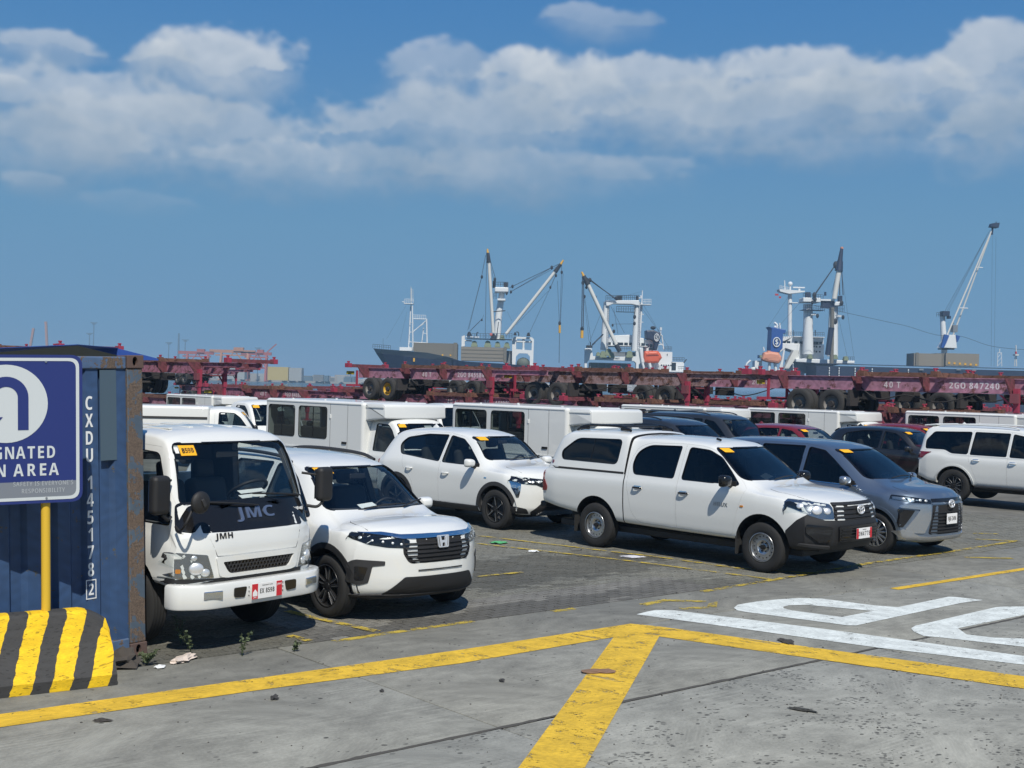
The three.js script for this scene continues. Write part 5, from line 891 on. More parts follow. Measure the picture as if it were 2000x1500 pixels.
function concreteTex(pits, base) {
  const N = 1024, pitMap = new Float32Array(N * N);
  for (let k = 0; k < pits; k++) { const cx = rnd() * N, cy = rnd() * N; if (wrapN(cx / N, cy / N, 4, 3) < rr(-0.25, 0.75)) continue; const a = rnd() < 0.5 ? rr(0.8, 3) : rr(2.5, 9), b = a * rr(0.4, 0.9), t = rr(-0.6, 0.6), s = rr(0.25, 0.8); for (let j = -10; j <= 10; j++) for (let i = -10; i <= 10; i++) { const u = (i * Math.cos(t) + j * Math.sin(t)) / a, v = (-i * Math.sin(t) + j * Math.cos(t)) / b; if (u * u + v * v < 1 - (hash2(i + 40, j + 40 + k) - 0.4) * 0.6) { const o = ((Math.floor(cy + j) + N) % N) * N + (Math.floor(cx + i) + N) % N; pitMap[o] = Math.max(pitMap[o], s); } } }
  return grainTexture(N, (u, v, x, y) => {
    const big = wrapN(u, v, 3, 1), mid = wrapN(u, v, 11, 5), fin = wrapN(u, v, 60, 9), g = hash2(x, y) - 0.5, streak = noise2(u * 3 + 4, v * 46) * Math.min(1, Math.min(u, 1 - u) * 12, Math.min(v, 1 - v) * 12) * (0.4 + wrapN(u, v, 4, 77));
    let k = base + big * 0.042 + mid * 0.034 + fin * 0.024 + g * 0.055 + streak * 0.035; k *= 1 - pitMap[y * N + x] * 0.62;
    k *= 1.05; return [k * 1.0, k * 0.995, k * 0.93];
  });
}
const concreteClean = concreteTex(420, 0.53), concretePitted = concreteTex(5200, 0.55);
const concreteBump = grainTexture(512, (u, v, x, y) => { const k = 0.5 + wrapN(u, v, 40, 2) * 0.2 + (hash2(x, y) - 0.5) * 0.35; return [k, k, k]; }, false);
const concMat = (map, tone) => { const m = new THREE.MeshStandardMaterial({ map, roughness: 0.92, bumpMap: concreteBump, bumpScale: 0.004 }); m.color.setRGB(tone, tone, tone); return m; };
const concVariants = [concMat(concreteClean, 0.86), concMat(concreteClean, 0.93), concMat(concretePitted, 0.95), concMat(concretePitted, 0.99), concMat(concreteClean, 0.66)];
function planarUV(g, s = 1, ox = 0, oz = 0) { const p = g.attributes.position, uv = new Float32Array(p.count * 2); for (let i = 0; i < p.count; i++) { uv[i * 2] = (p.getX(i) + ox) * s; uv[i * 2 + 1] = (-p.getZ(i) + oz) * s; } g.setAttribute('uv', new THREE.BufferAttribute(uv, 2)); return g; }
const ROWTURN = Math.atan2(0.649, 0.760); // the yard's rows run to the right and away from the viewer
const yardPoint = (s, t) => [s * 0.760 + t * 0.649, -(s * 0.649 - t * 0.760)]; // (along the rows, towards the road) -> world x, z
// the paved yard under everything, to the quay edge
const yardTex = grainTexture(1024, (u, v, x, y) => { const k = 0.40 + wrapN(u, v, 4, 20) * 0.05 + wrapN(u, v, 16, 23) * 0.04 + (hash2(x, y) - 0.5) * 0.06; return [k, k * 0.99, k * 0.93]; });
{
  const g = new THREE.PlaneGeometry(420, 210).rotateX(-Math.PI / 2).translate(0, -0.075, 15); planarUV(g, 1 / 6);
  const o = single('yard_ground', g, new THREE.MeshStandardMaterial({ map: yardTex, roughness: 0.95 }), null, null, null, 'structure');
  single('quay_wall', box(420, 3, 0.6, 0, -1.53, -89.9), std([0.22, 0.21, 0.2], 0.9), null, null, null, 'structure');
  const waterBump = grainTexture(512, (u, v) => { const k = 0.5 + wrapN(u, v, 14, 31) * 0.25 + wrapN(u, v, 40, 33) * 0.2; return [k, k, k]; }, false);
  const wg = new THREE.PlaneGeometry(16000, 8000).rotateX(-Math.PI / 2).translate(0, -2.2, -4089); planarUV(wg, 1 / 12);
  single('sea_water', wg, new THREE.MeshStandardMaterial({ color: new THREE.Color().setRGB(0.02, 0.05, 0.06), roughness: 0.12, bumpMap: waterBump, bumpScale: 0.25 }), null, null, null, 'structure');
}
// concrete apron: slabs laid in rows
{
  const apron = new THREE.Group(); apron.name = 'concrete_apron'; apron.userData = { kind: 'structure' }; scene.add(apron);
  const L = 4.9, Wd = 3.27, geos = new Map();
  for (const [r, t0, Wr] of [[0, -10.15, 1.12], [1, -9.03, 2.15], [2, -6.88, Wd], [3, -6.88 + Wd, Wd], [4, -6.88 + 2 * Wd, Wd]]) for (let c = -2; c < 7; c++) {
    const s0 = -3 + c * L + 3.95, w = L - 0.016, d = Wr - 0.03;
    const g = toCreasedNormals(plain(box(w, 0.2, d, 0, -0.1 + rr(-0.002, 0.002), 0, 0.008)), 0.5), [x, z] = yardPoint(s0 + L / 2, t0 + Wr / 2);
    planarUV(g, 1 / 2.6, rr(0, 9), rr(0, 9));
    const m = part(apron, 'concrete_slab', g, concVariants[r === 0 ? 4 : r === 1 ? Math.floor(rr(0, 2)) : 2 + Math.floor(rr(0, 2))]);
    m.position.set(x, 0, z); m.rotation.y = ROWTURN; m.castShadow = false;
  }
}
// block paving of the parking area
{
  const pave = new THREE.Group(); pave.name = 'parking_pavement'; pave.userData = { kind: 'structure' }; scene.add(pave);
  const stainAt = (x, z) => { let k = 1; for (const [cx, cz, rx, rz, a, s] of [[0.1, -16.6, 2.6, 1.0, 0.75, 0.42], [-0.2, -13.3, 2.2, 0.42, 0.80, 0.5], [-2.6, -11.4, 1.5, 0.5, 0.8, 0.35], [2.3, -15.6, 1.2, 0.5, 0.7, 0.3], [4.5, -19.5, 2, 1, 0.7, 0.2]]) { const u = ((x - cx) * Math.cos(a) - (z - cz) * Math.sin(a)) / rx, v = ((x - cx) * Math.sin(a) + (z - cz) * Math.cos(a)) / rz, q = Math.sqrt(u * u + v * v) + fbm2(x * 1.7, z * 1.7, 4) * 0.55; k *= 1 - s * (q < 1 ? 1 : q < 1.12 ? 0.6 : 0); } return k; };
  const bw = 0.2, bd = 0.1, gap = 0.007, tex = grainTexture(512, (u, v, x, y) => { const k = 0.5 + wrapN(u, v, 8, 41) * 0.07 + wrapN(u, v, 30, 43) * 0.06 + (hash2(x, y) - 0.5) * 0.14; return [k, k, k]; });
  const pm = new THREE.MeshStandardMaterial({ map: tex, vertexColors: true, roughness: 0.93 });
  const shape0 = (() => { const g = new THREE.BoxGeometry(bw - gap, 0.05, bd - gap).toNonIndexed(); const p = g.attributes.position, n = g.attributes.normal, keep = []; for (let i = 0; i < p.count; i += 3) { if (n.getY(i) > -0.5) keep.push(i, i + 1, i + 2); } const P = [], Nn = []; for (const i of keep) { P.push(p.getX(i), p.getY(i) - 0.025, p.getZ(i)); Nn.push(n.getX(i), n.getY(i), n.getZ(i)); } return { P, N: Nn, n: keep.length }; })();
  const pos = [], nor = [], col = [], uv = [];
  const ct = Math.cos(ROWTURN), stn = Math.sin(ROWTURN);
  const tone = (x, z) => { const base = 0.72 + fbm2(x * 0.35, z * 0.35, 4) * 0.14 + fbm2(x * 2.2 + 9, z * 2.2, 3) * 0.10 + rr(-0.05, 0.05); const q = base * stainAt(x, z), br = 0.02 + 0.02 * fbm2(x + 3, z, 2); return [q * (1 + br), q * (1 + br * 0.2), q * (0.86 - br)]; };
  let singles = 0;
  const paverMats = []; for (let i = 0; i < 10; i++) { const m = new THREE.MeshStandardMaterial({ map: tex, roughness: 0.93 }); const k = 0.42 + i * 0.045; m.color.setRGB(k * 1.03, k, k * 0.89); paverMats.push(m); }
  const sg = new THREE.BufferGeometry(); sg.setAttribute('position', new THREE.Float32BufferAttribute(shape0.P, 3)); sg.setAttribute('normal', new THREE.Float32BufferAttribute(shape0.N, 3)); planarUV(sg, 2.5);
  for (let j = 0; j < 96; j++) for (let i = 0; i < 115; i++) {
    const t = -10.15 - 0.03 - (j + 0.5) * bd, s = 1.6 + (i + (j % 2) * 0.5) * bw; const [x, z] = yardPoint(s, t);
    const y = -0.006 + rr(-0.003, 0.003), k = tone(x, z);
    if (j < 10 && s > 6.3 && s < 12.3 && singles < 300) { const m = part(pave, 'paving_block', sg, paverMats[clamp(Math.round((k[1] - 0.42) / 0.045), 0, 9)]); m.position.set(x, y, z); m.rotation.y = ROWTURN; singles++; continue; }
    const u0 = rnd() * 3, v0 = rnd() * 3;
    for (let q = 0; q < shape0.n; q++) { const a = shape0.P[q * 3], b = shape0.P[q * 3 + 1], c = shape0.P[q * 3 + 2], na = shape0.N[q * 3], nb = shape0.N[q * 3 + 1], nc = shape0.N[q * 3 + 2]; pos.push(x + a * ct + c * stn, y + b, z - a * stn + c * ct); nor.push(na * ct + nc * stn, nb, -na * stn + nc * ct); col.push(...k); uv.push(u0 + a * 2.5, v0 + c * 2.5); }
  }
  const g = new THREE.BufferGeometry(); g.setAttribute('position', new THREE.Float32BufferAttribute(pos, 3)); g.setAttribute('normal', new THREE.Float32BufferAttribute(nor, 3)); g.setAttribute('color', new THREE.Float32BufferAttribute(col, 3)); g.setAttribute('uv', new THREE.Float32BufferAttribute(uv, 2));
  const rest = part(pave, 'block_paving', g, pm); rest.userData.kind = 'stuff'; rest.castShadow = false;
}
// painted markings, worn through in places
const wearTex = (thr, s) => grainTexture(1024, (u, v, x, y) => { const n = wrapN(u, v, 9, s) * 0.30 + wrapN(u, v, 34, s + 2) * 0.33 + wrapN(u, v, 110, s + 4) * 0.28 + (hash2(x >> 1, y >> 1) - 0.5) * 0.42, st = wrapN(u * 1, v, 5, s + 8) * 0.3; const k = n + st > thr ? 0 : 1; return [k, k, k]; }, false);
const paintTone = (r, g, b, s) => grainTexture(512, (u, v, x, y) => { const k = 1 + wrapN(u, v, 6, s) * 0.06 + wrapN(u, v, 28, s + 1) * 0.06 + (hash2(x, y) - 0.5) * 0.10; return [r * k, g * k, b * k]; });
const yellowPaint = new THREE.MeshStandardMaterial({ map: paintTone(0.83, 0.68, 0.20, 51), alphaMap: wearTex(0.44, 61), alphaTest: 0.5, roughness: 0.8 }), whitePaint = new THREE.MeshStandardMaterial({ map: paintTone(0.82, 0.84, 0.82, 53), alphaMap: wearTex(0.55, 65), alphaTest: 0.5, roughness: 0.8 }), fadedPaint = new THREE.MeshStandardMaterial({ map: paintTone(0.72, 0.63, 0.24, 55), alphaMap: wearTex(0.0, 71), alphaTest: 0.5, roughness: 0.85 });
function marking(name, pts, mat, holes = [], y = 0.005) { // outline in world x, z
  const s = flatShape(pts.map(([x, z]) => [x, -z]), holes.map((h) => h.map(([x, z]) => [x, -z]))), g = new THREE.ShapeGeometry(s).rotateX(-Math.PI / 2).translate(0, y, 0);
  planarUV(g, 1 / 1.7); const m = single(name, g, mat, null, null, null, 'structure'); m.castShadow = false; return m;
}
{ // dirt packed into the joint between two slab rows
  const up = [], dn = []; for (let s = -4; s <= 26; s += 0.07) { const n = fbm2(s * 2.3, 1.5, 3), w = 0.022 + 0.014 * fbm2(s * 5, 9, 3), o = n * 0.006; up.push(yardPoint(s, -6.88 + o - w)); dn.push(yardPoint(s, -6.88 + o + w)); }
  marking('joint_dirt', [...up, ...dn.reverse()], std([0.075, 0.07, 0.06], 0.95), [], 0.003);
}
marking('yellow_arrow_marking', [[-4.13,-8.68],[-3.70,-9.03],[-2.08,-10.30],[-0.42,-11.60],[1.33,-13.09],[1.60,-12.99],[4.70,-11.11],[5.13,-10.86],[4.91,-10.38],[4.50,-10.65],[1.56,-12.46],[0.55,-8.14],[0.34,-7.25],[-0.10,-7.22],[0.11,-8.10],[1.09,-12.37],[-0.39,-11.05],[-2.00,-9.90],[-3.56,-8.70],[-3.98,-8.36]], yellowPaint);
marking('white_lane_marking', [[1.45,-13.63],[1.59,-13.82],[1.70,-13.93],[1.90,-13.94],[3.34,-13.11],[5.06,-11.98],[5.44,-11.72],[5.26,-11.33],[4.90,-11.59],[3.70,-12.19],[2.25,-13.13]], whitePaint);
marking('white_letter_marking', [[2.63,-14.19],[2.71,-14.40],[3.00,-14.67],[3.29,-14.85],[3.56,-14.98],[3.84,-14.98],[4.37,-14.60],[4.63,-14.52],[5.53,-15.37],[5.62,-15.36],[5.89,-15.18],[5.55,-14.95],[5.19,-14.62],[3.80,-13.32],[3.70,-13.31],[2.72,-13.95],[2.64,-14.04]], whitePaint, [[[3.23,-14.34],[3.32,-14.45],[3.55,-14.52],[4.25,-14.23],[3.77,-13.79],[3.29,-14.12],[3.22,-14.24]]]);
marking('white_letter_marking', [[4.37,-13.24],[4.46,-13.39],[5.85,-14.69],[5.97,-14.75],[6.24,-14.80],[6.75,-14.85],[6.48,-14.25],[5.99,-14.22],[4.90,-13.31],[4.87,-12.98],[5.10,-12.85],[5.42,-12.84],[5.78,-12.69],[5.57,-12.23],[5.24,-12.42],[4.54,-12.78],[4.37,-12.84],[4.34,-13.07]], whitePaint);
for (const [line, w, m] of [[[[-0.53,-20.27],[2.34,-18.20],[3.25,-17.35],[4.32,-17.02]], 0.09, fadedPaint], [[[-0.48,-19.25],[1.56,-17.95],[3.54,-16.41]], 0.09, fadedPaint], [[[2.43,-15.27],[3.49,-16.31],[5.38,-18.22],[7.42,-20.06],[8.95,-21.54]], 0.10, fadedPaint], [[[5.00,-15.86],[7.57,-18.00],[8.52,-18.78]], 0.13, yellowPaint], [[[-2.37,-13.30],[-2.05,-13.00],[-1.29,-12.35]], 0.10, fadedPaint], [[[-1.65,-11.82],[-1.02,-12.41],[-0.35,-13.00]], 0.10, fadedPaint], [[[-2.12,-12.04],[-1.89,-11.83]], 0.10, fadedPaint], [[[-0.39,-15.97],[0.20,-16.46]], 0.09, fadedPaint], [[[0.52,-13.68],[0.78,-13.90]], 0.10, fadedPaint], [[[1.58,-14.24],[1.89,-14.58],[2.46,-14.57],[2.38,-14.22],[2.00,-14.04]], 0.12, fadedPaint], [[[7.12,-19.13],[7.87,-19.15]], 0.12, fadedPaint], [[[8.49,-22.47],[8.97,-22.49]], 0.10, fadedPaint], [[[8.21,-21.60],[8.92,-21.47]], 0.10, fadedPaint]]) marking('yellow_bay_line', stripPoly(resample(line, 0.4), w), m, [], 0.0055);
// ------------------------------------------------------------------ blue container with the turn sign and barrier
const H45 = (h) => headingTurn(h);
{
  const rustBlue = (blue, rust, seed, amount) => grainTexture(1024, (u, v, x, y) => {
    const n = wrapN(u, v, 6, seed) * 0.5 + wrapN(u, v, 22, seed + 2) * 0.3 + wrapN(u, v, 70, seed + 4) * 0.2, st = wrapN(u, v * 0.15, 40, seed + 7) * 0.25, k = 1 + wrapN(u, v, 12, seed + 9) * 0.07 + (hash2(x, y) - 0.5) * 0.05;
    return n + st > amount ? rust.map((c) => c * (0.75 + 0.5 * (hash2(x >> 2, y >> 2)))) : blue.map((c, i) => c * k);
  });
  const wallMat = new THREE.MeshStandardMaterial({ map: rustBlue([0.20, 0.30, 0.44], [0.30, 0.30, 0.30], 81, 0.66), roughness: 0.55 }), postMat = new THREE.MeshStandardMaterial({ map: rustBlue([0.29, 0.35, 0.41], [0.37, 0.32, 0.28], 91, -0.12), roughness: 0.75 }), railMat = new THREE.MeshStandardMaterial({ map: rustBlue([0.29, 0.38, 0.50], [0.36, 0.31, 0.27], 95, 0.22), roughness: 0.7 }), castMat = std([0.10, 0.065, 0.055], 0.8), patchMat = std([0.062, 0.10, 0.135], 0.6);
  const c = thing('shipping_container', 'weathered blue corrugated shipping container with rusty corner post', 'container', [-3.24, 0.0, -11.1], 0);
  c.rotation.order = 'ZYX'; c.rotation.y = H45(50); c.rotation.z = 2.2 * D2R;
  // own axes: x = out of the end wall towards the viewer, z = along the end wall to the left; the post stands at the origin
  const Hc = 2.70, L = 6.06, W = 2.44;
  const box3 = (x0, x1, y0, y1, z0, z1, r = 0) => box(x1 - x0, y1 - y0, z1 - z0, (x0 + x1) / 2, (y0 + y1) / 2, (z0 + z1) / 2, r);
  const uvBox = (g, s = 1) => { g = plain(g); const p = g.attributes.position, n = g.attributes.normal, uv = new Float32Array(p.count * 2); for (let i = 0; i < p.count; i++) { const ax = Math.abs(n.getX(i)), az = Math.abs(n.getZ(i)), ay = Math.abs(n.getY(i)); const q = ax >= az && ax >= ay ? [p.getZ(i), p.getY(i)] : az >= ay ? [p.getX(i), p.getY(i)] : [p.getX(i), p.getZ(i)]; uv[i * 2] = q[0] * s; uv[i * 2 + 1] = q[1] * s; } g.setAttribute('uv', new THREE.BufferAttribute(uv, 2)); return g; };
  for (const z of [0, W - 0.16]) for (const x of [-L, -0.16]) {
    part(c, 'corner_post', uvBox(box3(x, x + 0.16, 0.118, Hc - 0.118, z, z + 0.16, 0.012), 0.7), postMat);
    for (const y of [0, Hc - 0.118]) {
      let b = brush(plain(box3(x - 0.006, x + 0.172, y, y + 0.118, z - 0.006, z + 0.162, 0.008)), castMat);
      b = ev.evaluate(b, brush(plain(new THREE.CylinderGeometry(0.035, 0.035, 0.5, 20).scale(1, 1, 0.75).rotateZ(Math.PI / 2).scale(1, 1.25, 1).translate(x + 0.08, y + 0.062, z + 0.085)), castMat), SUBTRACTION);
      b = ev.evaluate(b, brush(plain(new THREE.BoxGeometry(0.12, 0.075, 0.10).translate(x + 0.08, y + 0.06, z + 0.08)), castMat), SUBTRACTION);
      part(c, 'corner_casting', groupsOf(b).values().next().value, castMat);
    }
  }
  part(c, 'top_rail', uvBox(box3(-0.12, -0.008, Hc - 0.125, Hc - 0.012, 0.16, W - 0.16, 0.015), 0.7), railMat);
  part(c, 'bottom_rail', uvBox(box3(-0.12, -0.008, 0.02, 0.17, 0.16, W - 0.16, 0.012), 0.7), railMat);
  for (const z of [0.02, W - 0.12]) { part(c, 'side_rail', uvBox(box3(-L + 0.16, -0.16, Hc - 0.10, Hc - 0.02, z, z + 0.1), 0.7), railMat); part(c, 'side_rail', uvBox(box3(-L + 0.16, -0.16, 0.03, 0.16, z, z + 0.1), 0.7), railMat); }
  const corr = (len, pitch, depth, flat, face, h0, h1) => { // corrugated sheet as a folded strip
    const pts = []; let u = 0; const ramp = 0.036; while (u < len - 0.001) { pts.push([u, 0]); u += face; pts.push([Math.min(u, len), 0]); u += ramp; pts.push([Math.min(u, len), -depth]); u += flat; pts.push([Math.min(u, len), -depth]); u += ramp; } pts.push([len, 0]);
    const P = [], UV = [], I = []; let q = 0; for (let i = 0; i < pts.length - 1; i++) { const [a, b] = pts[i], [e, f] = pts[i + 1]; if (e - a < 1e-4) continue; const k = P.length / 3; P.push(b, h0, a, f, h0, e, f, h1, e, b, h1, a); UV.push(a, h0, e, h0, e, h1, a, h1); I.push(k, k + 2, k + 1, k, k + 3, k + 2); }
    const g = new THREE.BufferGeometry(); g.setAttribute('position', new THREE.Float32BufferAttribute(P, 3)); g.setAttribute('uv', new THREE.Float32BufferAttribute(UV.map((v) => v * 0.7), 2)); g.setIndex(I); const n = g.toNonIndexed(); n.computeVertexNormals(); return n;
  };
  part(c, 'end_wall', corr(W - 0.32, 0, 0.046, 0.09, 0.115, 0.17, Hc - 0.12).translate(-0.028, 0, 0.16), wallMat);
  part(c, 'side_wall', corr(L - 0.32, 0, 0.036, 0.07, 0.072, 0.16, Hc - 0.10).rotateY(Math.PI / 2).translate(-L + 0.16, 0, 0.05), wallMat);
  part(c, 'side_wall', corr(L - 0.32, 0, 0.036, 0.07, 0.072, 0.16, Hc - 0.10).rotateY(-Math.PI / 2).translate(-0.16, 0, W - 0.05), wallMat);
  part(c, 'far_end', uvBox(box3(-L + 0.02, -L + 0.06, 0.1, Hc - 0.1, 0.16, W - 0.16)), wallMat);
  part(c, 'roof', uvBox(box3(-L + 0.1, -0.1, Hc - 0.05, Hc - 0.03, 0.06, W - 0.06)), wallMat);
  part(c, 'floor', uvBox(box3(-L + 0.1, -0.1, 0.1, 0.16, 0.06, W - 0.06)), wallMat);
  part(c, 'repair_patch', box3(-0.024, -0.021, Hc - 0.93, Hc - 0.13, 0.258, 0.42), patchMat); 
  // number painted down the wall
  const code = 'CXDU 145178', letters = []; let y = Hc - 0.42;
  for (const ch of code) { if (ch === ' ') { y -= 0.085; continue; } letters.push(textGeo(ch, 0.118, { sx: 0.74 }).translate(0, y, 0)); y -= 0.152; }
  y -= 0.02; letters.push(textGeo('2', 0.10, { sx: 0.74 }).translate(0, y, 0), plain(new THREE.ShapeGeometry(flatShape([[-0.05, y - 0.085], [0.05, y - 0.085], [0.05, y + 0.085], [-0.05, y + 0.085]], [[[-0.041, y - 0.076], [-0.041, y + 0.076], [0.041, y + 0.076], [0.041, y - 0.076]]]))));
  const wp = std([0.72, 0.74, 0.74], 0.6);
  part(c, 'number', merge(letters).rotateY(Math.PI / 2).translate(-0.024, 0, 0.525), wp);
  for (const f of [[[0, 0], [0.07, -0.03], [0.07, 0.01], [0, 0.03]], [[0.02, -0.10], [0.07, -0.10], [0.07, -0.19], [0.01, -0.21], [0.03, -0.16]]]) part(c, 'number_fragment', new THREE.ShapeGeometry(flatShape(f)).rotateY(Math.PI / 2).translate(-0.024, Hc - 0.24, 0.66), wp);
}
const BARTURN = Math.atan2(0.56, 0.83);
{
  // striped concrete barrier
  const N = 512, Lb = 2.2, Hb = 0.78; const d = new Uint8Array(1024 * N * 4);
  for (let y = 0; y < N; y++) for (let x = 0; x < 1024; x++) {
    const s = x / 1024 * Lb, h = y / N * Hb, w = wrapN(x / 1024, y / N, 10, 101), f = wrapN(x / 1024, y / N, 50, 103), g = hash2(x, y) - 0.5;
    const edge = (s + h * 0.36 * 0 - 0.02 + w * 0.006 - h * 0.30) / 0.30; const black = (edge - Math.floor(edge)) < 0.48; let c = black ? [0.235, 0.235, 0.235] : [0.90, 0.74, 0.10];
    const k = 1 + w * 0.05 + f * 0.05 + g * 0.07, dirt = f * 0.5 + wrapN(x / 1024, y / N, 24, 105) * 0.5 > 0.47; c = c.map((v) => v * k * (dirt ? 0.72 : 1)); const o = (y * 1024 + x) * 4; for (let i = 0; i < 3; i++) d[o + i] = clamp(c[i], 0, 1) * 255; d[o + 3] = 255;
  }
  const t = new THREE.DataTexture(d, 1024, N, THREE.RGBAFormat, THREE.UnsignedByteType); t.colorSpace = THREE.SRGBColorSpace; t.magFilter = THREE.LinearFilter; t.wrapS = t.wrapT = THREE.RepeatWrapping; t.needsUpdate = true;
  const prof = [[0.29, 0], [0.30, 0.09], [0.285, 0.115], [0.175, 0.32], [0.16, 0.35], [0.12, 0.53], [0.105, 0.57], [0.075, 0.592], [0, 0.60]]; // half profile: out, up
  const full = [...prof, ...prof.slice(0, -1).reverse().map(([a, b]) => [-a, b])], P = [], UV = [], I = [], M2 = 46; let run = 0; const arc = full.map((p, i) => { if (i) run += Math.hypot(p[0] - full[i - 1][0], p[1] - full[i - 1][1]); return run; });
  for (let i = 0; i <= M2; i++) {
    const s = i / M2 * Lb, fromEnd = Math.min(s, Lb - s), sh = fromEnd < 0.03 ? 0.985 : 1;
    full.forEach(([a, b], j) => { const ch = fbm2(s * 9, j * 3.1, 3) * 0.004 + (fromEnd < 0.06 ? fbm2(s * 40, j * 1.7 + 9, 2) * 0.008 : 0), slope = fromEnd < 0.001 ? 0.0 : 0; const e = clamp((Lb - s) / 0.22, 0, 1), lowY = b > 0.3 ? b - (b - 0.3) * 0.55 * (1 - Math.sqrt(e)) : b; P.push(s - (s > Lb - 0.001 ? 0.04 * b : 0), lowY * sh + ch * 0.6, a * sh + ch); UV.push(s / Lb, Math.min(b, 0.66) / Hb); });
  }
  const K = full.length; for (let i = 0; i < M2; i++) for (let j = 0; j < K - 1; j++) { const a = i * K + j, b = a + 1, e = a + K, f = e + 1; I.push(a, e, b, b, e, f); }
  const fan = (i, flip) => { for (let j = 1; j < K - 1; j++) { const a = i * K, b = a + j, e = a + j + 1; I.push(...(flip ? [a, b, e] : [a, e, b])); } }; fan(0, false); fan(M2, true);
  const g = new THREE.BufferGeometry(); g.setAttribute('position', new THREE.Float32BufferAttribute(P, 3)); g.setAttribute('uv', new THREE.Float32BufferAttribute(UV, 2)); g.setIndex(I);
  const nb = toCreasedNormals(g, 0.35);
  const m = single('concrete_barrier', nb, new THREE.MeshStandardMaterial({ map: t, roughness: 0.8 }), 'concrete road barrier painted in slanting yellow and black stripes', 'barrier');
  m.position.set(-3.30 - 0.83 * 2.2, 0, -10.22 + 0.56 * 2.2); m.rotation.y = BARTURN;
  // the sign on its post
  const s = thing('turn_sign', 'blue and white U-turn sign on yellow post behind striped barrier', 'sign', [-3.72, 0.55, -9.94], 0);
  s.rotation.y = BARTURN - 0.12; 
  const blue = std([0.012, 0.026, 0.15], 0.5), white = std([0.52, 0.56, 0.57], 0.6), grey = std([0.17, 0.19, 0.22], 0.5), yel = std([0.66, 0.42, 0.03], 0.5);
  const cx = -0.297, cy = 1.52, hw = 0.575, hh = 0.595, rrect = (w, h, r) => roundPoly([[-w, -h], [w, -h], [w, h], [-w, h]], r, 6);
  s.rotation.z = 1.6 * D2R;
  part(s, 'post', bar([0, 0, 0], [0, 1.95, 0], 0.036, 16), yel);
  const put = (g2, z) => g2.translate(cx, cy, 0.055 + z);
  part(s, 'board', put(extr(rrect(hw, hh, 0.09), 0.012), 0), blue);
  part(s, 'border', put(new THREE.ShapeGeometry(flatShape(rrect(hw - 0.025, hh - 0.025, 0.075), [rrect(hw - 0.05, hh - 0.05, 0.06).reverse()])), 0.009), white);
  part(s, 'strip', put(new THREE.ShapeGeometry(flatShape([[-hw + 0.05, -hh + 0.05], [hw - 0.06, -hh + 0.05], [hw - 0.05, -hh + 0.06], [hw - 0.05, -hh + 0.175], [-hw + 0.05, -hh + 0.175]])), 0.0085), grey);
  part(s, 'disc', put(new THREE.CircleGeometry(0.31, 48).translate(0, 0.205, 0), 0.009), white);
  const inner = 0.085, outer = 0.165, arrow = [...arcPts(0, 0.255, outer, 0, 180, 20), [-outer, 0.10], [-outer - 0.06, 0.10], [-(inner + outer) / 2, -0.02], [-inner + 0.06, 0.10], [-inner, 0.10], ...arcPts(0, 0.255, inner, 180, 0, 16), [inner, -0.005], [outer, -0.005]];
  part(s, 'arrow', put(new THREE.ShapeGeometry(flatShape(arrow)), 0.012), blue);
  part(s, 'lettering', put(merge([textGeo('DESIGNATED', 0.098, { sx: 0.80, gap: 0.017 }).translate(0, -0.185, 0), textGeo('TURN AREA', 0.098, { sx: 0.86, gap: 0.022 }).translate(0.02, -0.325, 0)]), 0.0095), white);
  const small = merge([textGeo("SAFETY IS EVERYONE'S", 0.034, { sx: 0.85, gap: 0.005, f: fontR }), textGeo('RESPONSIBILITY', 0.034, { sx: 0.85, gap: 0.005, f: fontR }).translate(0, -0.058, 0)]);
  part(s, 'small_lettering', put(small.translate(0.275, -0.435, 0), 0.0105), std([0.40, 0.43, 0.45], 0.6));
  for (const b of [0.54, -0.555]) part(s, 'bolt', new THREE.CylinderGeometry(0.009, 0.009, 0.01, 8).rotateX(Math.PI / 2).translate(0, cy + b, 0.064), M.steel);
}
// ------------------------------------------------------------------ the parked vehicles
const CARS = 'vehicles parked in the port yard';
makeVehicle('light_truck', 'white forward-control truck with round black mirror, parked beside the blue container', 'truck', TRUCK, M.white, [-4.14, 0, -12.97], H45(53)).scale.setScalar(0.97);
makeVehicle('crossover_car', 'white crossover with chrome brow and black grille beside the white truck', 'car', CROSSOVER, M.white, [-2.22, 0, -14.6], H45(44));
makeVehicle('compact_crossover', 'white compact crossover parked behind the canopied pickup, black wheel arches', 'car', COMPACT, M.white, [-0.56, 0, -22.75], H45(47)).scale.setScalar(1.03);
makeVehicle('pickup_truck', 'white double-cab pickup with canopy, roof rack and red-edged plate', 'pickup', PICKUP, M.white, [3.06, 0, -18.75], H45(44.5));
makeVehicle('minivan', 'silver-blue people carrier with chrome grille wings beside the white pickup', 'car', MINIVAN, M.silver, [5.48, 0, -21.0], H45(42)).scale.setScalar(1.02);
makeVehicle('utility_vehicle', 'large white sport utility vehicle cut off by the right edge', 'car', UTILITY, M.white, [12.05, 0, -28.6], H45(45));
makeVehicle('dark_minivan', 'dark people carrier roof showing just behind the canopied pickup', 'car', UTILITY, M.darkGrey, [3.75, 0, -27.9], H45(45)).scale.setScalar(1.02);
makeVehicle('dark_minivan', 'second dark people carrier, farther back with a pale windscreen paper', 'car', UTILITY, M.darkGrey, [5.7, 0, -33.2], H45(45)).scale.setScalar(1.03);
makeVehicle('black_hatchback', 'black hatchback parked behind the silver people carrier', 'car', COMPACT, M.black, [10.5, 0, -33.2], H45(46));
makeVehicle('red_hatchback', 'red hatchback roof in front of the glazed white van', 'car', COMPACT, M.red, [7.7, 0, -33.0], H45(45));
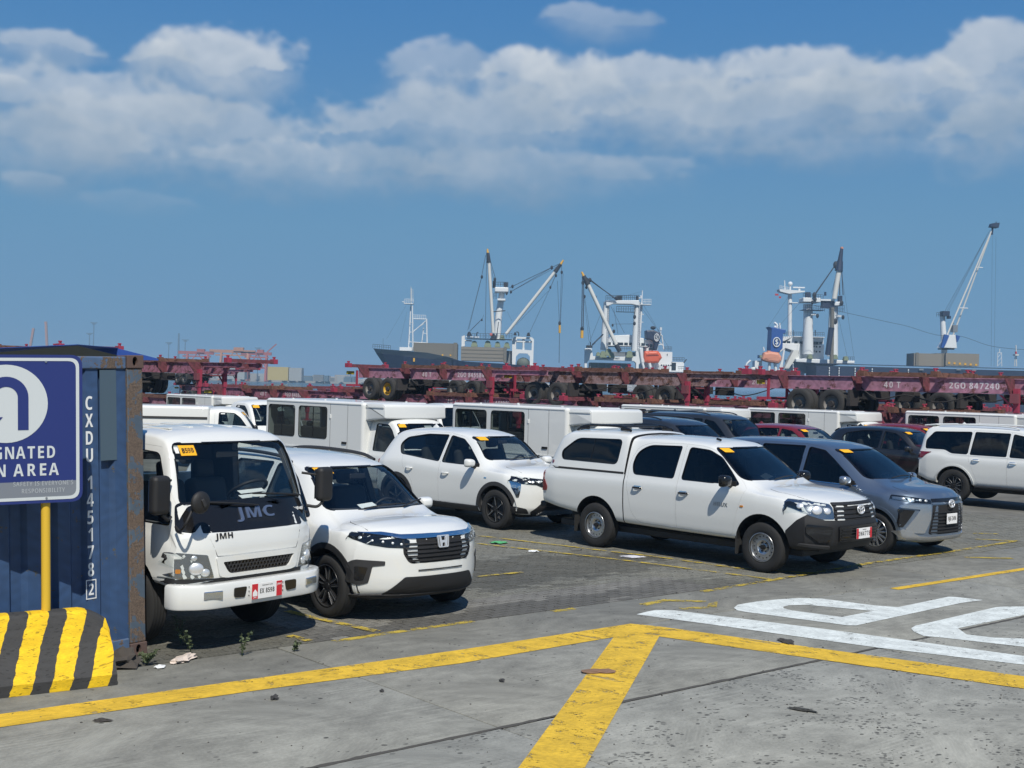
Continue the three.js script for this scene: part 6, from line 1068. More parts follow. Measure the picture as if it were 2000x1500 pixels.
makeVehicle('red_hatchback', 'red car mostly hidden beside the large white sport utility vehicle', 'car', COMPACT, M.red, [12.2, 0, -36.8], H45(45));
{
  const A = makeVehicle('passenger_van', 'white glazed van directly behind the compact crossover, its cab in full view', 'van', VANCAB, M.whiteVan, [-2.85, 0, -26.4], H45(45), 'white passenger-box vans');
  passengerBox(A, M.whiteVan);
  const list = [
    ['large glazed white van with see-through windows behind the pickup canopy', 1.36, -26.55, 45, 1.0], ['white van roof between the pickup and the dark people carriers', 6.1, -38.55, 45, 0.94], ['white glazed van behind the red hatchback, under the trailer tyres', 10.2, -38.6, 45, 0.94], ['white van behind the large sport utility vehicle, at the right edge', 14.8, -36.6, 45, 0.97],
    ['white van roof farthest left, above the truck cab and beside the container', -10.2, -43.5, 45, 0.88],
  ];
  for (const [label, x, z, h, s] of list) { const o = A.clone(); o.name = unique('passenger_van'); o.userData = { ...A.userData, label }; o.position.set(x, 0, z); o.rotation.y = H45(h); o.scale.setScalar(s); scene.add(o); }
  const B = makeVehicle('flatbed_truck', 'white small truck cab facing out left of the nearest glazed van', 'truck', VANCAB, M.whiteVan, [-7.45, 0, -34.0], H45(45), 'white flat-bed trucks'); flatBed(B, M.whiteVan); B.scale.setScalar(1.08);
  const o = B.clone(); o.name = unique('flatbed_truck'); o.userData = { ...B.userData, label: 'white small truck cab showing between the two glazed vans' }; o.position.set(-2.7, 0, -37.0); o.scale.setScalar(1.07); scene.add(o);
  const C = makeVehicle('panel_van', 'low white panel van parked crosswise behind the truck cab', 'van', VANCAB, M.whiteVan, [-8.07, 0, -30.6], H45(100)); panelBox(C, M.whiteVan);
}
// ------------------------------------------------------------------ skeletal container trailers, stacked
function planarSide(g, s = 0.5) { g = plain(g); const p = g.attributes.position, n = g.attributes.normal, uv = new Float32Array(p.count * 2); for (let i = 0; i < p.count; i++) { const ay = Math.abs(n.getY(i)), az = Math.abs(n.getZ(i)), ax = Math.abs(n.getX(i)); const q = az >= ax && az >= ay ? [p.getX(i), p.getY(i)] : ay >= ax ? [p.getX(i), p.getZ(i)] : [p.getZ(i), p.getY(i)]; uv[i * 2] = q[0] * s; uv[i * 2 + 1] = q[1] * s; } g.setAttribute('uv', new THREE.BufferAttribute(uv, 2)); return g; }
const rustyTex = (a, b, seed, amount) => grainTexture(512, (u, v, x, y) => { const n = wrapN(u, v, 5, seed) * 0.5 + wrapN(u, v, 18, seed + 2) * 0.35 + wrapN(u, v, 60, seed + 4) * 0.25, k = 1 + wrapN(u, v, 9, seed + 6) * 0.13 + (hash2(x, y) - 0.5) * 0.10, w = clamp((n - amount) * 5, 0, 1); return a.map((c, i) => lerp(c, b[i], w) * k); });
const TM = {
  mauve: new THREE.MeshStandardMaterial({ map: rustyTex([0.62, 0.45, 0.52], [0.42, 0.27, 0.27], 201, 0.30), roughness: 0.75 }), mauveB: new THREE.MeshStandardMaterial({ map: rustyTex([0.58, 0.38, 0.45], [0.36, 0.23, 0.22], 205, 0.16), roughness: 0.8 }), maroon: new THREE.MeshStandardMaterial({ map: rustyTex([0.42, 0.22, 0.25], [0.28, 0.19, 0.17], 209, 0.2), roughness: 0.8 }),
  brown: new THREE.MeshStandardMaterial({ map: rustyTex([0.55, 0.46, 0.46], [0.37, 0.26, 0.22], 221, 0.02), roughness: 0.85 }),
  red: std([0.30, 0.032, 0.065], 0.7), rust: new THREE.MeshStandardMaterial({ map: rustyTex([0.43, 0.30, 0.25], [0.30, 0.19, 0.15], 213, 0.05), roughness: 0.9 }), dark: std([0.03, 0.027, 0.027], 0.85), letters: std([0.62, 0.56, 0.58], 0.7), tyre: std([0.035, 0.034, 0.033], 0.9), rimGrey: std([0.20, 0.19, 0.18], 0.7), rimYellow: std([0.60, 0.36, 0.03], 0.6), yellow: std([0.42, 0.33, 0.03], 0.7),
};
function iBeam(x0, x1, y0, y1, z, fl = 0.15) { return [box(x1 - x0, y1 - y0 - 0.04, 0.02, (x0 + x1) / 2, (y0 + y1) / 2, z), box(x1 - x0, 0.022, fl, (x0 + x1) / 2, y1 - 0.011, z), box(x1 - x0, 0.022, fl, (x0 + x1) / 2, y0 + 0.011, z)]; }
const outriggerGeo = planarSide(extr([[0, 0], [0.285, 0.0], [0.65, 0.44], [0.65, 0.48], [0, 0.48]], 0.05)), crossGeo = planarSide(box(0.1, 0.18, 0.92));
function buildTrailer(mat) { // 12.2 m long; x from the rear end, y from the ground under the tyres
  const g = new THREE.Group();
  for (const z of [0.47, -0.47]) {
    part(g, 'main_beam', planarSide(merge([...iBeam(0.1, 9.3, 0.98, 1.46, z), ...iBeam(9.3, 12.2, 1.26, 1.46, z), extr([[9.29, 0.98], [9.75, 1.26], [9.29, 1.26]], 0.02).translate(0, 0, z)])), mat);
    for (const x of [0.85, 3.75, 6.2, 9.0]) { const o = part(g, 'outrigger', outriggerGeo, TM.maroon); o.position.set(x, 0.98, z); o.rotation.y = z > 0 ? -Math.PI / 2 : Math.PI / 2; }
  }
  for (const [x, w, m] of [[0.12, 0.24, TM.red], [4.15, 0.2, TM.rust], [6.75, 0.2, TM.rust], [12.08, 0.24, TM.red]]) {
    part(g, 'bolster', planarSide(box(w, 0.15, 2.42, x, 1.535, 0)), x > 1 && x < 12 ? TM.rust : TM.maroon);
    for (const z of [1.13, -1.13]) { part(g, 'bolster_end', box(w + 0.06, 0.2, 0.2, x, 1.55, z, 0.01), m); part(g, 'twist_lock', merge([new THREE.CylinderGeometry(0.045, 0.06, 0.10, 8).translate(x, 1.69, z), box(0.16, 0.05, 0.08, x, 1.73, z, 0.015)]), TM.red); }
  }
  for (const z of [1.1, -1.1]) part(g, 'side_rail', planarSide(box(1.9, 0.14, 0.12, 5.45, 1.53, z)), TM.rust);
  for (const x of [0.7, 1.5, 2.3, 3.1, 5.2, 5.9, 7.6, 8.6, 9.6, 10.4, 11.2]) part(g, 'cross_member', crossGeo, TM.maroon).position.set(x, 1.33, 0);
  part(g, 'suspension', merge([1.75, 3.02].flatMap((x) => [0.47, -0.47].flatMap((z) => [box(1.0, 0.08, 0.09, x, 0.72, z), box(0.12, 0.4, 0.1, x - 0.5, 0.85, z), box(0.12, 0.4, 0.1, x + 0.5, 0.85, z)]))), TM.dark);
  for (const [i, x] of [1.75, 3.02].entries()) {
    part(g, 'axle', bar([x, 0.5, -1.05], [x, 0.5, 1.05], 0.075, 10), TM.dark);
    for (const s of [1, -1]) for (const [j, z] of [1.07, 0.74].entries()) {
      const w = sub(g, 'wheel'); w.position.set(x, 0.5, s * z); if (s < 0) w.rotation.y = Math.PI;
      part(w, 'tyre', trailerTyre, TM.tyre);
      if (!j) { part(w, 'rim', trailerRim, TM.rimGrey); part(w, 'hub', trailerHub, TM.dark); }
    }
  }
  for (const z of [0.62, -0.62]) part(g, 'landing_leg', merge([box(0.16, 0.75, 0.16, 9.15, 0.78, z), box(0.11, 0.5, 0.11, 9.15, 0.25, z), box(0.3, 0.04, 0.3, 9.15, 0.02, z), extr([[0, 0], [-0.55, 0.5], [-0.47, 0.5], [0.06, 0]], 0.05).translate(9.15, 0.45, z)]), TM.red);
  part(g, 'leg_gearbox', merge([bar([9.15, 0.9, -0.62], [9.15, 0.9, 0.62], 0.03), box(0.25, 0.3, 0.14, 9.15, 0.85, 0.76)]), TM.maroon);
  part(g, 'rear_bumper', merge([box(0.1, 0.1, 2.3, 0.05, 0.62, 0), box(0.08, 0.75, 0.08, 0.12, 0.95, 0.6), box(0.08, 0.75, 0.08, 0.12, 0.95, -0.6)]), TM.red);
  for (const z of [0.9, -0.9]) part(g, 'lamp_box', merge([box(0.1, 0.16, 0.4, -0.01, 1.2, z, 0.01)]), TM.yellow);
  part(g, 'air_hose', tube([[3.6, 1.2, 0.5], [4.4, 0.72, 0.55], [5.4, 0.86, 0.5], [6.6, 0.66, 0.55], [8.2, 1.05, 0.5]], 0.022, 30, 5), TM.dark);
  part(g, 'spring_hanger', box(0.5, 0.3, 1.0, 4.05, 0.82, 0, 0.02), TM.dark);
  part(g, 'mud_guard', extr([[-0.1, 0], [0.06, 0], [0.02, 0.55], [-0.04, 0.55]], 0.6).translate(3.72, 0.45, 0.9), TM.dark);
  part(g, 'tool_box', box(0.7, 0.34, 0.4, 5.1, 0.80, -0.2, 0.02), TM.dark);
  return g;
}
const trailerTyre = tyreGeo(0.5, 0.26, 0.29), trailerRim = lathe([[0.295, 0.12], [0.29, 0.05], [0.27, 0.03], [0.25, -0.02], [0.17, -0.05], [0.16, 0.02], [0.12, 0.03], [0.001, 0.03]], 28), trailerHub = new THREE.CylinderGeometry(0.1, 0.12, 0.16, 12).rotateX(Math.PI / 2).translate(0, 0, 0.05);
const trailerKinds = [buildTrailer(TM.mauve), buildTrailer(TM.mauveB), buildTrailer(TM.brown)];
function trailer(label, x, y, z, h, kind, code, load = '40 T', lx = 4.9) {
  const o = trailerKinds[kind].clone(); o.name = unique('container_trailer'); o.userData = { label, category: 'trailer', group: 'skeletal trailers stacked behind the cars' };
  o.position.set(x, y, z); o.rotation.y = headingTurn(h + rr(-1.6, 1.6)); scene.add(o);
  if (code === '2GO 845584') o.traverse((n) => { if (n.name === 'rim' && n.parent.position.x > 2.5 && n.parent.position.z > 0) n.material = TM.rimYellow; });
  if (code) { part(o, 'lettering', textGeo(load, 0.20, { sx: 0.95, gap: 0.05 }).translate(lx, 1.20, 0.483), TM.letters); part(o, 'lettering', textGeo(code, 0.205, { sx: 0.9, gap: 0.04 }).translate(7.72, 1.22, 0.483), TM.letters); }
  return o;
}
const near = (x, z, s) => [x - 0.707 * 0 - s * 0.707 * -1.13 * 0, z];
{
  const Fx = Math.SQRT1_2, up = 1.60, rear = (x, d) => [x + 1.13 * Fx, -(d + 1.13 * Fx)]; // given: near rear corner of the deck
  const put = (label, x, d, y, kind, code, load) => { const [a, b] = rear(x, d); return trailer(label, a, y, b, 45, kind, code, load); };
  put('mauve upper-tier trailer below the freighter bow, one wheel rim yellow', -7.83, 58, up, 0, '2GO 845584');
  put('rust-streaked skeletal trailer on the upper tier behind the pickup canopy', -0.34, 52, up, 2, null);
  put('mauve upper-tier trailer nearest the right edge with large clear lettering', 8.79, 44, up, 0, '2GO 847240');
  const pad = 0.42;
  { const g = box(96, 0.42, 34, 0, 0.19, 0); planarUV(plain(g), 1 / 6); const o = single('raised_pad', planarUV(plain(box(96, 0.42, 34, 0, 0.19, 0)), 1 / 6), concVariants[0], null, null, null, 'structure'); o.position.set(11.0, 0, -62.7); o.rotation.y = headingTurn(45); }
  put('lower-tier trailer under the one whose number ends in 5584', -6.6, 57.2, pad, 1, '2GO 411007');
  put('lower-tier trailer behind the large glazed white van', 0.4, 51.4, pad, 1, '2GO 8450');
  put('lower-tier trailer at right under the number ending in 7240', 9.6, 43.4, pad, 1, '2GO 844406', '30 T');
  put('single-tier trailer left of the stack, behind the white van roofs', -16.7, 66.8, pad, 1, '2GO 846887');
  put('upper-tier trailer nearest the container, its gooseneck against the sky', -20.3, 58.6, up, 1, null);
  put('lower-tier trailer just right of the blue container', -19.6, 58.0, 0, 0, null);
  put('distant trailer on an upper tier below the far gantry cranes', -33.0, 118, up, 0, '2GO 8411');
  put('distant trailer on the ground below the far gantry cranes', -32.2, 117.3, 0, 1, null);
  put('trailer peeping over the container top at far left', -24.6, 52.0, 1.85, 1, null);
  put('upper-tier trailer in the second line behind the number ending in 5584', -4.0, 60.5, up, 2, null);
  put('upper-tier trailer in the second line, its number ends in 6586', 4.3, 53.6, up, 0, '2GO 846586');
  put('upper-tier trailer in the second line at the right edge', 12.9, 45.2, up, 1, null);
  put('lower-tier trailer in the second line behind the vans', 4.6, 53.2, pad, 1, null);
  for (let k = 2; k < 5; k++) for (let n = -1; n < 3; n++) put('one of the lower-tier trailers in the hidden back lines of the stack', -7.0 + 8.95 * n + 1.96 * k + rr(-0.8, 0.8), 58.8 - 8.95 * n + 1.96 * k, pad, (k + n + 2) % 3, null);
  put('lower-tier trailer in the second line below number 5584', -4.2, 60.4, pad, 1, null);
}
// blue canopy tent beyond the container
{
  const t = thing('canopy_tent', 'blue canopy tent with a dark gable behind the container', 'tent', [-14.6, 0, -40.5], 0);
  part(t, 'roof', merge([extr([[-4.2, 3.02], [0.95, 3.36], [2.35, 3.04], [2.35, 2.98], [-4.2, 2.96]], 0.05).translate(0, 0, -2), extr([[-4.2, 3.02], [0.95, 3.38], [0.95, 3.36], [-4.2, 3.0]], 4.0).translate(0, 0, -0.02)]), std([0.012, 0.06, 0.30], 0.7));
  part(t, 'gable', extr([[-1.9, 3.02], [0.95, 3.34], [2.3, 3.05], [2.3, 2.85], [-1.9, 2.85]], 0.03).translate(0, 0, 2.02), std([0.012, 0.015, 0.012], 0.9));
  for (const [x, z] of [[-4, 2], [0.4, 2], [-4, -2], [0.4, -2]]) part(t, 'pole', bar([x, 0, z], [x, 3.0, z], 0.04), M.steel);
}

// ------------------------------------------------------------------ ships beyond the quay
const SM = { white: std([0.66, 0.69, 0.70], 0.6), cream: std([0.60, 0.60, 0.56], 0.6), navy: std([0.012, 0.022, 0.055], 0.5), hullGrey: std([0.17, 0.19, 0.21], 0.6), hatch: std([0.15, 0.14, 0.115], 0.8), hatchB: std([0.21, 0.19, 0.155], 0.8), green: std([0.10, 0.12, 0.10], 0.7), machinery: std([0.20, 0.24, 0.15], 0.7), black: std([0.015, 0.017, 0.022], 0.7), blueDark: std([0.015, 0.026, 0.058], 0.5), blue: std([0.012, 0.07, 0.28], 0.5), orange: std([0.62, 0.10, 0.03], 0.5), salmon: std([0.62, 0.26, 0.16], 0.6), yellow: std([0.66, 0.36, 0.02], 0.5), rope: std([0.04, 0.05, 0.07], 0.8), windowDark: std([0.015, 0.02, 0.025], 0.1), rail: std([0.06, 0.085, 0.12], 0.7), red: std([0.4, 0.03, 0.04], 0.6) };
const shipAt = (name, label, z) => thing(name, label, 'ship', [0, 0, z], 0);
const b2 = (x0, y0, x1, y1, z0, z1, r = 0) => box(Math.abs(x1 - x0), Math.abs(y1 - y0), z1 - z0, (x0 + x1) / 2, (y0 + y1) / 2, (z0 + z1) / 2, r);
const ln = (x0, y0, x1, y1, r, z = 0, z1 = z, r2 = r) => bar([x0, y0, z], [x1, y1, z1], r * 0.4, 8, r2 * 0.4);
function railing(x0, y0, x1, y1, h0, z, n) { const h = clamp(h0 * 0.18, 1.2, 2.2), L = [ln(x0, y0 + h, x1, y1 + h, 0.16, z), ln(x0, y0 + h * 0.5, x1, y1 + h * 0.5, 0.12, z)]; for (let i = 0; i <= n; i++) { const t = i / n, x = lerp(x0, x1, t), y = lerp(y0, y1, t); L.push(ln(x, y, x, y + h, 0.14, z)); } return L; }
function hull(deck, low, B, z = 0) { // deck and lower outline as [x, y] pairs of equal count, beam B; bow where the two meet
  const P = [], I = []; const n = deck.length;
  deck.forEach(([x, y], i) => { const w = B / 2 * Math.min(1, Math.pow(i / (n - 1) * 2.2, 0.6)), [lx, ly] = low[i]; P.push(x, y, z + w, lx, ly, z + w * 0.82, lx, ly, z - w * 0.82, x, y, z - w); });
  for (let i = 0; i < n - 1; i++) { const a = i * 4, b = a + 4; for (const [p, q] of [[0, 1], [1, 2], [2, 3], [3, 0]]) I.push(a + p, a + q, b + p, a + q, b + q, b + p); }
  const e = (n - 1) * 4; I.push(e, e + 1, e + 2, e, e + 2, e + 3);
  const g = new THREE.BufferGeometry(); g.setAttribute('position', new THREE.Float32BufferAttribute(P, 3)); g.setIndex(I); const k = g.toNonIndexed(); k.computeVertexNormals(); return k;
}
{ // freighter with its bow to the left
  const s = shipAt('cargo_ship', 'dark-hulled freighter with white A-frame bow mast, bow pointing left', -386);
  part(s, 'hull', hull([[-43.02, 10.75], [-40.44, 10.39], [-33.99, 9.86], [-26.25, 9.09], [-17.86, 8.35], [-4.97, 7.4]], [[-39.35, 5.53], [-37.06, 4.3], [-32.21, 3.47], [-25.78, 3.31], [-17.73, 3.2], [-4.86, 3.22]], 15), SM.navy);
  part(s, 'bulwark', hull([[-43.86, 12.11], [-41.12, 11.86], [-34.03, 11.46], [-26.3, 11.02], [-19.83, 9.9], [-15.94, 8.72]], [[-42.96, 10.71], [-40.37, 10.33], [-33.92, 9.79], [-26.18, 9.03], [-19.73, 8.23], [-15.86, 8.08]], 15.4), SM.hullGrey);
  part(s, 'railing', merge(railing(-43.8, 12.17, -38.23, 11.84, 5.2, 2, 8)), SM.rail);
  part(s, 'flagstaff', ln(-40.65, 12.09, -40.73, 15.31, 0.1, 1), SM.rail);
  part(s, 'windlass_house', b2(-35.32, 11.59, -31.49, 12.66, -2, 3), SM.white);
  const m = sub(s, 'bow_mast');
  part(m, 'mast_leg', ln(-32.76, 12.14, -32.41, 25.66, 0.55, 0), SM.white); part(m, 'mast_leg', ln(-31.21, 11.7, -31.77, 25.68, 0.5, 2), SM.white); part(m, 'mast_leg', ln(-26.79, 11.17, -27.29, 21.78, 0.55, 1), SM.white); part(m, 'mast_leg', ln(-29.04, 11.11, -28.28, 19.01, 0.4, -1), SM.white);
  part(m, 'brace', merge([ln(-31.3, 17.65, -27.53, 21.13, 0.32, 1), ln(-31.31, 17.97, -27.68, 20.64, 0.22, 0), ln(-32.05, 21.65, -27.22, 21.68, 0.35, 1), ln(-32.5, 14.4, -27.03, 14.22, 0.3, 1), ln(-32.42, 17.46, -31.29, 17.49, 0.3, 1), ln(-28.23, 17.25, -27.26, 17.11, 0.25, 1), ln(-32.5, 20.51, -31.37, 20.54, 0.25, 1)]), SM.white);
  part(m, 'platform_rail', merge(railing(-31.56, 21.66, -27.54, 21.67, 2.6, 1, 6)), SM.white);
  part(m, 'topmast', merge([ln(-32.22, 25.67, -32.36, 31.14, 0.42, 1), ln(-32.35, 30.81, -32.44, 31.78, 0.15, 1), ln(-31.7, 26.97, -31.81, 30.99, 0.16, 1)]), SM.cream);
  part(m, 'crow_nest', merge([b2(-34.43, 26.51, -31.52, 26.27, -1.4, 2), ...railing(-34.27, 26.52, -31.53, 26.59, 2.4, 1.8, 4), ln(-35.08, 26.95, -34.11, 26.78, 0.3, 1)]), SM.white);
  part(m, 'stay', merge([ln(-33.92, 25.62, -39.6, 15.18, 0.05, 1), ln(-33.55, 23.7, -35.39, 14.32, 0.05, 1)]), SM.rope);
  part(s, 'hatch_coaming', merge([b2(-30.89, 14.18, -17.4, 9.16, -5.5, 3.5), b2(-18.5, 14.44, -17.3, 9.17, 3.5, 3.9)]), SM.hatch);
  for (const [x, y] of [[-24.51, 10.49], [-21.84, 10.5], [-19.37, 10.5]]) part(s, 'marker', box(0.45, 0.45, 0.1, x, y, 3.6), SM.yellow);
  part(s, 'anchor_light', box(0.5, 1.1, 0.6, -30.39, 8.73, 7), SM.yellow);
}
{ // second freighter, twin-boom derrick
  const s = shipAt('cargo_ship', 'blue-hulled freighter with a white derrick post and two spread booms', -380);
  part(s, 'hull', hull([[-19.58, 9.53], [-18.24, 9.03], [-14.43, 8.59], [-8.08, 8.35], [-0.16, 8.08], [7.14, 7.48]], [[-19.11, 6], [-18.13, 4.76], [-14.29, 3.59], [-7.96, 3.44], [-0.03, 3.33], [7.26, 3.21]], 14, -1), SM.blueDark);
  part(s, 'hatch_stack', merge([b2(-15.87, 13.12, -2.65, 8.9, -6, 4)]), SM.hatchB);
  part(s, 'hatch_end', b2(-2.77, 13.33, -1.91, 8.51, -5.5, 4.4), SM.hatch);
  for (let i = 0; i < 3; i++) part(s, 'hatch_seam', b2(-15.72, 12.11, -2.87, 12.38, 4, 4.08).translate(0, -i * 1.15, 0), SM.hatch);
  part(s, 'portal_frame', extr([[-0.15, 7.92], [-0.3, 16], [0.41, 16.71], [5.8, 16.63], [6.41, 16.01], [6.35, 7.62], [5.3, 7.59], [5.32, 10.6], [4.5, 11.59], [1.97, 11.62], [1.04, 10.65], [0.86, 7.95]], 1.6, 0, [[[1.22, 16.1], [0.92, 15.24], [0.98, 12.86], [5.74, 12.61], [5.83, 15.36], [5.33, 16.08]]]), SM.white);
  part(s, 'frame_bar', merge([ln(3.18, 16.09, 3.27, 12.76, 0.9, 0), ln(0.92, 15.24, 5.83, 15.21, 0.8, 0)]), SM.white);
  part(s, 'left_frame', merge([extr([[-15.88, 13.21], [-15.9, 16.38], [-14.96, 16.72], [-14.87, 13.4]], 1.6), ln(-14.91, 15.14, -12.69, 15.04, 0.5, 0), ln(-14.63, 16.25, -10.51, 16.2, 0.5, 0)]), SM.white);
  part(s, 'mast_house', b2(-2.01, 12.31, 0.8, 7.63, -5, -1.6), SM.hullGrey);
  part(s, 'net_pile', new THREE.SphereGeometry(1, 14, 8).scale(2.1, 1.9, 1.5).translate(3.32, 8.49, -1), SM.green);
  part(s, 'derrick_post', merge([ln(-5.05, 15.87, -4.73, 22.85, 3.1, 0, 0, 2.7), ln(-4.72, 22.69, -4.1, 27.93, 2.7, 0, 0, 2.4), ln(-4.09, 27.62, -3.85, 30.47, 2.4, 0, 0, 2.2)]), SM.white);
  part(s, 'derrick_head', merge([b2(-6.1, 31.75, -1.84, 30.15, -2.6, 2.8, 0.4), b2(-5.12, 28.22, -2.73, 27.65, -2.6, 2.8)]), SM.white);
  part(s, 'head_gear', merge([...railing(-5.85, 31.85, -1.99, 31.95, 7.5, 2.8, 5), b2(-3.35, 33.27, -2.11, 31.94, -1, 1.5), b2(-6.78, 33.72, -5.91, 31.69, -1, 1), ...railing(-6.32, 28.03, -5.43, 28.06, 10, 2.8, 2), ln(-6.08, 34.53, -6.1, 31.68, 0.8, 1.5), ln(-6.53, 24.07, -2.65, 24.49, 0.35, 3)]), SM.black);
  for (const [a, b, c, d, tip] of [[-6.17, 17.58, -8.07, 39.39, [-8.06, 39.07, -8.46, 42.07, -8.62, 43.27]], [-2.24, 17.28, 12.39, 36.92, [12.27, 36.72, 13.98, 39.18, 14.77, 40.46]]]) {
    const bm = sub(s, 'derrick_boom'); part(bm, 'boom', ln(a, b, c, d, 1.25, 3.2), SM.cream); part(bm, 'boom_tip', ln(tip[0], tip[1], tip[2], tip[3], 1.7, 3.2, 3.2, 1.2), SM.black); part(bm, 'tip_marker', ln(tip[2], tip[3], tip[4], tip[5], 1.0, 3.2, 3.2, 0.6), SM.yellow);
  }
  part(s, 'rigging', merge([ln(-1.56, 31.55, 13.28, 39.16, 0.22, 3), ln(-1.06, 30.39, 11.1, 37.99, 0.18, 3), ln(-0.75, 30.56, 13.3, 38.68, 0.14, 3), ln(-9.11, 41.42, -10.12, 35.22, 0.2, 3), ln(-10.19, 34.43, -13.73, 18.49, 0.14, 3), ln(-10.34, 34.11, -14.04, 18.17, 0.1, 3), ln(-8.79, 41.43, -8.6, 15.78, 0.17, 3), ln(-7.81, 40.19, -5.91, 34.22, 0.2, 3), ln(-7.96, 39.87, -6.37, 33.58, 0.14, 3), ln(14.3, 38.87, 14.22, 21.44, 0.16, 3), ln(13.1, 34.09, 14, 21.44, 0.13, 3), ln(14.78, 36.35, 14.38, 21.45, 0.13, 3), ln(14.15, 18.12, 14.27, 8.93, 0.2, 3), ln(12.73, 36.29, 11, 31.97, 0.2, 3), ln(10.94, 31.81, 4.97, 17.88, 0.13, 3), ln(10.33, 30.85, 0.79, 20.14, 0.1, 3), ln(-9.86, 21.61, -13.4, 17.87, 0.25, 3), ln(-9.69, 21.45, -9.26, 23.05, 0.1, 3), ln(-4.61, 20.95, -5.11, 15.87, 0.3, 4), ln(-2, 24.19, -0.51, 21.38, 0.08, 3)]), SM.rope);
  for (const [x, y, r] of [[-10.1, 34.68, 2.0], [11.25, 38.09, 2.2], [14.36, 36.72, 1.9], [12.61, 35.66, 1.8], [11, 32.03, 1.7], [-0.63, 31.98, 2.0], [-1.06, 30.29, 1.8], [-6.06, 34.06, 2.0], [14.14, 21.06, 2.3], [-9.76, 21.51, 1.4], [-2.37, 29.82, 1.8]]) part(s, 'pulley_block', new THREE.SphereGeometry(r * 0.27, 10, 8).scale(0.7, 1.1, 0.5).translate(x, y, 3), SM.black);
  part(s, 'hook', merge([ln(14.15, 20.49, 14.21, 18.12, 0.9, 3), new THREE.TorusGeometry(0.2, 0.091, 6, 12).translate(14.21, 18.28, 3)]), SM.yellow);
  part(s, 'winch_deck', merge([b2(-14.29, 15.69, -0.36, 15.74, -4, 4), ...railing(-12.71, 15.73, -0.37, 16.06, 8, 4, 14)]), SM.rail);
  for (const [x, y, r, m] of [[-11.88, 14.27, 4.6, 'machinery'], [-7.77, 14.37, 5, 'machinery'], [-4.76, 14.29, 4.2, 'machinery'], [-1.9, 14.05, 4.6, 'machinery'], [-3.38, 16.39, 4, 'machinery'], [-13.54, 17.23, 3.2, 'black'], [-6.08, 16.48, 4.6, 'black'], [4.66, 17.55, 2.6, 'black'], [0.54, 17.6, 2.2, 'black']]) part(s, 'winch', merge([new THREE.CylinderGeometry(r * 0.17, r * 0.17, 2, 14).rotateX(Math.PI / 2).translate(x, y, 2), box(r * 0.42, r * 0.16, 2.2, x, y - r * 0.16, 2, 0.05)]), SM[m]);
  part(s, 'life_ring', new THREE.TorusGeometry(0.28, 0.156, 8, 14).translate(-6.79, 17.03, 4.6), SM.orange);
  part(s, 'davit', merge([tube([[-11.3, 16.34, 3], [-11.17, 17.45, 3], [-10.7, 17.62, 3]], 0.16, 8, 6), tube([[1.67, 16.84, 3], [1.55, 17.94, 3], [0.85, 18.08, 3]], 0.16, 8, 6)]), SM.black);
}
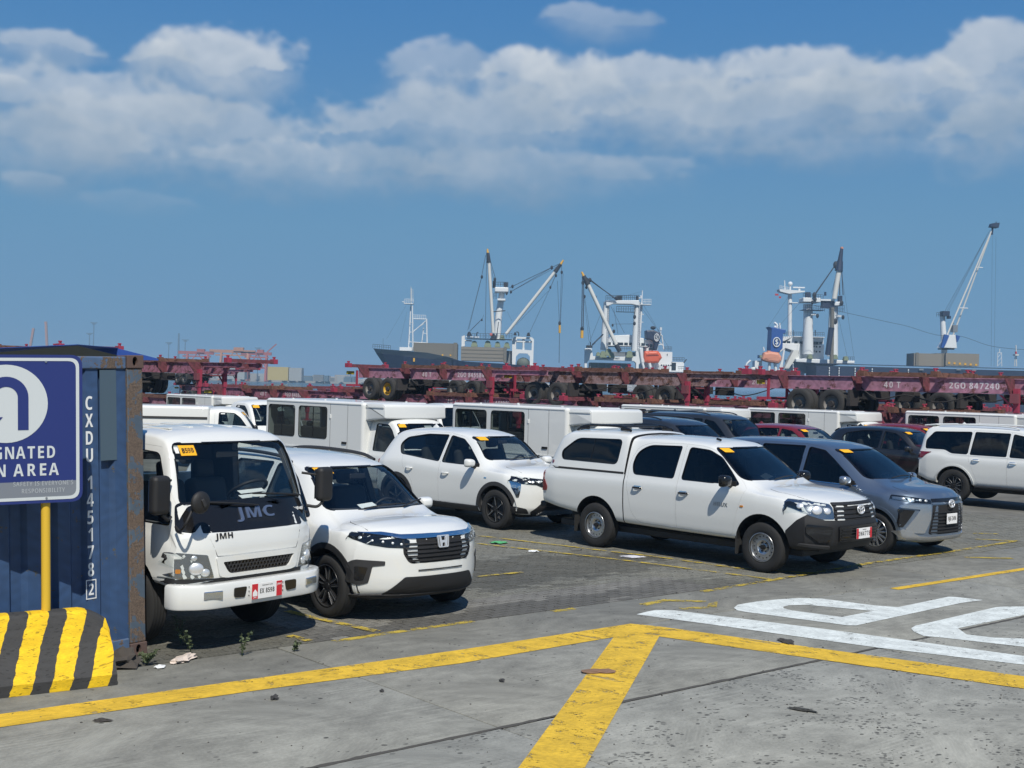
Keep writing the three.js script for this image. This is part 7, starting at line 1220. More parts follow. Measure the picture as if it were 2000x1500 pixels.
{ // general cargo ship seen over the trailers, with gantry posts and orange lifeboat
  const s = shipAt('cargo_ship', 'white-topped cargo ship with a goalpost gantry and orange lifeboat', -380);
  part(s, 'hull', b2(22.17, 7.02, 53.69, 3.53, -9, 3), SM.navy);
  for (const [a, b, c, d] of [[28.22, 13.26, 28.53, 28.22], [37.85, 13.26, 38.11, 28.47]]) part(s, 'gantry_post', ln(a, b, c, d, 3.1, 0, 0, 2.2), SM.white);
  part(s, 'gantry_beam', extr([[28.2, 28.59], [38.5, 28.93], [38.62, 27.21], [37.61, 27.31], [36.2, 27.61], [32.91, 27.57], [30.63, 27.64], [29, 26.84], [28.37, 26.9]], 3, 0.2), SM.white);
  part(s, 'beam_railing', merge([...railing(28.2, 28.59, 38.32, 28.98, 8, 1.5, 16), b2(31.83, 30.2, 33.19, 28.64, -1, 1), b2(37.66, 30.23, 38.25, 28.85, -1, 1)]), SM.black);
  part(s, 'catwalk', merge([...railing(31.58, 25.21, 37.4, 25.36, 9, 1.5, 8), b2(31.58, 25.26, 37.41, 25.21, -1.5, 1.5)]), SM.black);
  const bm = sub(s, 'derrick_boom'); part(bm, 'boom', ln(32.14, 13.36, 22.33, 33, 1.5, 6), SM.cream); part(bm, 'boom_tip', ln(22.38, 32.87, 20.92, 35.49, 2.0, 6, 6, 1.6), SM.black); part(bm, 'boom_heel', ln(31.34, 14.86, 32.59, 12.81, 1.8, 6), SM.black); part(bm, 'tip_marker', ln(21.05, 35.24, 20.3, 36.75, 1.1, 6, 6, 0.7), SM.yellow);
  part(s, 'rigging', merge([ln(21.17, 35.42, 31.35, 29.05, 0.4, 6, 2), ln(23.1, 34.41, 31.62, 28.6, 0.3, 6, 2), ln(20.59, 35.36, 20.75, 19.65, 0.35, 6), ln(21.02, 34.61, 21.21, 19.66, 0.35, 6), ln(21.33, 29.55, 23.72, 15.67, 0.12, 6), ln(21.21, 29.04, 23.09, 15.66, 0.1, 6), ln(24.53, 28.11, 28.05, 19.59, 0.1, 6), ln(21.72, 33.87, 21.95, 32.1, 0.6, 6), ln(29.76, 26.73, 34.16, 18.61, 0.13, 2), ln(30.66, 26.25, 32.14, 18.43, 0.13, 2), ln(30.29, 21.29, 36.87, 21.54, 0.12, 2), ln(24.99, 15.45, 27.58, 18.06, 0.5, 3)]), SM.rope);
  for (const [x, y, r] of [[22.9, 34.35, 2.4], [20.79, 33.46, 2.2], [21.89, 32.1, 1.8], [24.71, 29.13, 2.0], [21.36, 29.3, 1.9], [20.91, 19.4, 2.6], [31.05, 29.04, 2.2], [36.82, 23.49, 2.2], [36.82, 21.47, 2.0], [30.17, 20.78, 1.5], [30.6, 18.9, 2.0]]) part(s, 'pulley_block', new THREE.SphereGeometry(r * 0.27, 10, 8).scale(0.8, 1.1, 0.5).translate(x, y, 5.5), SM.black);
  part(s, 'hook', ln(20.9, 18.89, 20.88, 16.61, 1.2, 6), SM.yellow);
  for (const [a, c] of [[[38.65, 13.53], [38.77, 28.49]], [[29.07, 13.53], [29.17, 27.22]]]) { const L = []; for (const o of [-0.25, 0.25]) L.push(bar([a[0] + o, a[1], 1.4], [c[0] + o, c[1], 1.4], 0.04, 5)); for (let i = 0; i < 26; i++) { const t = i / 26; L.push(bar([lerp(a[0], c[0], t) - 0.25, lerp(a[1], c[1], t), 1.4], [lerp(a[0], c[0], t) + 0.25, lerp(a[1], c[1], t), 1.4], 0.03, 4)); } part(s, 'ladder', merge(L), SM.rail); }
  part(s, 'stay', merge([ln(37.69, 28.84, 45.56, 18.53, 0.1, 1), ln(28.32, 28.59, 23.11, 14.64, 0.1, 2), ln(39.85, 28.51, 49.24, 13.55, 0.08, -3), ln(40.02, 32.07, 32.6, 29.84, 0.07, -3)]), SM.rope);
  for (let i = 0; i < 5; i++) part(s, 'porthole', new THREE.CylinderGeometry(0.22, 0.22, 0.1, 10).rotateX(Math.PI / 2).translate(...[46.44, 9.17].map((v, k) => k ? v : v + i * 0.72), -2.95), SM.windowDark);
  part(s, 'bow_winch', merge([b2(22.48, 14.5, 24.27, 13.79, 2, 5), ln(23.72, 15.67, 23.75, 14.41, 0.4, 3), ln(24.25, 14.67, 25.12, 15.46, 0.6, 3)]), SM.black);
  part(s, 'portal_frame', extr([[22.18, 6.76], [22.18, 13.61], [23.14, 13.76], [24.28, 13.66], [24.77, 11.27], [29.79, 11.22], [38.02, 11.54], [37.82, 14.27], [40.1, 14.33], [40.31, 11.29], [40.58, 10.54], [40.73, 9.78], [39.34, 9.49], [38.92, 8.98], [38.91, 6.44], [38.03, 6.42], [38.07, 9.46], [37.42, 10.08], [25.76, 10.2], [23.48, 10.09], [23, 9.32], [22.94, 6.78]], 2.2, 0.1), SM.white);
  part(s, 'portal_lettering', merge([textGeo('SAFETY', 0.48, { sx: 1.1 }).translate(28.91, 10.79, 1.2), textGeo('FIRST', 0.48, { sx: 1.1 }).translate(32.03, 10.82, 1.2)]), SM.blueDark);
  part(s, 'hatch_cover', b2(23.88, 9.34, 36.63, 6.64, -6, -1), SM.green);
  for (let i = 0; i < 6; i++) part(s, 'hatch_rib', b2(23.96, 9.22, 24.24, 6.44, -1, -0.5).translate(i * 2.42, 0, 0), SM.hullGrey);
  part(s, 'hatch_lip', b2(23.88, 9.39, 36.63, 9.42, -1, -0.3), SM.hullGrey);
  part(s, 'deck_house', b2(30.76, 12.94, 38.02, 11.61, -6, -2), SM.hullGrey);
  for (const [x, y, r] of [[27.74, 12.1, 5], [29.37, 12.78, 5.4], [30.41, 11.92, 4], [35.84, 12.32, 5], [26.22, 12.06, 3]]) part(s, 'winch', merge([new THREE.CylinderGeometry(r * 0.17, r * 0.17, 2, 14).rotateX(Math.PI / 2).translate(x, y, 2), box(r * 0.42, r * 0.16, 2.2, x, y - r * 0.16, 2, 0.05)]), SM.machinery);
  // wheelhouse and accommodation
  part(s, 'wheelhouse', merge([extr([[29.32, 14.55], [29.35, 16.58], [30.63, 18.01], [36.44, 18.41], [41.04, 17.27], [41.22, 15.12]], 9, 0.2).translate(0, 0, -8), b2(29.31, 14.93, 41.74, 14.75, -9, -1), b2(41.04, 16.94, 43.67, 13.41, -12, -3)]), SM.white);
  for (const x of [570, 640, 705, 780, 840, 930, 990]) part(s, 'bridge_window', box(x === 705 ? 2.0 : 1.1, 0.85, 0.2, ...[15.49, 15.46].map((v, i) => i ? v : v + x * 380 / 2400 / 6.25 ), -3.42), SM.windowDark);
  for (const x of [1040, 1085]) part(s, 'house_window', box(0.75, 0.9, 0.2, ...[15.5, 15.08].map((v, i) => i ? v : v + x * 380 / 2400 / 6.25), -2.9), SM.windowDark);
  part(s, 'house_window', box(1.4, 0.7, 0.2, 43.02, 14.15, -2.9), SM.windowDark);
  part(s, 'bridge_railing', merge(railing(32.52, 13.37, 36.7, 13.48, 5, -1, 8)), SM.rail);
  part(s, 'accommodation', b2(40.51, 13.33, 49.71, 7.48, -14, -3), SM.white);
  part(s, 'stern_house', b2(49.53, 10.27, 53.45, 7.58, -14, -3), SM.white);
  part(s, 'stern_door', b2(49.59, 10.02, 50.92, 7.64, -3, -2.9), SM.windowDark);
  part(s, 'boat_deck', merge([b2(40.66, 7.5, 53.59, 7.08, -4, 0.5), ...[0, 1, 2].map((i) => ln(...[42.58, 6.66].map((v, k) => k ? v : v + i * 0.9), ...[42.94, 7.31].map((v, k) => k ? v : v + i * 0.9), 0.7, 0.5))]), SM.white);
  part(s, 'deck_railing', merge([...railing(45.34, 7.62, 48.64, 7.71, 6, 0.4, 6), ...railing(51.17, 7.65, 53.45, 7.71, 6, 0.4, 4), ...railing(47.21, 13.63, 49.49, 13.69, 7, -3.2, 5), ...railing(49.58, 10.4, 53.5, 10.5, 6, -3.2, 8), ln(53.39, 10.12, 54.17, 11.2, 0.5, -3)]), SM.rail);
  part(s, 'porthole', box(0.2, 0.6, 0.1, 48.13, 12.44, -2.9), SM.windowDark);
  const lb = sub(s, 'lifeboat'); part(lb, 'boat_hull', extr([[40.38, 11.42], [40.51, 13.2], [41.39, 13.35], [44.68, 13.49], [45.46, 12.7], [46.06, 11.37], [45.52, 10.67], [45.03, 9.77], [43.27, 9.55], [40.6, 9.78]], 3.2, 0.7), SM.orange); part(lb, 'boat_canopy', extr([[40.91, 12.58], [41.9, 13.16], [44.43, 13.3], [45.1, 12.05], [40.93, 11.69]], 3.8, 0.5), SM.orange);
  part(s, 'davit', merge([ln(39.97, 9.76, 40.66, 7.25, 1.0, 1.5), ln(42.12, 9.57, 42.68, 7.55, 1.2, 1.5), ln(39.22, 14.05, 39.97, 9.76, 1.2, 1.5)]), SM.white);
  part(s, 'funnel', merge([extr([[41.29, 17.4], [41.17, 19.81], [43.5, 19.99], [45.55, 19.16], [45.72, 17.52], [44.67, 13.82], [43.79, 13.79], [43.59, 16.45]], 6, 0.4).translate(0, 0, -4)]), SM.blueDark);
  part(s, 'funnel_emblem', merge([new THREE.TorusGeometry(0.92, 0.143, 8, 28).scale(0.8, 1.2, 1).translate(44.45, 17.61, -0.6), textGeo('S', 1.3, { depth: 0.2 }).translate(44.45, 17.61, -0.7)]), SM.white);
  part(s, 'exhaust', new THREE.SphereGeometry(2.6 * 0.27, 10, 8).scale(1.2, 0.8, 1).translate(43.48, 20.7, -3), SM.black);
  const mm = sub(s, 'radar_mast'); part(mm, 'mast', merge([ln(39.5, 17.86, 39.85, 28.51, 0.9, -4), ln(39.85, 28.51, 39.98, 32.32, 0.4, -4), ln(39.06, 24.95, 40.58, 24.86, 0.3, -4), ln(39.76, 22.43, 40.52, 22.45, 0.3, -4)]), SM.white); part(mm, 'platform', merge([b2(38.73, 27.98, 42.66, 27.78, -6, -2), ...railing(39.99, 28.01, 42.58, 28.08, 8, -2, 6), ln(37.92, 29.86, 40.07, 30.04, 0.4, -4), ln(39.3, 30.53, 39.93, 30.42, 0.6, -4)]), SM.white);
  part(s, 'satellite_tower', merge([ln(45.05, 13.95, 45.69, 18.53, 0.5, -4), ln(47.08, 14, 46.45, 18.55, 0.5, -4), ln(45.14, 15.47, 46.91, 15.65, 0.35, -4), ln(45.36, 16.75, 46.79, 15.26, 0.3, -4), ln(45.82, 18.53, 46.38, 18.55, 0.5, -4), ln(46.07, 18.54, 46.03, 20.06, 0.4, -4), new THREE.CylinderGeometry(0.36, 0.36, 0.9, 12).translate(46.02, 20.52, -4), new THREE.SphereGeometry(1.8 * 0.27, 10, 8).translate(43.01, 19.35, -2), ln(43.06, 17.32, 43.02, 19.09, 0.4, -2), ln(41.79, 17.41, 41.73, 19.95, 0.3, -2)]), SM.white);
}
{ // ship with the blue funnel
  const s = shipAt('cargo_ship', 'white ship with a blue emblem funnel, salmon lifeboat and raised boom', -384);
  part(s, 'hull', b2(71.43, 7.68, 90.54, 4.29, -9, 3), SM.navy);
  part(s, 'deck', merge([b2(71.43, 7.54, 88.72, 7.53, -8, 3), extr([[87.74, 12.14], [90.33, 12.35], [106.04, 12.04], [106.06, 11.18], [96.13, 10.92], [87.91, 11.2]], 16, 0.2).translate(0, 0, -5)]), SM.white);
  part(s, 'deck_shade_wall', extr([[88.63, 11.21], [102.76, 10.95], [99.03, 10.13], [92.18, 7.79], [86.42, 7.64]], 10).translate(0, 0, -5), SM.hullGrey);  // wall panel below the deck, its darker grey put in for the shade
  part(s, 'funnel', extr([[79.7, 22.02], [84.91, 21.2], [84.8, 19.99], [84.08, 19.97], [84.05, 15.36], [82.79, 14.03], [80.25, 14.11], [80.44, 21.17]], 6, 0.2).translate(0, 0, -2), SM.blue);
  part(s, 'funnel_emblem', merge([new THREE.TorusGeometry(1.28, 0.156, 8, 30).scale(0.85, 1.1, 1).translate(82.07, 17.24, 1.3), textGeo('S', 1.5, { depth: 0.2 }).translate(82.07, 17.32, 1.2), box(0.16, 2.2, 0.2, 82.07, 17.24, 1.25)]), SM.white);
  part(s, 'exhaust_pipe', merge([tube([[82.75, 21.23, -2], [82.7, 22.82, -2], [81.82, 23.51, -2]], 0.36, 10, 8), ln(83.81, 21.26, 83.52, 23.41, 0.6, -2), new THREE.SphereGeometry(1.6 * 0.27, 10, 8).translate(81.95, 22.08, -1)]), SM.white);
  part(s, 'wheelhouse', merge([extr([[84.24, 15.94], [84.24, 19.11], [87.84, 19.44], [97.64, 19.17], [97.69, 17.16], [90.2, 17.11], [84.44, 17.1]], 9, 0.2).translate(0, 0, -7), extr([[84.01, 17.09], [90.49, 17.11], [90.77, 12.08], [88.61, 12.02], [89.27, 14.34], [85.63, 15.54], [82.81, 13.31], [82.18, 15.45]], 8, 0.2).translate(0, 0, -6), b2(90.2, 17.11, 98.97, 12.29, -14, -7), b2(87.84, 19.35, 97.64, 19.17, -8, -1)]), SM.white);
  for (const x of [527, 575, 655, 712, 810, 850, 885, 925]) part(s, 'bridge_window', box(x < 600 ? 1.05 : 0.9, 0.85, 0.2, ...[70.02, 17.41].map((v, i) => i ? v : v + x * 384 / 2400 / 5.554), -2.3), SM.windowDark);
  for (const y of [1135, 1185]) part(s, 'deck_rail_band', b2(...[91.95, 49.28].map((v, i) => i ? v - y * 384 / 2400 / 5.554 : v), ...[95.99, 49.1].map((v, i) => i ? v - y * 384 / 2400 / 5.554 : v), -6.9, -6.6), SM.blueDark);
  part(s, 'monkey_island', merge([...railing(85.1, 19.42, 91.29, 19.58, 5, -2, 10), ...railing(92.73, 19.48, 97.63, 19.61, 6, -2, 9), ln(95.18, 19.69, 94.99, 21.55, 0.4, -3), ln(88.27, 19.5, 88.16, 21.37, 0.3, -3)]), SM.rail);
  part(s, 'stair', extr([[84.65, 9.04], [85.95, 9.07], [89.13, 13.91], [88.96, 14.91], [87.38, 14.87]], 3).translate(0, 0, 0), SM.cream);
  for (const [a, b, c, d] of [[92.19, 13.79, 91.84, 29.4], [99.87, 13.32, 99.85, 29.61]]) part(s, 'gantry_post', ln(a, b, c, d, 4.4, 0, 0, 3.5), SM.white);
  part(s, 'gantry_head', merge([b2(89.54, 31.3, 95.06, 29.83, -3, 3, 0.3), b2(99.31, 30.23, 101.71, 28.93, -3, 3, 0.3), b2(95.03, 30.92, 99.36, 30.4, -3, 3), b2(92.41, 26.53, 93.86, 25.93, -2, 2), b2(100.48, 26.16, 101.8, 25.56, -2, 2)]), SM.white);
  part(s, 'head_gear', merge([...railing(89.54, 31.3, 95.75, 30.94, 7, 3, 8), b2(90.99, 33.12, 92.28, 31.37, -1, 1), b2(101.22, 32.24, 102.24, 30.53, -1, 1), ...railing(89.64, 27.47, 96.28, 27.06, 9, 3, 10), ...railing(100.32, 26.88, 102.34, 26.93, 14, 3, 4), b2(95.75, 30.8, 99.42, 28.3, 0, 2.5), ln(96.84, 33.27, 96.87, 32.12, 0.9, 1), b2(89.64, 27.55, 96.27, 27.44, -2, 3)]), SM.blueDark);
  const bm = sub(s, 'derrick_boom'); part(bm, 'boom', ln(99.06, 31.03, 100.27, 39.85, 2.0, 3.5), SM.cream); part(bm, 'boom_tip', merge([ln(100.22, 39.7, 100.54, 42.74, 3.2, 3.5, 3.5, 2.4), ln(100.49, 42.59, 100.96, 46.64, 2.0, 3.5, 3.5, 1.2)]), SM.blueDark); part(bm, 'tip_marker', ln(100.96, 46.49, 101, 47.16, 1.2, 3.5), SM.salmon);
  const b3 = sub(s, 'stowed_boom'); part(b3, 'boom', ln(97.81, 10.68, 97.64, 28.11, 1.6, 7), SM.hatch); part(b3, 'boom_sleeve', ln(96.58, 13.53, 97.51, 21.91, 2.2, 7), SM.blueDark);
  part(s, 'rigging', merge([ln(100.13, 43.01, 92.42, 31.43, 0.45, 3.5), ln(99.63, 42.28, 93.12, 32.17, 0.35, 3.5), ln(100.42, 39.71, 100.7, 32.22, 0.4, 3.5), ln(101.04, 41.16, 101.77, 32.25, 0.4, 3.5), ln(99.31, 37.95, 98.15, 32.73, 0.12, 3.5)]), SM.rope);
  for (const [x, y, r] of [[99.22, 41.55, 3.6], [92.92, 32.02, 3], [93.16, 30.73, 2.4], [92.32, 29.75, 2], [94.01, 25.65, 2.2], [101.95, 25.4, 2.2], [101.4, 29.79, 2.6], [99.59, 24.07, 3.0]]) part(s, 'pulley_block', new THREE.SphereGeometry(r * 0.27, 10, 8).scale(0.8, 1.2, 0.5).translate(x, y, 3.4), SM.black);
  part(s, 'stay', merge([ln(100.62, 42.88, 105.89, 12.47, 0.09, 3), ln(99.85, 29.61, 104.16, 12.43, 0.09, 2), ln(89.85, 30.5, 82.02, 21.36, 0.08, 0), ln(87.05, 33.02, 79.99, 21.88, 0.07, -3), ln(91.84, 29.4, 88.59, 12.6, 0.08, 2)]), SM.rope);
  for (const y of [1140, 1195]) for (let i = 0; i < 6; i++) part(s, 'porthole', box(0.5, 0.5, 0.1, ...[92.24, 49.29].map((v, k) => k ? v - y * 384 / 2400 / 5.554 : v + i * 1.05), -6.5), SM.windowDark);
  part(s, 'radar_mast', merge([ln(87.26, 19.62, 86.96, 33.01, 1.7, -4), b2(86.69, 30.13, 89.58, 29.86, -5, -3), extr([[83.13, 34.07], [83.44, 33.35], [86.34, 32.71], [88.63, 33], [91.22, 33.41], [91.21, 33.7]], 4).translate(0, 0, -4), ln(85.39, 33.55, 85.16, 37, 0.45, -4), ln(87.04, 33.45, 86.98, 35.61, 0.7, -4), new THREE.SphereGeometry(2.7 * 0.27, 14, 10).translate(87, 35.95, -4), b2(87.77, 35.05, 91.53, 34.69, -4.5, -3.5), ln(89.92, 33.52, 89.89, 34.68, 0.9, -4), ...railing(83.28, 33.93, 86.17, 33.43, 4, -2, 6)]), SM.white);
  part(s, 'flag', merge([box(1.1, 0.6, 0.1, 82.6, 32.38, -3), box(0.7, 0.6, 0.1, 83.66, 31.54, -3)]), SM.red);
  const lb = sub(s, 'lifeboat'); part(lb, 'boat_hull', extr([[77.6, 12.02], [78.18, 13.91], [79.9, 14.39], [82.79, 14.03], [83.75, 12.76], [83.78, 11.61], [82.88, 10.57], [79.7, 10.92], [77.73, 11.45]], 3.4, 0.8), SM.salmon); part(lb, 'boat_hatch', box(1.2, 0.5, 1, 79.76, 14.24, 1, 0.3), SM.salmon);
  part(s, 'davit', merge([ln(80.28, 10.79, 80.21, 7.91, 1.2, 0), ln(82.01, 10.7, 82.37, 7.97, 1.2, 0), ln(83.79, 8.72, 84.49, 15.08, 0.8, 1), ln(78.46, 14.49, 78.2, 15.64, 0.6, 0), ln(84.01, 11.61, 82.95, 7.84, 0.8, 1), ln(87.56, 8.1, 87.49, 10.84, 0.6, 1), ln(86.16, 11.81, 87.5, 10.41, 0.6, 1), tube([[73.1, 7.58, 0], [73.1, 10.03, 0], [74.36, 11.42, 0]], 0.32, 10, 8)]), SM.white);
  part(s, 'stern_gear', merge([b2(71.69, 8.7, 74.17, 7.55, -2, 1), b2(77.05, 13.16, 77.8, 12.17, -3, -1)]), SM.blue);
  part(s, 'raft_canister', new THREE.SphereGeometry(2.6 * 0.27, 12, 8).scale(1.5, 0.9, 1).translate(75.38, 8.73, 0), SM.cream);
  part(s, 'side_house', b2(76.09, 11.4, 78.34, 7.86, -6, -2), SM.white);
  for (const [x, y, r] of [[92.04, 13.12, 3.6], [99.82, 13.18, 3.6], [103.14, 12.83, 3.4], [76.77, 12.72, 2]]) part(s, 'winch', merge([new THREE.CylinderGeometry(r * 0.17, r * 0.17, 2, 12).rotateX(Math.PI / 2).translate(x, y, 3), box(r * 0.42, r * 0.16, 2.2, x, y - r * 0.16, 3, 0.05)]), SM.machinery);
  part(s, 'deck_railing', merge(railing(102.44, 11.95, 105.9, 12.04, 6, 2.8, 6)), SM.rail); part(s, 'deck_railing', merge(railing(84.1, 8.01, 88.71, 8.13, 6, 2.8, 8)), SM.rail);
}
{ // long dark freighter at the right with the pedestal crane
  const s = shipAt('cargo_ship', 'long dark-hulled freighter with a tall white pedestal crane, at right', -372);
  part(s, 'hull', b2(91.27, 10.05, ...[176.49, 12.28].map((v, i) => i ? v - 16 : v), -10, 3), SM.blueDark);
  part(s, 'gunwale', b2(90.95, 10.5, 176.53, 10.73, 3, 3.4), SM.navy);
  for (const u of [0, 19, 50, 83, 128, 153]) part(s, 'draft_marks', merge([0, 1, 2, 3, 4].map((k) => box(0.25, 0.5, 0.1, ...[95.01, 9.37].map((v, i) => i ? v - k * 0.75 : v + u * 0.155), 3.5))), SM.white);
  for (const [u, v] of [[0, 0], [30, 2], [72, -2], [102, -2]]) part(s, 'fairlead', box(1.3, 0.5, 0.2, ...[122.6, 9.63].map((q, i) => i ? q - v * 0.155 : q + u * 0.155), 3.5), SM.hullGrey);
  part(s, 'hatch_block', merge([b2(120.77, 14.54, 129.09, 10.73, -5, 2), b2(130.22, 14.79, 140.24, 11.02, -5, 2.4)]), SM.hatchB);
  part(s, 'hatch_frame', merge([b2(121.23, 14.71, 122.12, 10.54, 2, 2.4), b2(127.74, 14.72, 130.33, 10.6, -4, 1.5)]), SM.hatch);
  for (let i = 0; i < 6; i++) part(s, 'marker', box(0.6, 0.6, 0.1, ...[131.23, 11.87].map((q, k) => k ? q - i * 0.08 : q + i * 1.62), 2.5), SM.yellow);
  const c = sub(s, 'pedestal_crane');
  part(c, 'pedestal', merge([ln(130.85, 14.5, 130.91, 16.15, 2.35, -1), ln(130.91, 16.25, 130.05, 26.05, 2.4, -1, -1, 2.0)]), SM.white);
  part(c, 'crane_house', extr([[128.65, 16.43], [130.8, 20.29], [133.11, 20.35], [133.55, 16.32]], 3.6, 0.1).translate(0, 0, 0.5), SM.white);
  part(c, 'turntable', ln(128.6, 16.06, 133.55, 16.12, 0.5, 0), SM.blueDark);
  for (const z of [1.8, -2.6]) { const o = z > 0 ? 0 : 3.3; part(c, 'jib', ln(...[130.54, 19.95].map((v, i) => i ? v : v + o), 144.48, 53.72, 0.66, z, 0, 0.5), SM.cream); }
  part(c, 'jib_foot', extr([[128.59, 16.42], [129.54, 20.42], [130.97, 20.12], [130.04, 17.62], [129.25, 16.28]], 1).translate(0, 0, 2.4), SM.blue); part(c, 'jib_foot', extr([[133.33, 18.37], [133.05, 20.34], [134.38, 19.98], [133.67, 18.21]], 1).translate(0, 0, 2), SM.blue);
  part(c, 'jib_tie', merge([ln(139.45, 41.08, 141.57, 41.01, 0.35, 0), ln(134.22, 28.64, 137.36, 28.59, 0.4, 0)]), SM.white);
  part(c, 'jib_head', merge([extr([[143.33, 53.36], [143.63, 54.36], [145.84, 54.58], [145.55, 53.09]], 2.5), ln(145.12, 54.46, 145.24, 55, 0.4, 0), ln(144.16, 53.21, 144.05, 51.06, 0.8, 0)]), SM.blueDark);
  part(c, 'tower_head', merge([b2(129.55, 27.53, 131.57, 26.09, -2, 1), ...railing(127.94, 25.83, 129.66, 25.88, 1.4, 0, 3), b2(131.31, 26.09, 131.99, 25.28, -1, 1)]), SM.blueDark);
  part(c, 'crane_cab', merge([b2(132.21, 23.3, 133.59, 21.19, 0, 2.4), ln(132.86, 23.65, 132.75, 24.14, 0.4, 1)]), SM.hullGrey);
  part(c, 'rigging', merge([ln(130.28, 27.55, 143.35, 52.53, 0.12, 0.4), ln(131.11, 27.4, 143.36, 52.04, 0.1, -0.4), ln(131.61, 27.25, 143.21, 51.54, 0.08, -0.8), ln(144.16, 50.73, 144.86, 11.23, 0.07, 0), ln(145.29, 50.43, 145.75, 11.25, 0.07, 0)]), SM.rope);
  part(s, 'lattice_mast', merge([ln(146.75, 11.28, 146.74, 15.35, 0.25, 0), ln(148.07, 11.31, 147.86, 15.37, 0.25, 0), ln(146.74, 15.35, 147.86, 15.37, 0.25, 0), ...[0, 1, 2].flatMap((i) => [ln(...[146.75, 11.28].map((v, k) => k ? v + i * 1.35 : v), ...[148.03, 12.7].map((v, k) => k ? v + i * 1.35 : v), 0.14, 0)]), ln(147.3, 15.36, 147.27, 16.58, 0.3, 0)]), SM.white);
  part(s, 'signal_mast', merge([ln(152.53, 11.43, 152.2, 17.87, 0.4, 0), ln(151.94, 11.41, 152.05, 14.56, 0.3, 0), b2(151.71, 15.05, 152.71, 14.64, -1, 1)]), SM.cream); part(s, 'signal_band', ln(152.27, 15.16, 152.21, 15.89, 0.8, 0), SM.red);
  part(s, 'mooring_wire', tube([[90.9, 28.17, 0], [114.17, 23.65, 0], [118.83, 22.78, 0], [128.15, 20.28, 0], [135.44, 20.08, 0], [144.1, 17.49, 0], [152.39, 16.62, 0], [157.36, 16.52, 0]], 0.06, 60, 5), SM.rope);
}
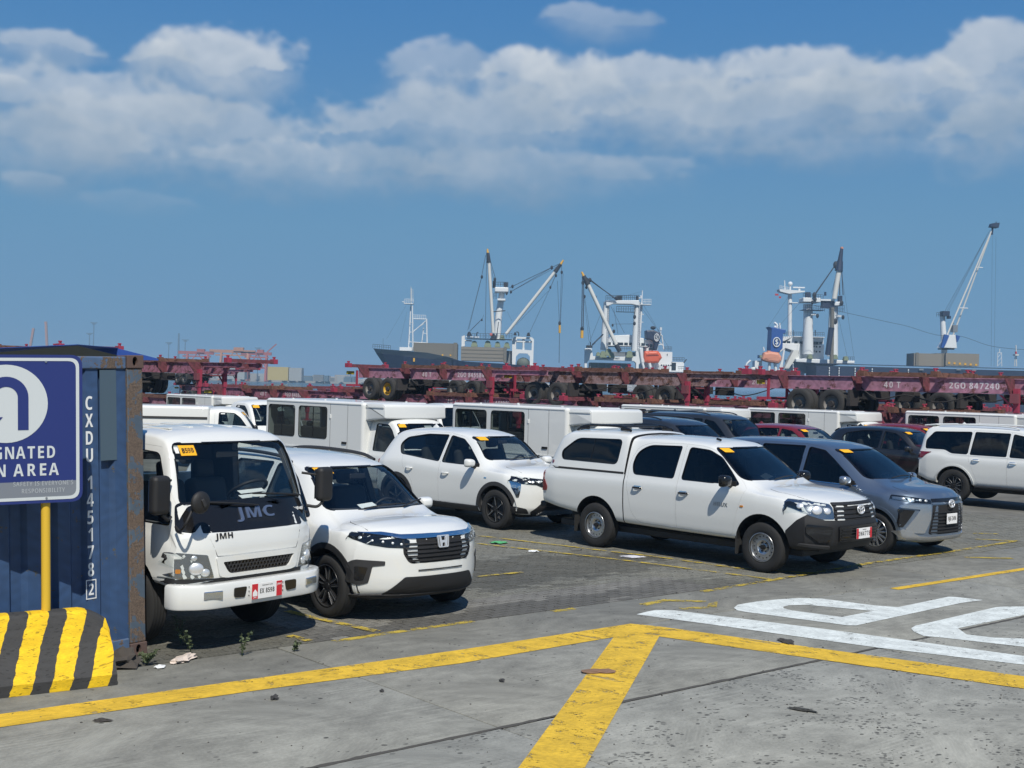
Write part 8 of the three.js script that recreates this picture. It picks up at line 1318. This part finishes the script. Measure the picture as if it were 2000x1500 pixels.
// ------------------------------------------------------------------ far shore: breakwater, gantries, lamp masts
{
  const far = { pink: std([0.33, 0.10, 0.09], 0.8), pale: std([0.30, 0.32, 0.32], 0.8), brown: std([0.40, 0.20, 0.12], 0.8), slate: std([0.10, 0.15, 0.19], 0.8), sand: std([0.30, 0.29, 0.27], 0.9), town: std([0.16, 0.17, 0.17], 0.9), ochre: std([0.42, 0.34, 0.13], 0.8) };
  const rocks = []; for (let i = 0; i < 420; i++) { const t = rnd(), x = lerp(-430, 120, t), z = -1010 - rr(0, 26); rocks.push(new THREE.IcosahedronGeometry(rr(1.2, 3.2), 0).scale(1.4, 0.8, 1).translate(x, rr(-1.5, 2.4), z)); }
  const bw = single('breakwater', merge([...rocks, box(560, 3.4, 18, -155, -0.6, -1024)]), far.sand, 'low grey rock breakwater across the water at left', 'breakwater');
  for (let k = 0; k < 46; k++) { const x = rr(-330, -40), h = rr(2, 6); const m = single('harbour_shed', merge([box(rr(5, 14), h, 6, x, h / 2 - 0.5, -960 - rr(0, 20))]), [far.pale, far.town, far.slate, far.sand, far.town][k % 5], 'small far-off harbour shed on the shore behind the trailers', 'shed', 'harbour sheds on the far shore'); }
  const gantry = (label, x, z, w, h, m) => { const g = thing('gantry_crane', label, 'crane', [x, 0, z], 0, 'far-off gantry cranes'); for (const a of [-w / 2, w / 2]) { part(g, 'leg', merge([beam([a, -1, 4], [a * 0.95, h, 0], 1.2, 1.2), beam([a, -1, -4], [a * 0.95, h, 0], 1.2, 1.2)]), m); } part(g, 'girder', merge([beam([-w * 0.9, h, 0], [w * 0.75, h, 0], 1.6, 2.0), beam([-w * 0.7, h * 0.86, 0], [w * 0.6, h * 0.86, 0], 0.9, 0.9)]), m); part(g, 'machinery_house', box(w * 0.35, h * 0.14, 3, w * 0.15, h * 1.08, 0), m); part(g, 'brace', merge([beam([-w / 2, h * 0.45, 2], [w / 2, h * 0.45, 2], 0.9, 0.9), beam([-w / 2, h * 0.45, 2], [0, h, 0], 0.6, 0.6), beam([w / 2, h * 0.45, 2], [0, h, 0], 0.6, 0.6)]), m); return g; };
  gantry('far red gantry crane nearest the container post', -205, -800, 14, 16.5, far.pink); gantry('far red gantry crane, second from the container post', -181, -800, 18, 18, far.brown); gantry('far red gantry crane at the right of the three', -166, -800, 12, 17, far.pink);
  single('boom_arm', merge([beam([-160, 18, -800], [-154, 23.5, -800], 0.7, 0.7)]), far.pink, 'thin raised red boom beside the far gantry cranes', 'crane boom');
  const stack = (label, x, w, h, m) => single('container_stack', merge([box(w, h, 8, x, h / 2, -780)]), m, label, 'containers', 'far container stacks');
  stack('pale far container stack under the gantry cranes', -178, 18, 7.0, far.pale); stack('ochre far container stack right of the gantry cranes', -148, 13, 8.5, far.ochre); stack('white far container stack beside the ochre one', -137, 8, 8.2, far.pale);
  const slim = (name, label, cat, a, b, r, m, r2) => single(name, merge([bar(a, b, r, 6, r2)]), m, label, cat);
  { const g = thing('tower_crane', 'far orange crane jib above the container, left of the two', 'crane', [-586, 0, -1500]); part(g, 'jib', beam([-8, -2, 0], [0.5, 53.5, 0], 2.6, 2.6), far.brown); }
  { const g = thing('tower_crane', 'far orange crane jib above the container, right of the two', 'crane', [-570, 0, -1500]); part(g, 'jib', beam([4, -2, 0], [-0.8, 62, 0], 2.6, 2.6), far.brown); }
  slim('radio_mast', 'thin dark far-off mast between two lamp masts', 'mast', [-408, -2, -1500], [-408, 52, -1500], 1.5, far.slate, 1.0);
  for (const [label, x, h] of [['far lamp mast left of the thin radio mast', -420, 40], ['far lamp mast right of the thin radio mast', -400, 44], ['far lamp mast standing alone above the breakwater', -311, 36.5], ['far lamp mast above the canopy tent', -517, 49], ['tall pale far lamp mast over the tent ridge', -512, 62]]) { const g = thing('lamp_mast', label, 'lamp mast', [x, 0, -1500], 0, 'far lamp masts'); part(g, 'pole', bar([0, -2, 0], [0, h, 0], 0.55, 6), far.slate); part(g, 'lamp_head', merge([box(8, 1.0, 2, 0, h, 0), box(4, 1.2, 2, 0, h - 1.4, 0)]), far.slate); }
}
scene.fog = new THREE.FogExp2(new THREE.Color().setRGB(0.48, 0.74, 0.98), 0.00042);
// ------------------------------------------------------------------ litter, weeds and loose stones
{
  const leafMat = phys([0.075, 0.10, 0.045], { roughness: 0.75 }), leafPale = phys([0.10, 0.13, 0.09], { roughness: 0.8 });
  const weed = (label, x, z, h, n, spread, m) => {
    const w = thing('weed', label, 'weed', [x, -0.005, z], rr(0, 6), 'weeds by the container'), stems = [], leaves = [];
    for (let i = 0; i < n; i++) { const a = rr(0, 6.28), L = h * rr(0.6, 1), dx = Math.cos(a) * spread * L, dz = Math.sin(a) * spread * L; stems.push(tube([[0, 0, 0], [dx * 0.3, L * 0.5, dz * 0.3], [dx, L, dz]], 0.003, 5, 4)); for (let k = 0; k < 14; k++) { const t = rr(0.25, 1), q = new THREE.PlaneGeometry(0.026, 0.012, 2, 1); const p = q.attributes.position; for (let j = 0; j < p.count; j++) p.setZ(j, -Math.abs(p.getX(j)) * 0.3); q.rotateX(rr(-1, 1)); q.rotateY(rr(0, 6.3)); q.translate(lerp(dx * 0.3 * t, dx * t, t) + rr(-0.02, 0.02), L * t, lerp(dz * 0.3 * t, dz * t, t) + rr(-0.02, 0.02)); leaves.push(q); } }
    part(w, 'stem', merge(stems), leafMat); part(w, 'leaves', merge(leaves), m); return w;
  };
  weed('small pale weed in the shade right beside the container post', -3.05, -11.55, 0.30, 3, 0.3, leafPale); weed('two-stemmed weed before the truck bumper, by the post', -2.86, -11.2, 0.24, 3, 0.6, leafMat); weed('bushy weed at the edge of the truck shadow', -2.38, -11.12, 0.24, 4, 0.35, leafMat); weed('tiny weed in the paving joint by the truck wheel', -1.95, -11.35, 0.12, 4, 0.6, leafMat); weed('moss-green tuft at the foot of the container post', -3.12, -10.72, 0.14, 12, 0.8, leafMat);
  const crumple = (label, name, x, z, s, m, seed, flat = 0.3, cat = 'litter') => { const g = new THREE.IcosahedronGeometry(s, 2), p = g.attributes.position; for (let i = 0; i < p.count; i++) { const k = 1 + noise3(p.getX(i) / s * 1.3 + seed, p.getY(i) / s * 1.3, p.getZ(i) / s * 1.3) * 0.5; p.setXYZ(i, p.getX(i) * k, Math.max(0.002, p.getY(i) * k * flat + s * flat * 0.5), p.getZ(i) * k); } const q = plain(g); q.computeVertexNormals(); const o = single(name, q, m, label, cat); o.position.set(x, 0.004, z); o.rotation.y = seed; return o; };
  crumple('crumpled pale wrapper on the ground before the truck', 'wrapper', -2.84, -10.9, 0.085, std([0.62, 0.53, 0.46], 0.7), 1.3, 0.35).scale.set(1.9, 1, 0.8);
  crumple('small white paper scrap beside the dark rubble', 'paper_scrap', -2.97, -10.6, 0.045, std([0.7, 0.72, 0.72], 0.7), 4.1, 0.3);
  crumple('dark broken rubble between the barrier and the container', 'rubble', -3.32, -10.62, 0.16, std([0.06, 0.052, 0.045], 0.95), 2.2, 0.6).scale.set(1.1, 1, 0.9);
  crumple('flattened brown cardboard on the yellow arrow bar', 'cardboard_scrap', 0.83, -10.84, 0.14, std([0.22, 0.13, 0.08], 0.9), 3.3, 0.10).scale.set(1, 1, 0.55);
  crumple('white paper scrap between the two bay lines', 'paper_scrap', 0.39, -18.5, 0.07, std([0.75, 0.77, 0.77], 0.7), 5.2, 0.2); crumple('flat grey-white sheet beside the pickup bay line', 'paper_scrap', 1.85, -18.2, 0.17, std([0.6, 0.6, 0.64], 0.7), 6.1, 0.06).scale.set(1, 1, 0.6); crumple('green wrapper on the paving before the compact crossover', 'wrapper', -0.14, -19.4, 0.12, std([0.10, 0.42, 0.16], 0.5), 7.7, 0.12);
  crumple('dark oily rag just above the white lane line', 'rag', 2.83, -12.35, 0.12, std([0.05, 0.045, 0.04], 0.95), 8.1, 0.12).scale.set(1, 1, 0.5);
  crumple('long dark scrap on the near concrete at right', 'rag', 2.36, -9.74, 0.08, std([0.05, 0.05, 0.045], 0.95), 8.9, 0.12).scale.set(1.3, 1, 0.4);
  crumple('dark fallen leaf on the concrete at lower left', 'rag', -2.91, -8.92, 0.06, std([0.05, 0.045, 0.04], 0.95), 9.5, 0.2).scale.set(1, 1, 0.5);
  const pebbles = []; for (let i = 0; i < 520; i++) { const x = rr(-3.6, 6.5), d = rr(7.5, 19), s = rr(0.003, 0.009) * (rnd() < 0.05 ? 1.8 : 1); pebbles.push(new THREE.IcosahedronGeometry(s, 0).scale(1, 0.7, 1).rotateY(rr(0, 6)).translate(x, 0.003, -d)); }
  const pb = single('loose_grit', merge(pebbles), std([0.07, 0.066, 0.06], 0.95), 'dark loose grit scattered over concrete and paving', 'grit', null, 'stuff');
  for (const [label, x, z, s] of [['dark stone on the concrete below the left yellow line', -1.80, -9.65, 0.03], ['small dark stone right of the first, on plain concrete', -0.99, -9.97, 0.018], ['dark stone left of the yellow arrow bar', -0.02, -10.41, 0.022]]) crumple(label, 'stone', x, z, s, std([0.045, 0.045, 0.045], 0.9), x + 3, 0.8, 'stone');
}

renderer.render(scene, camera);
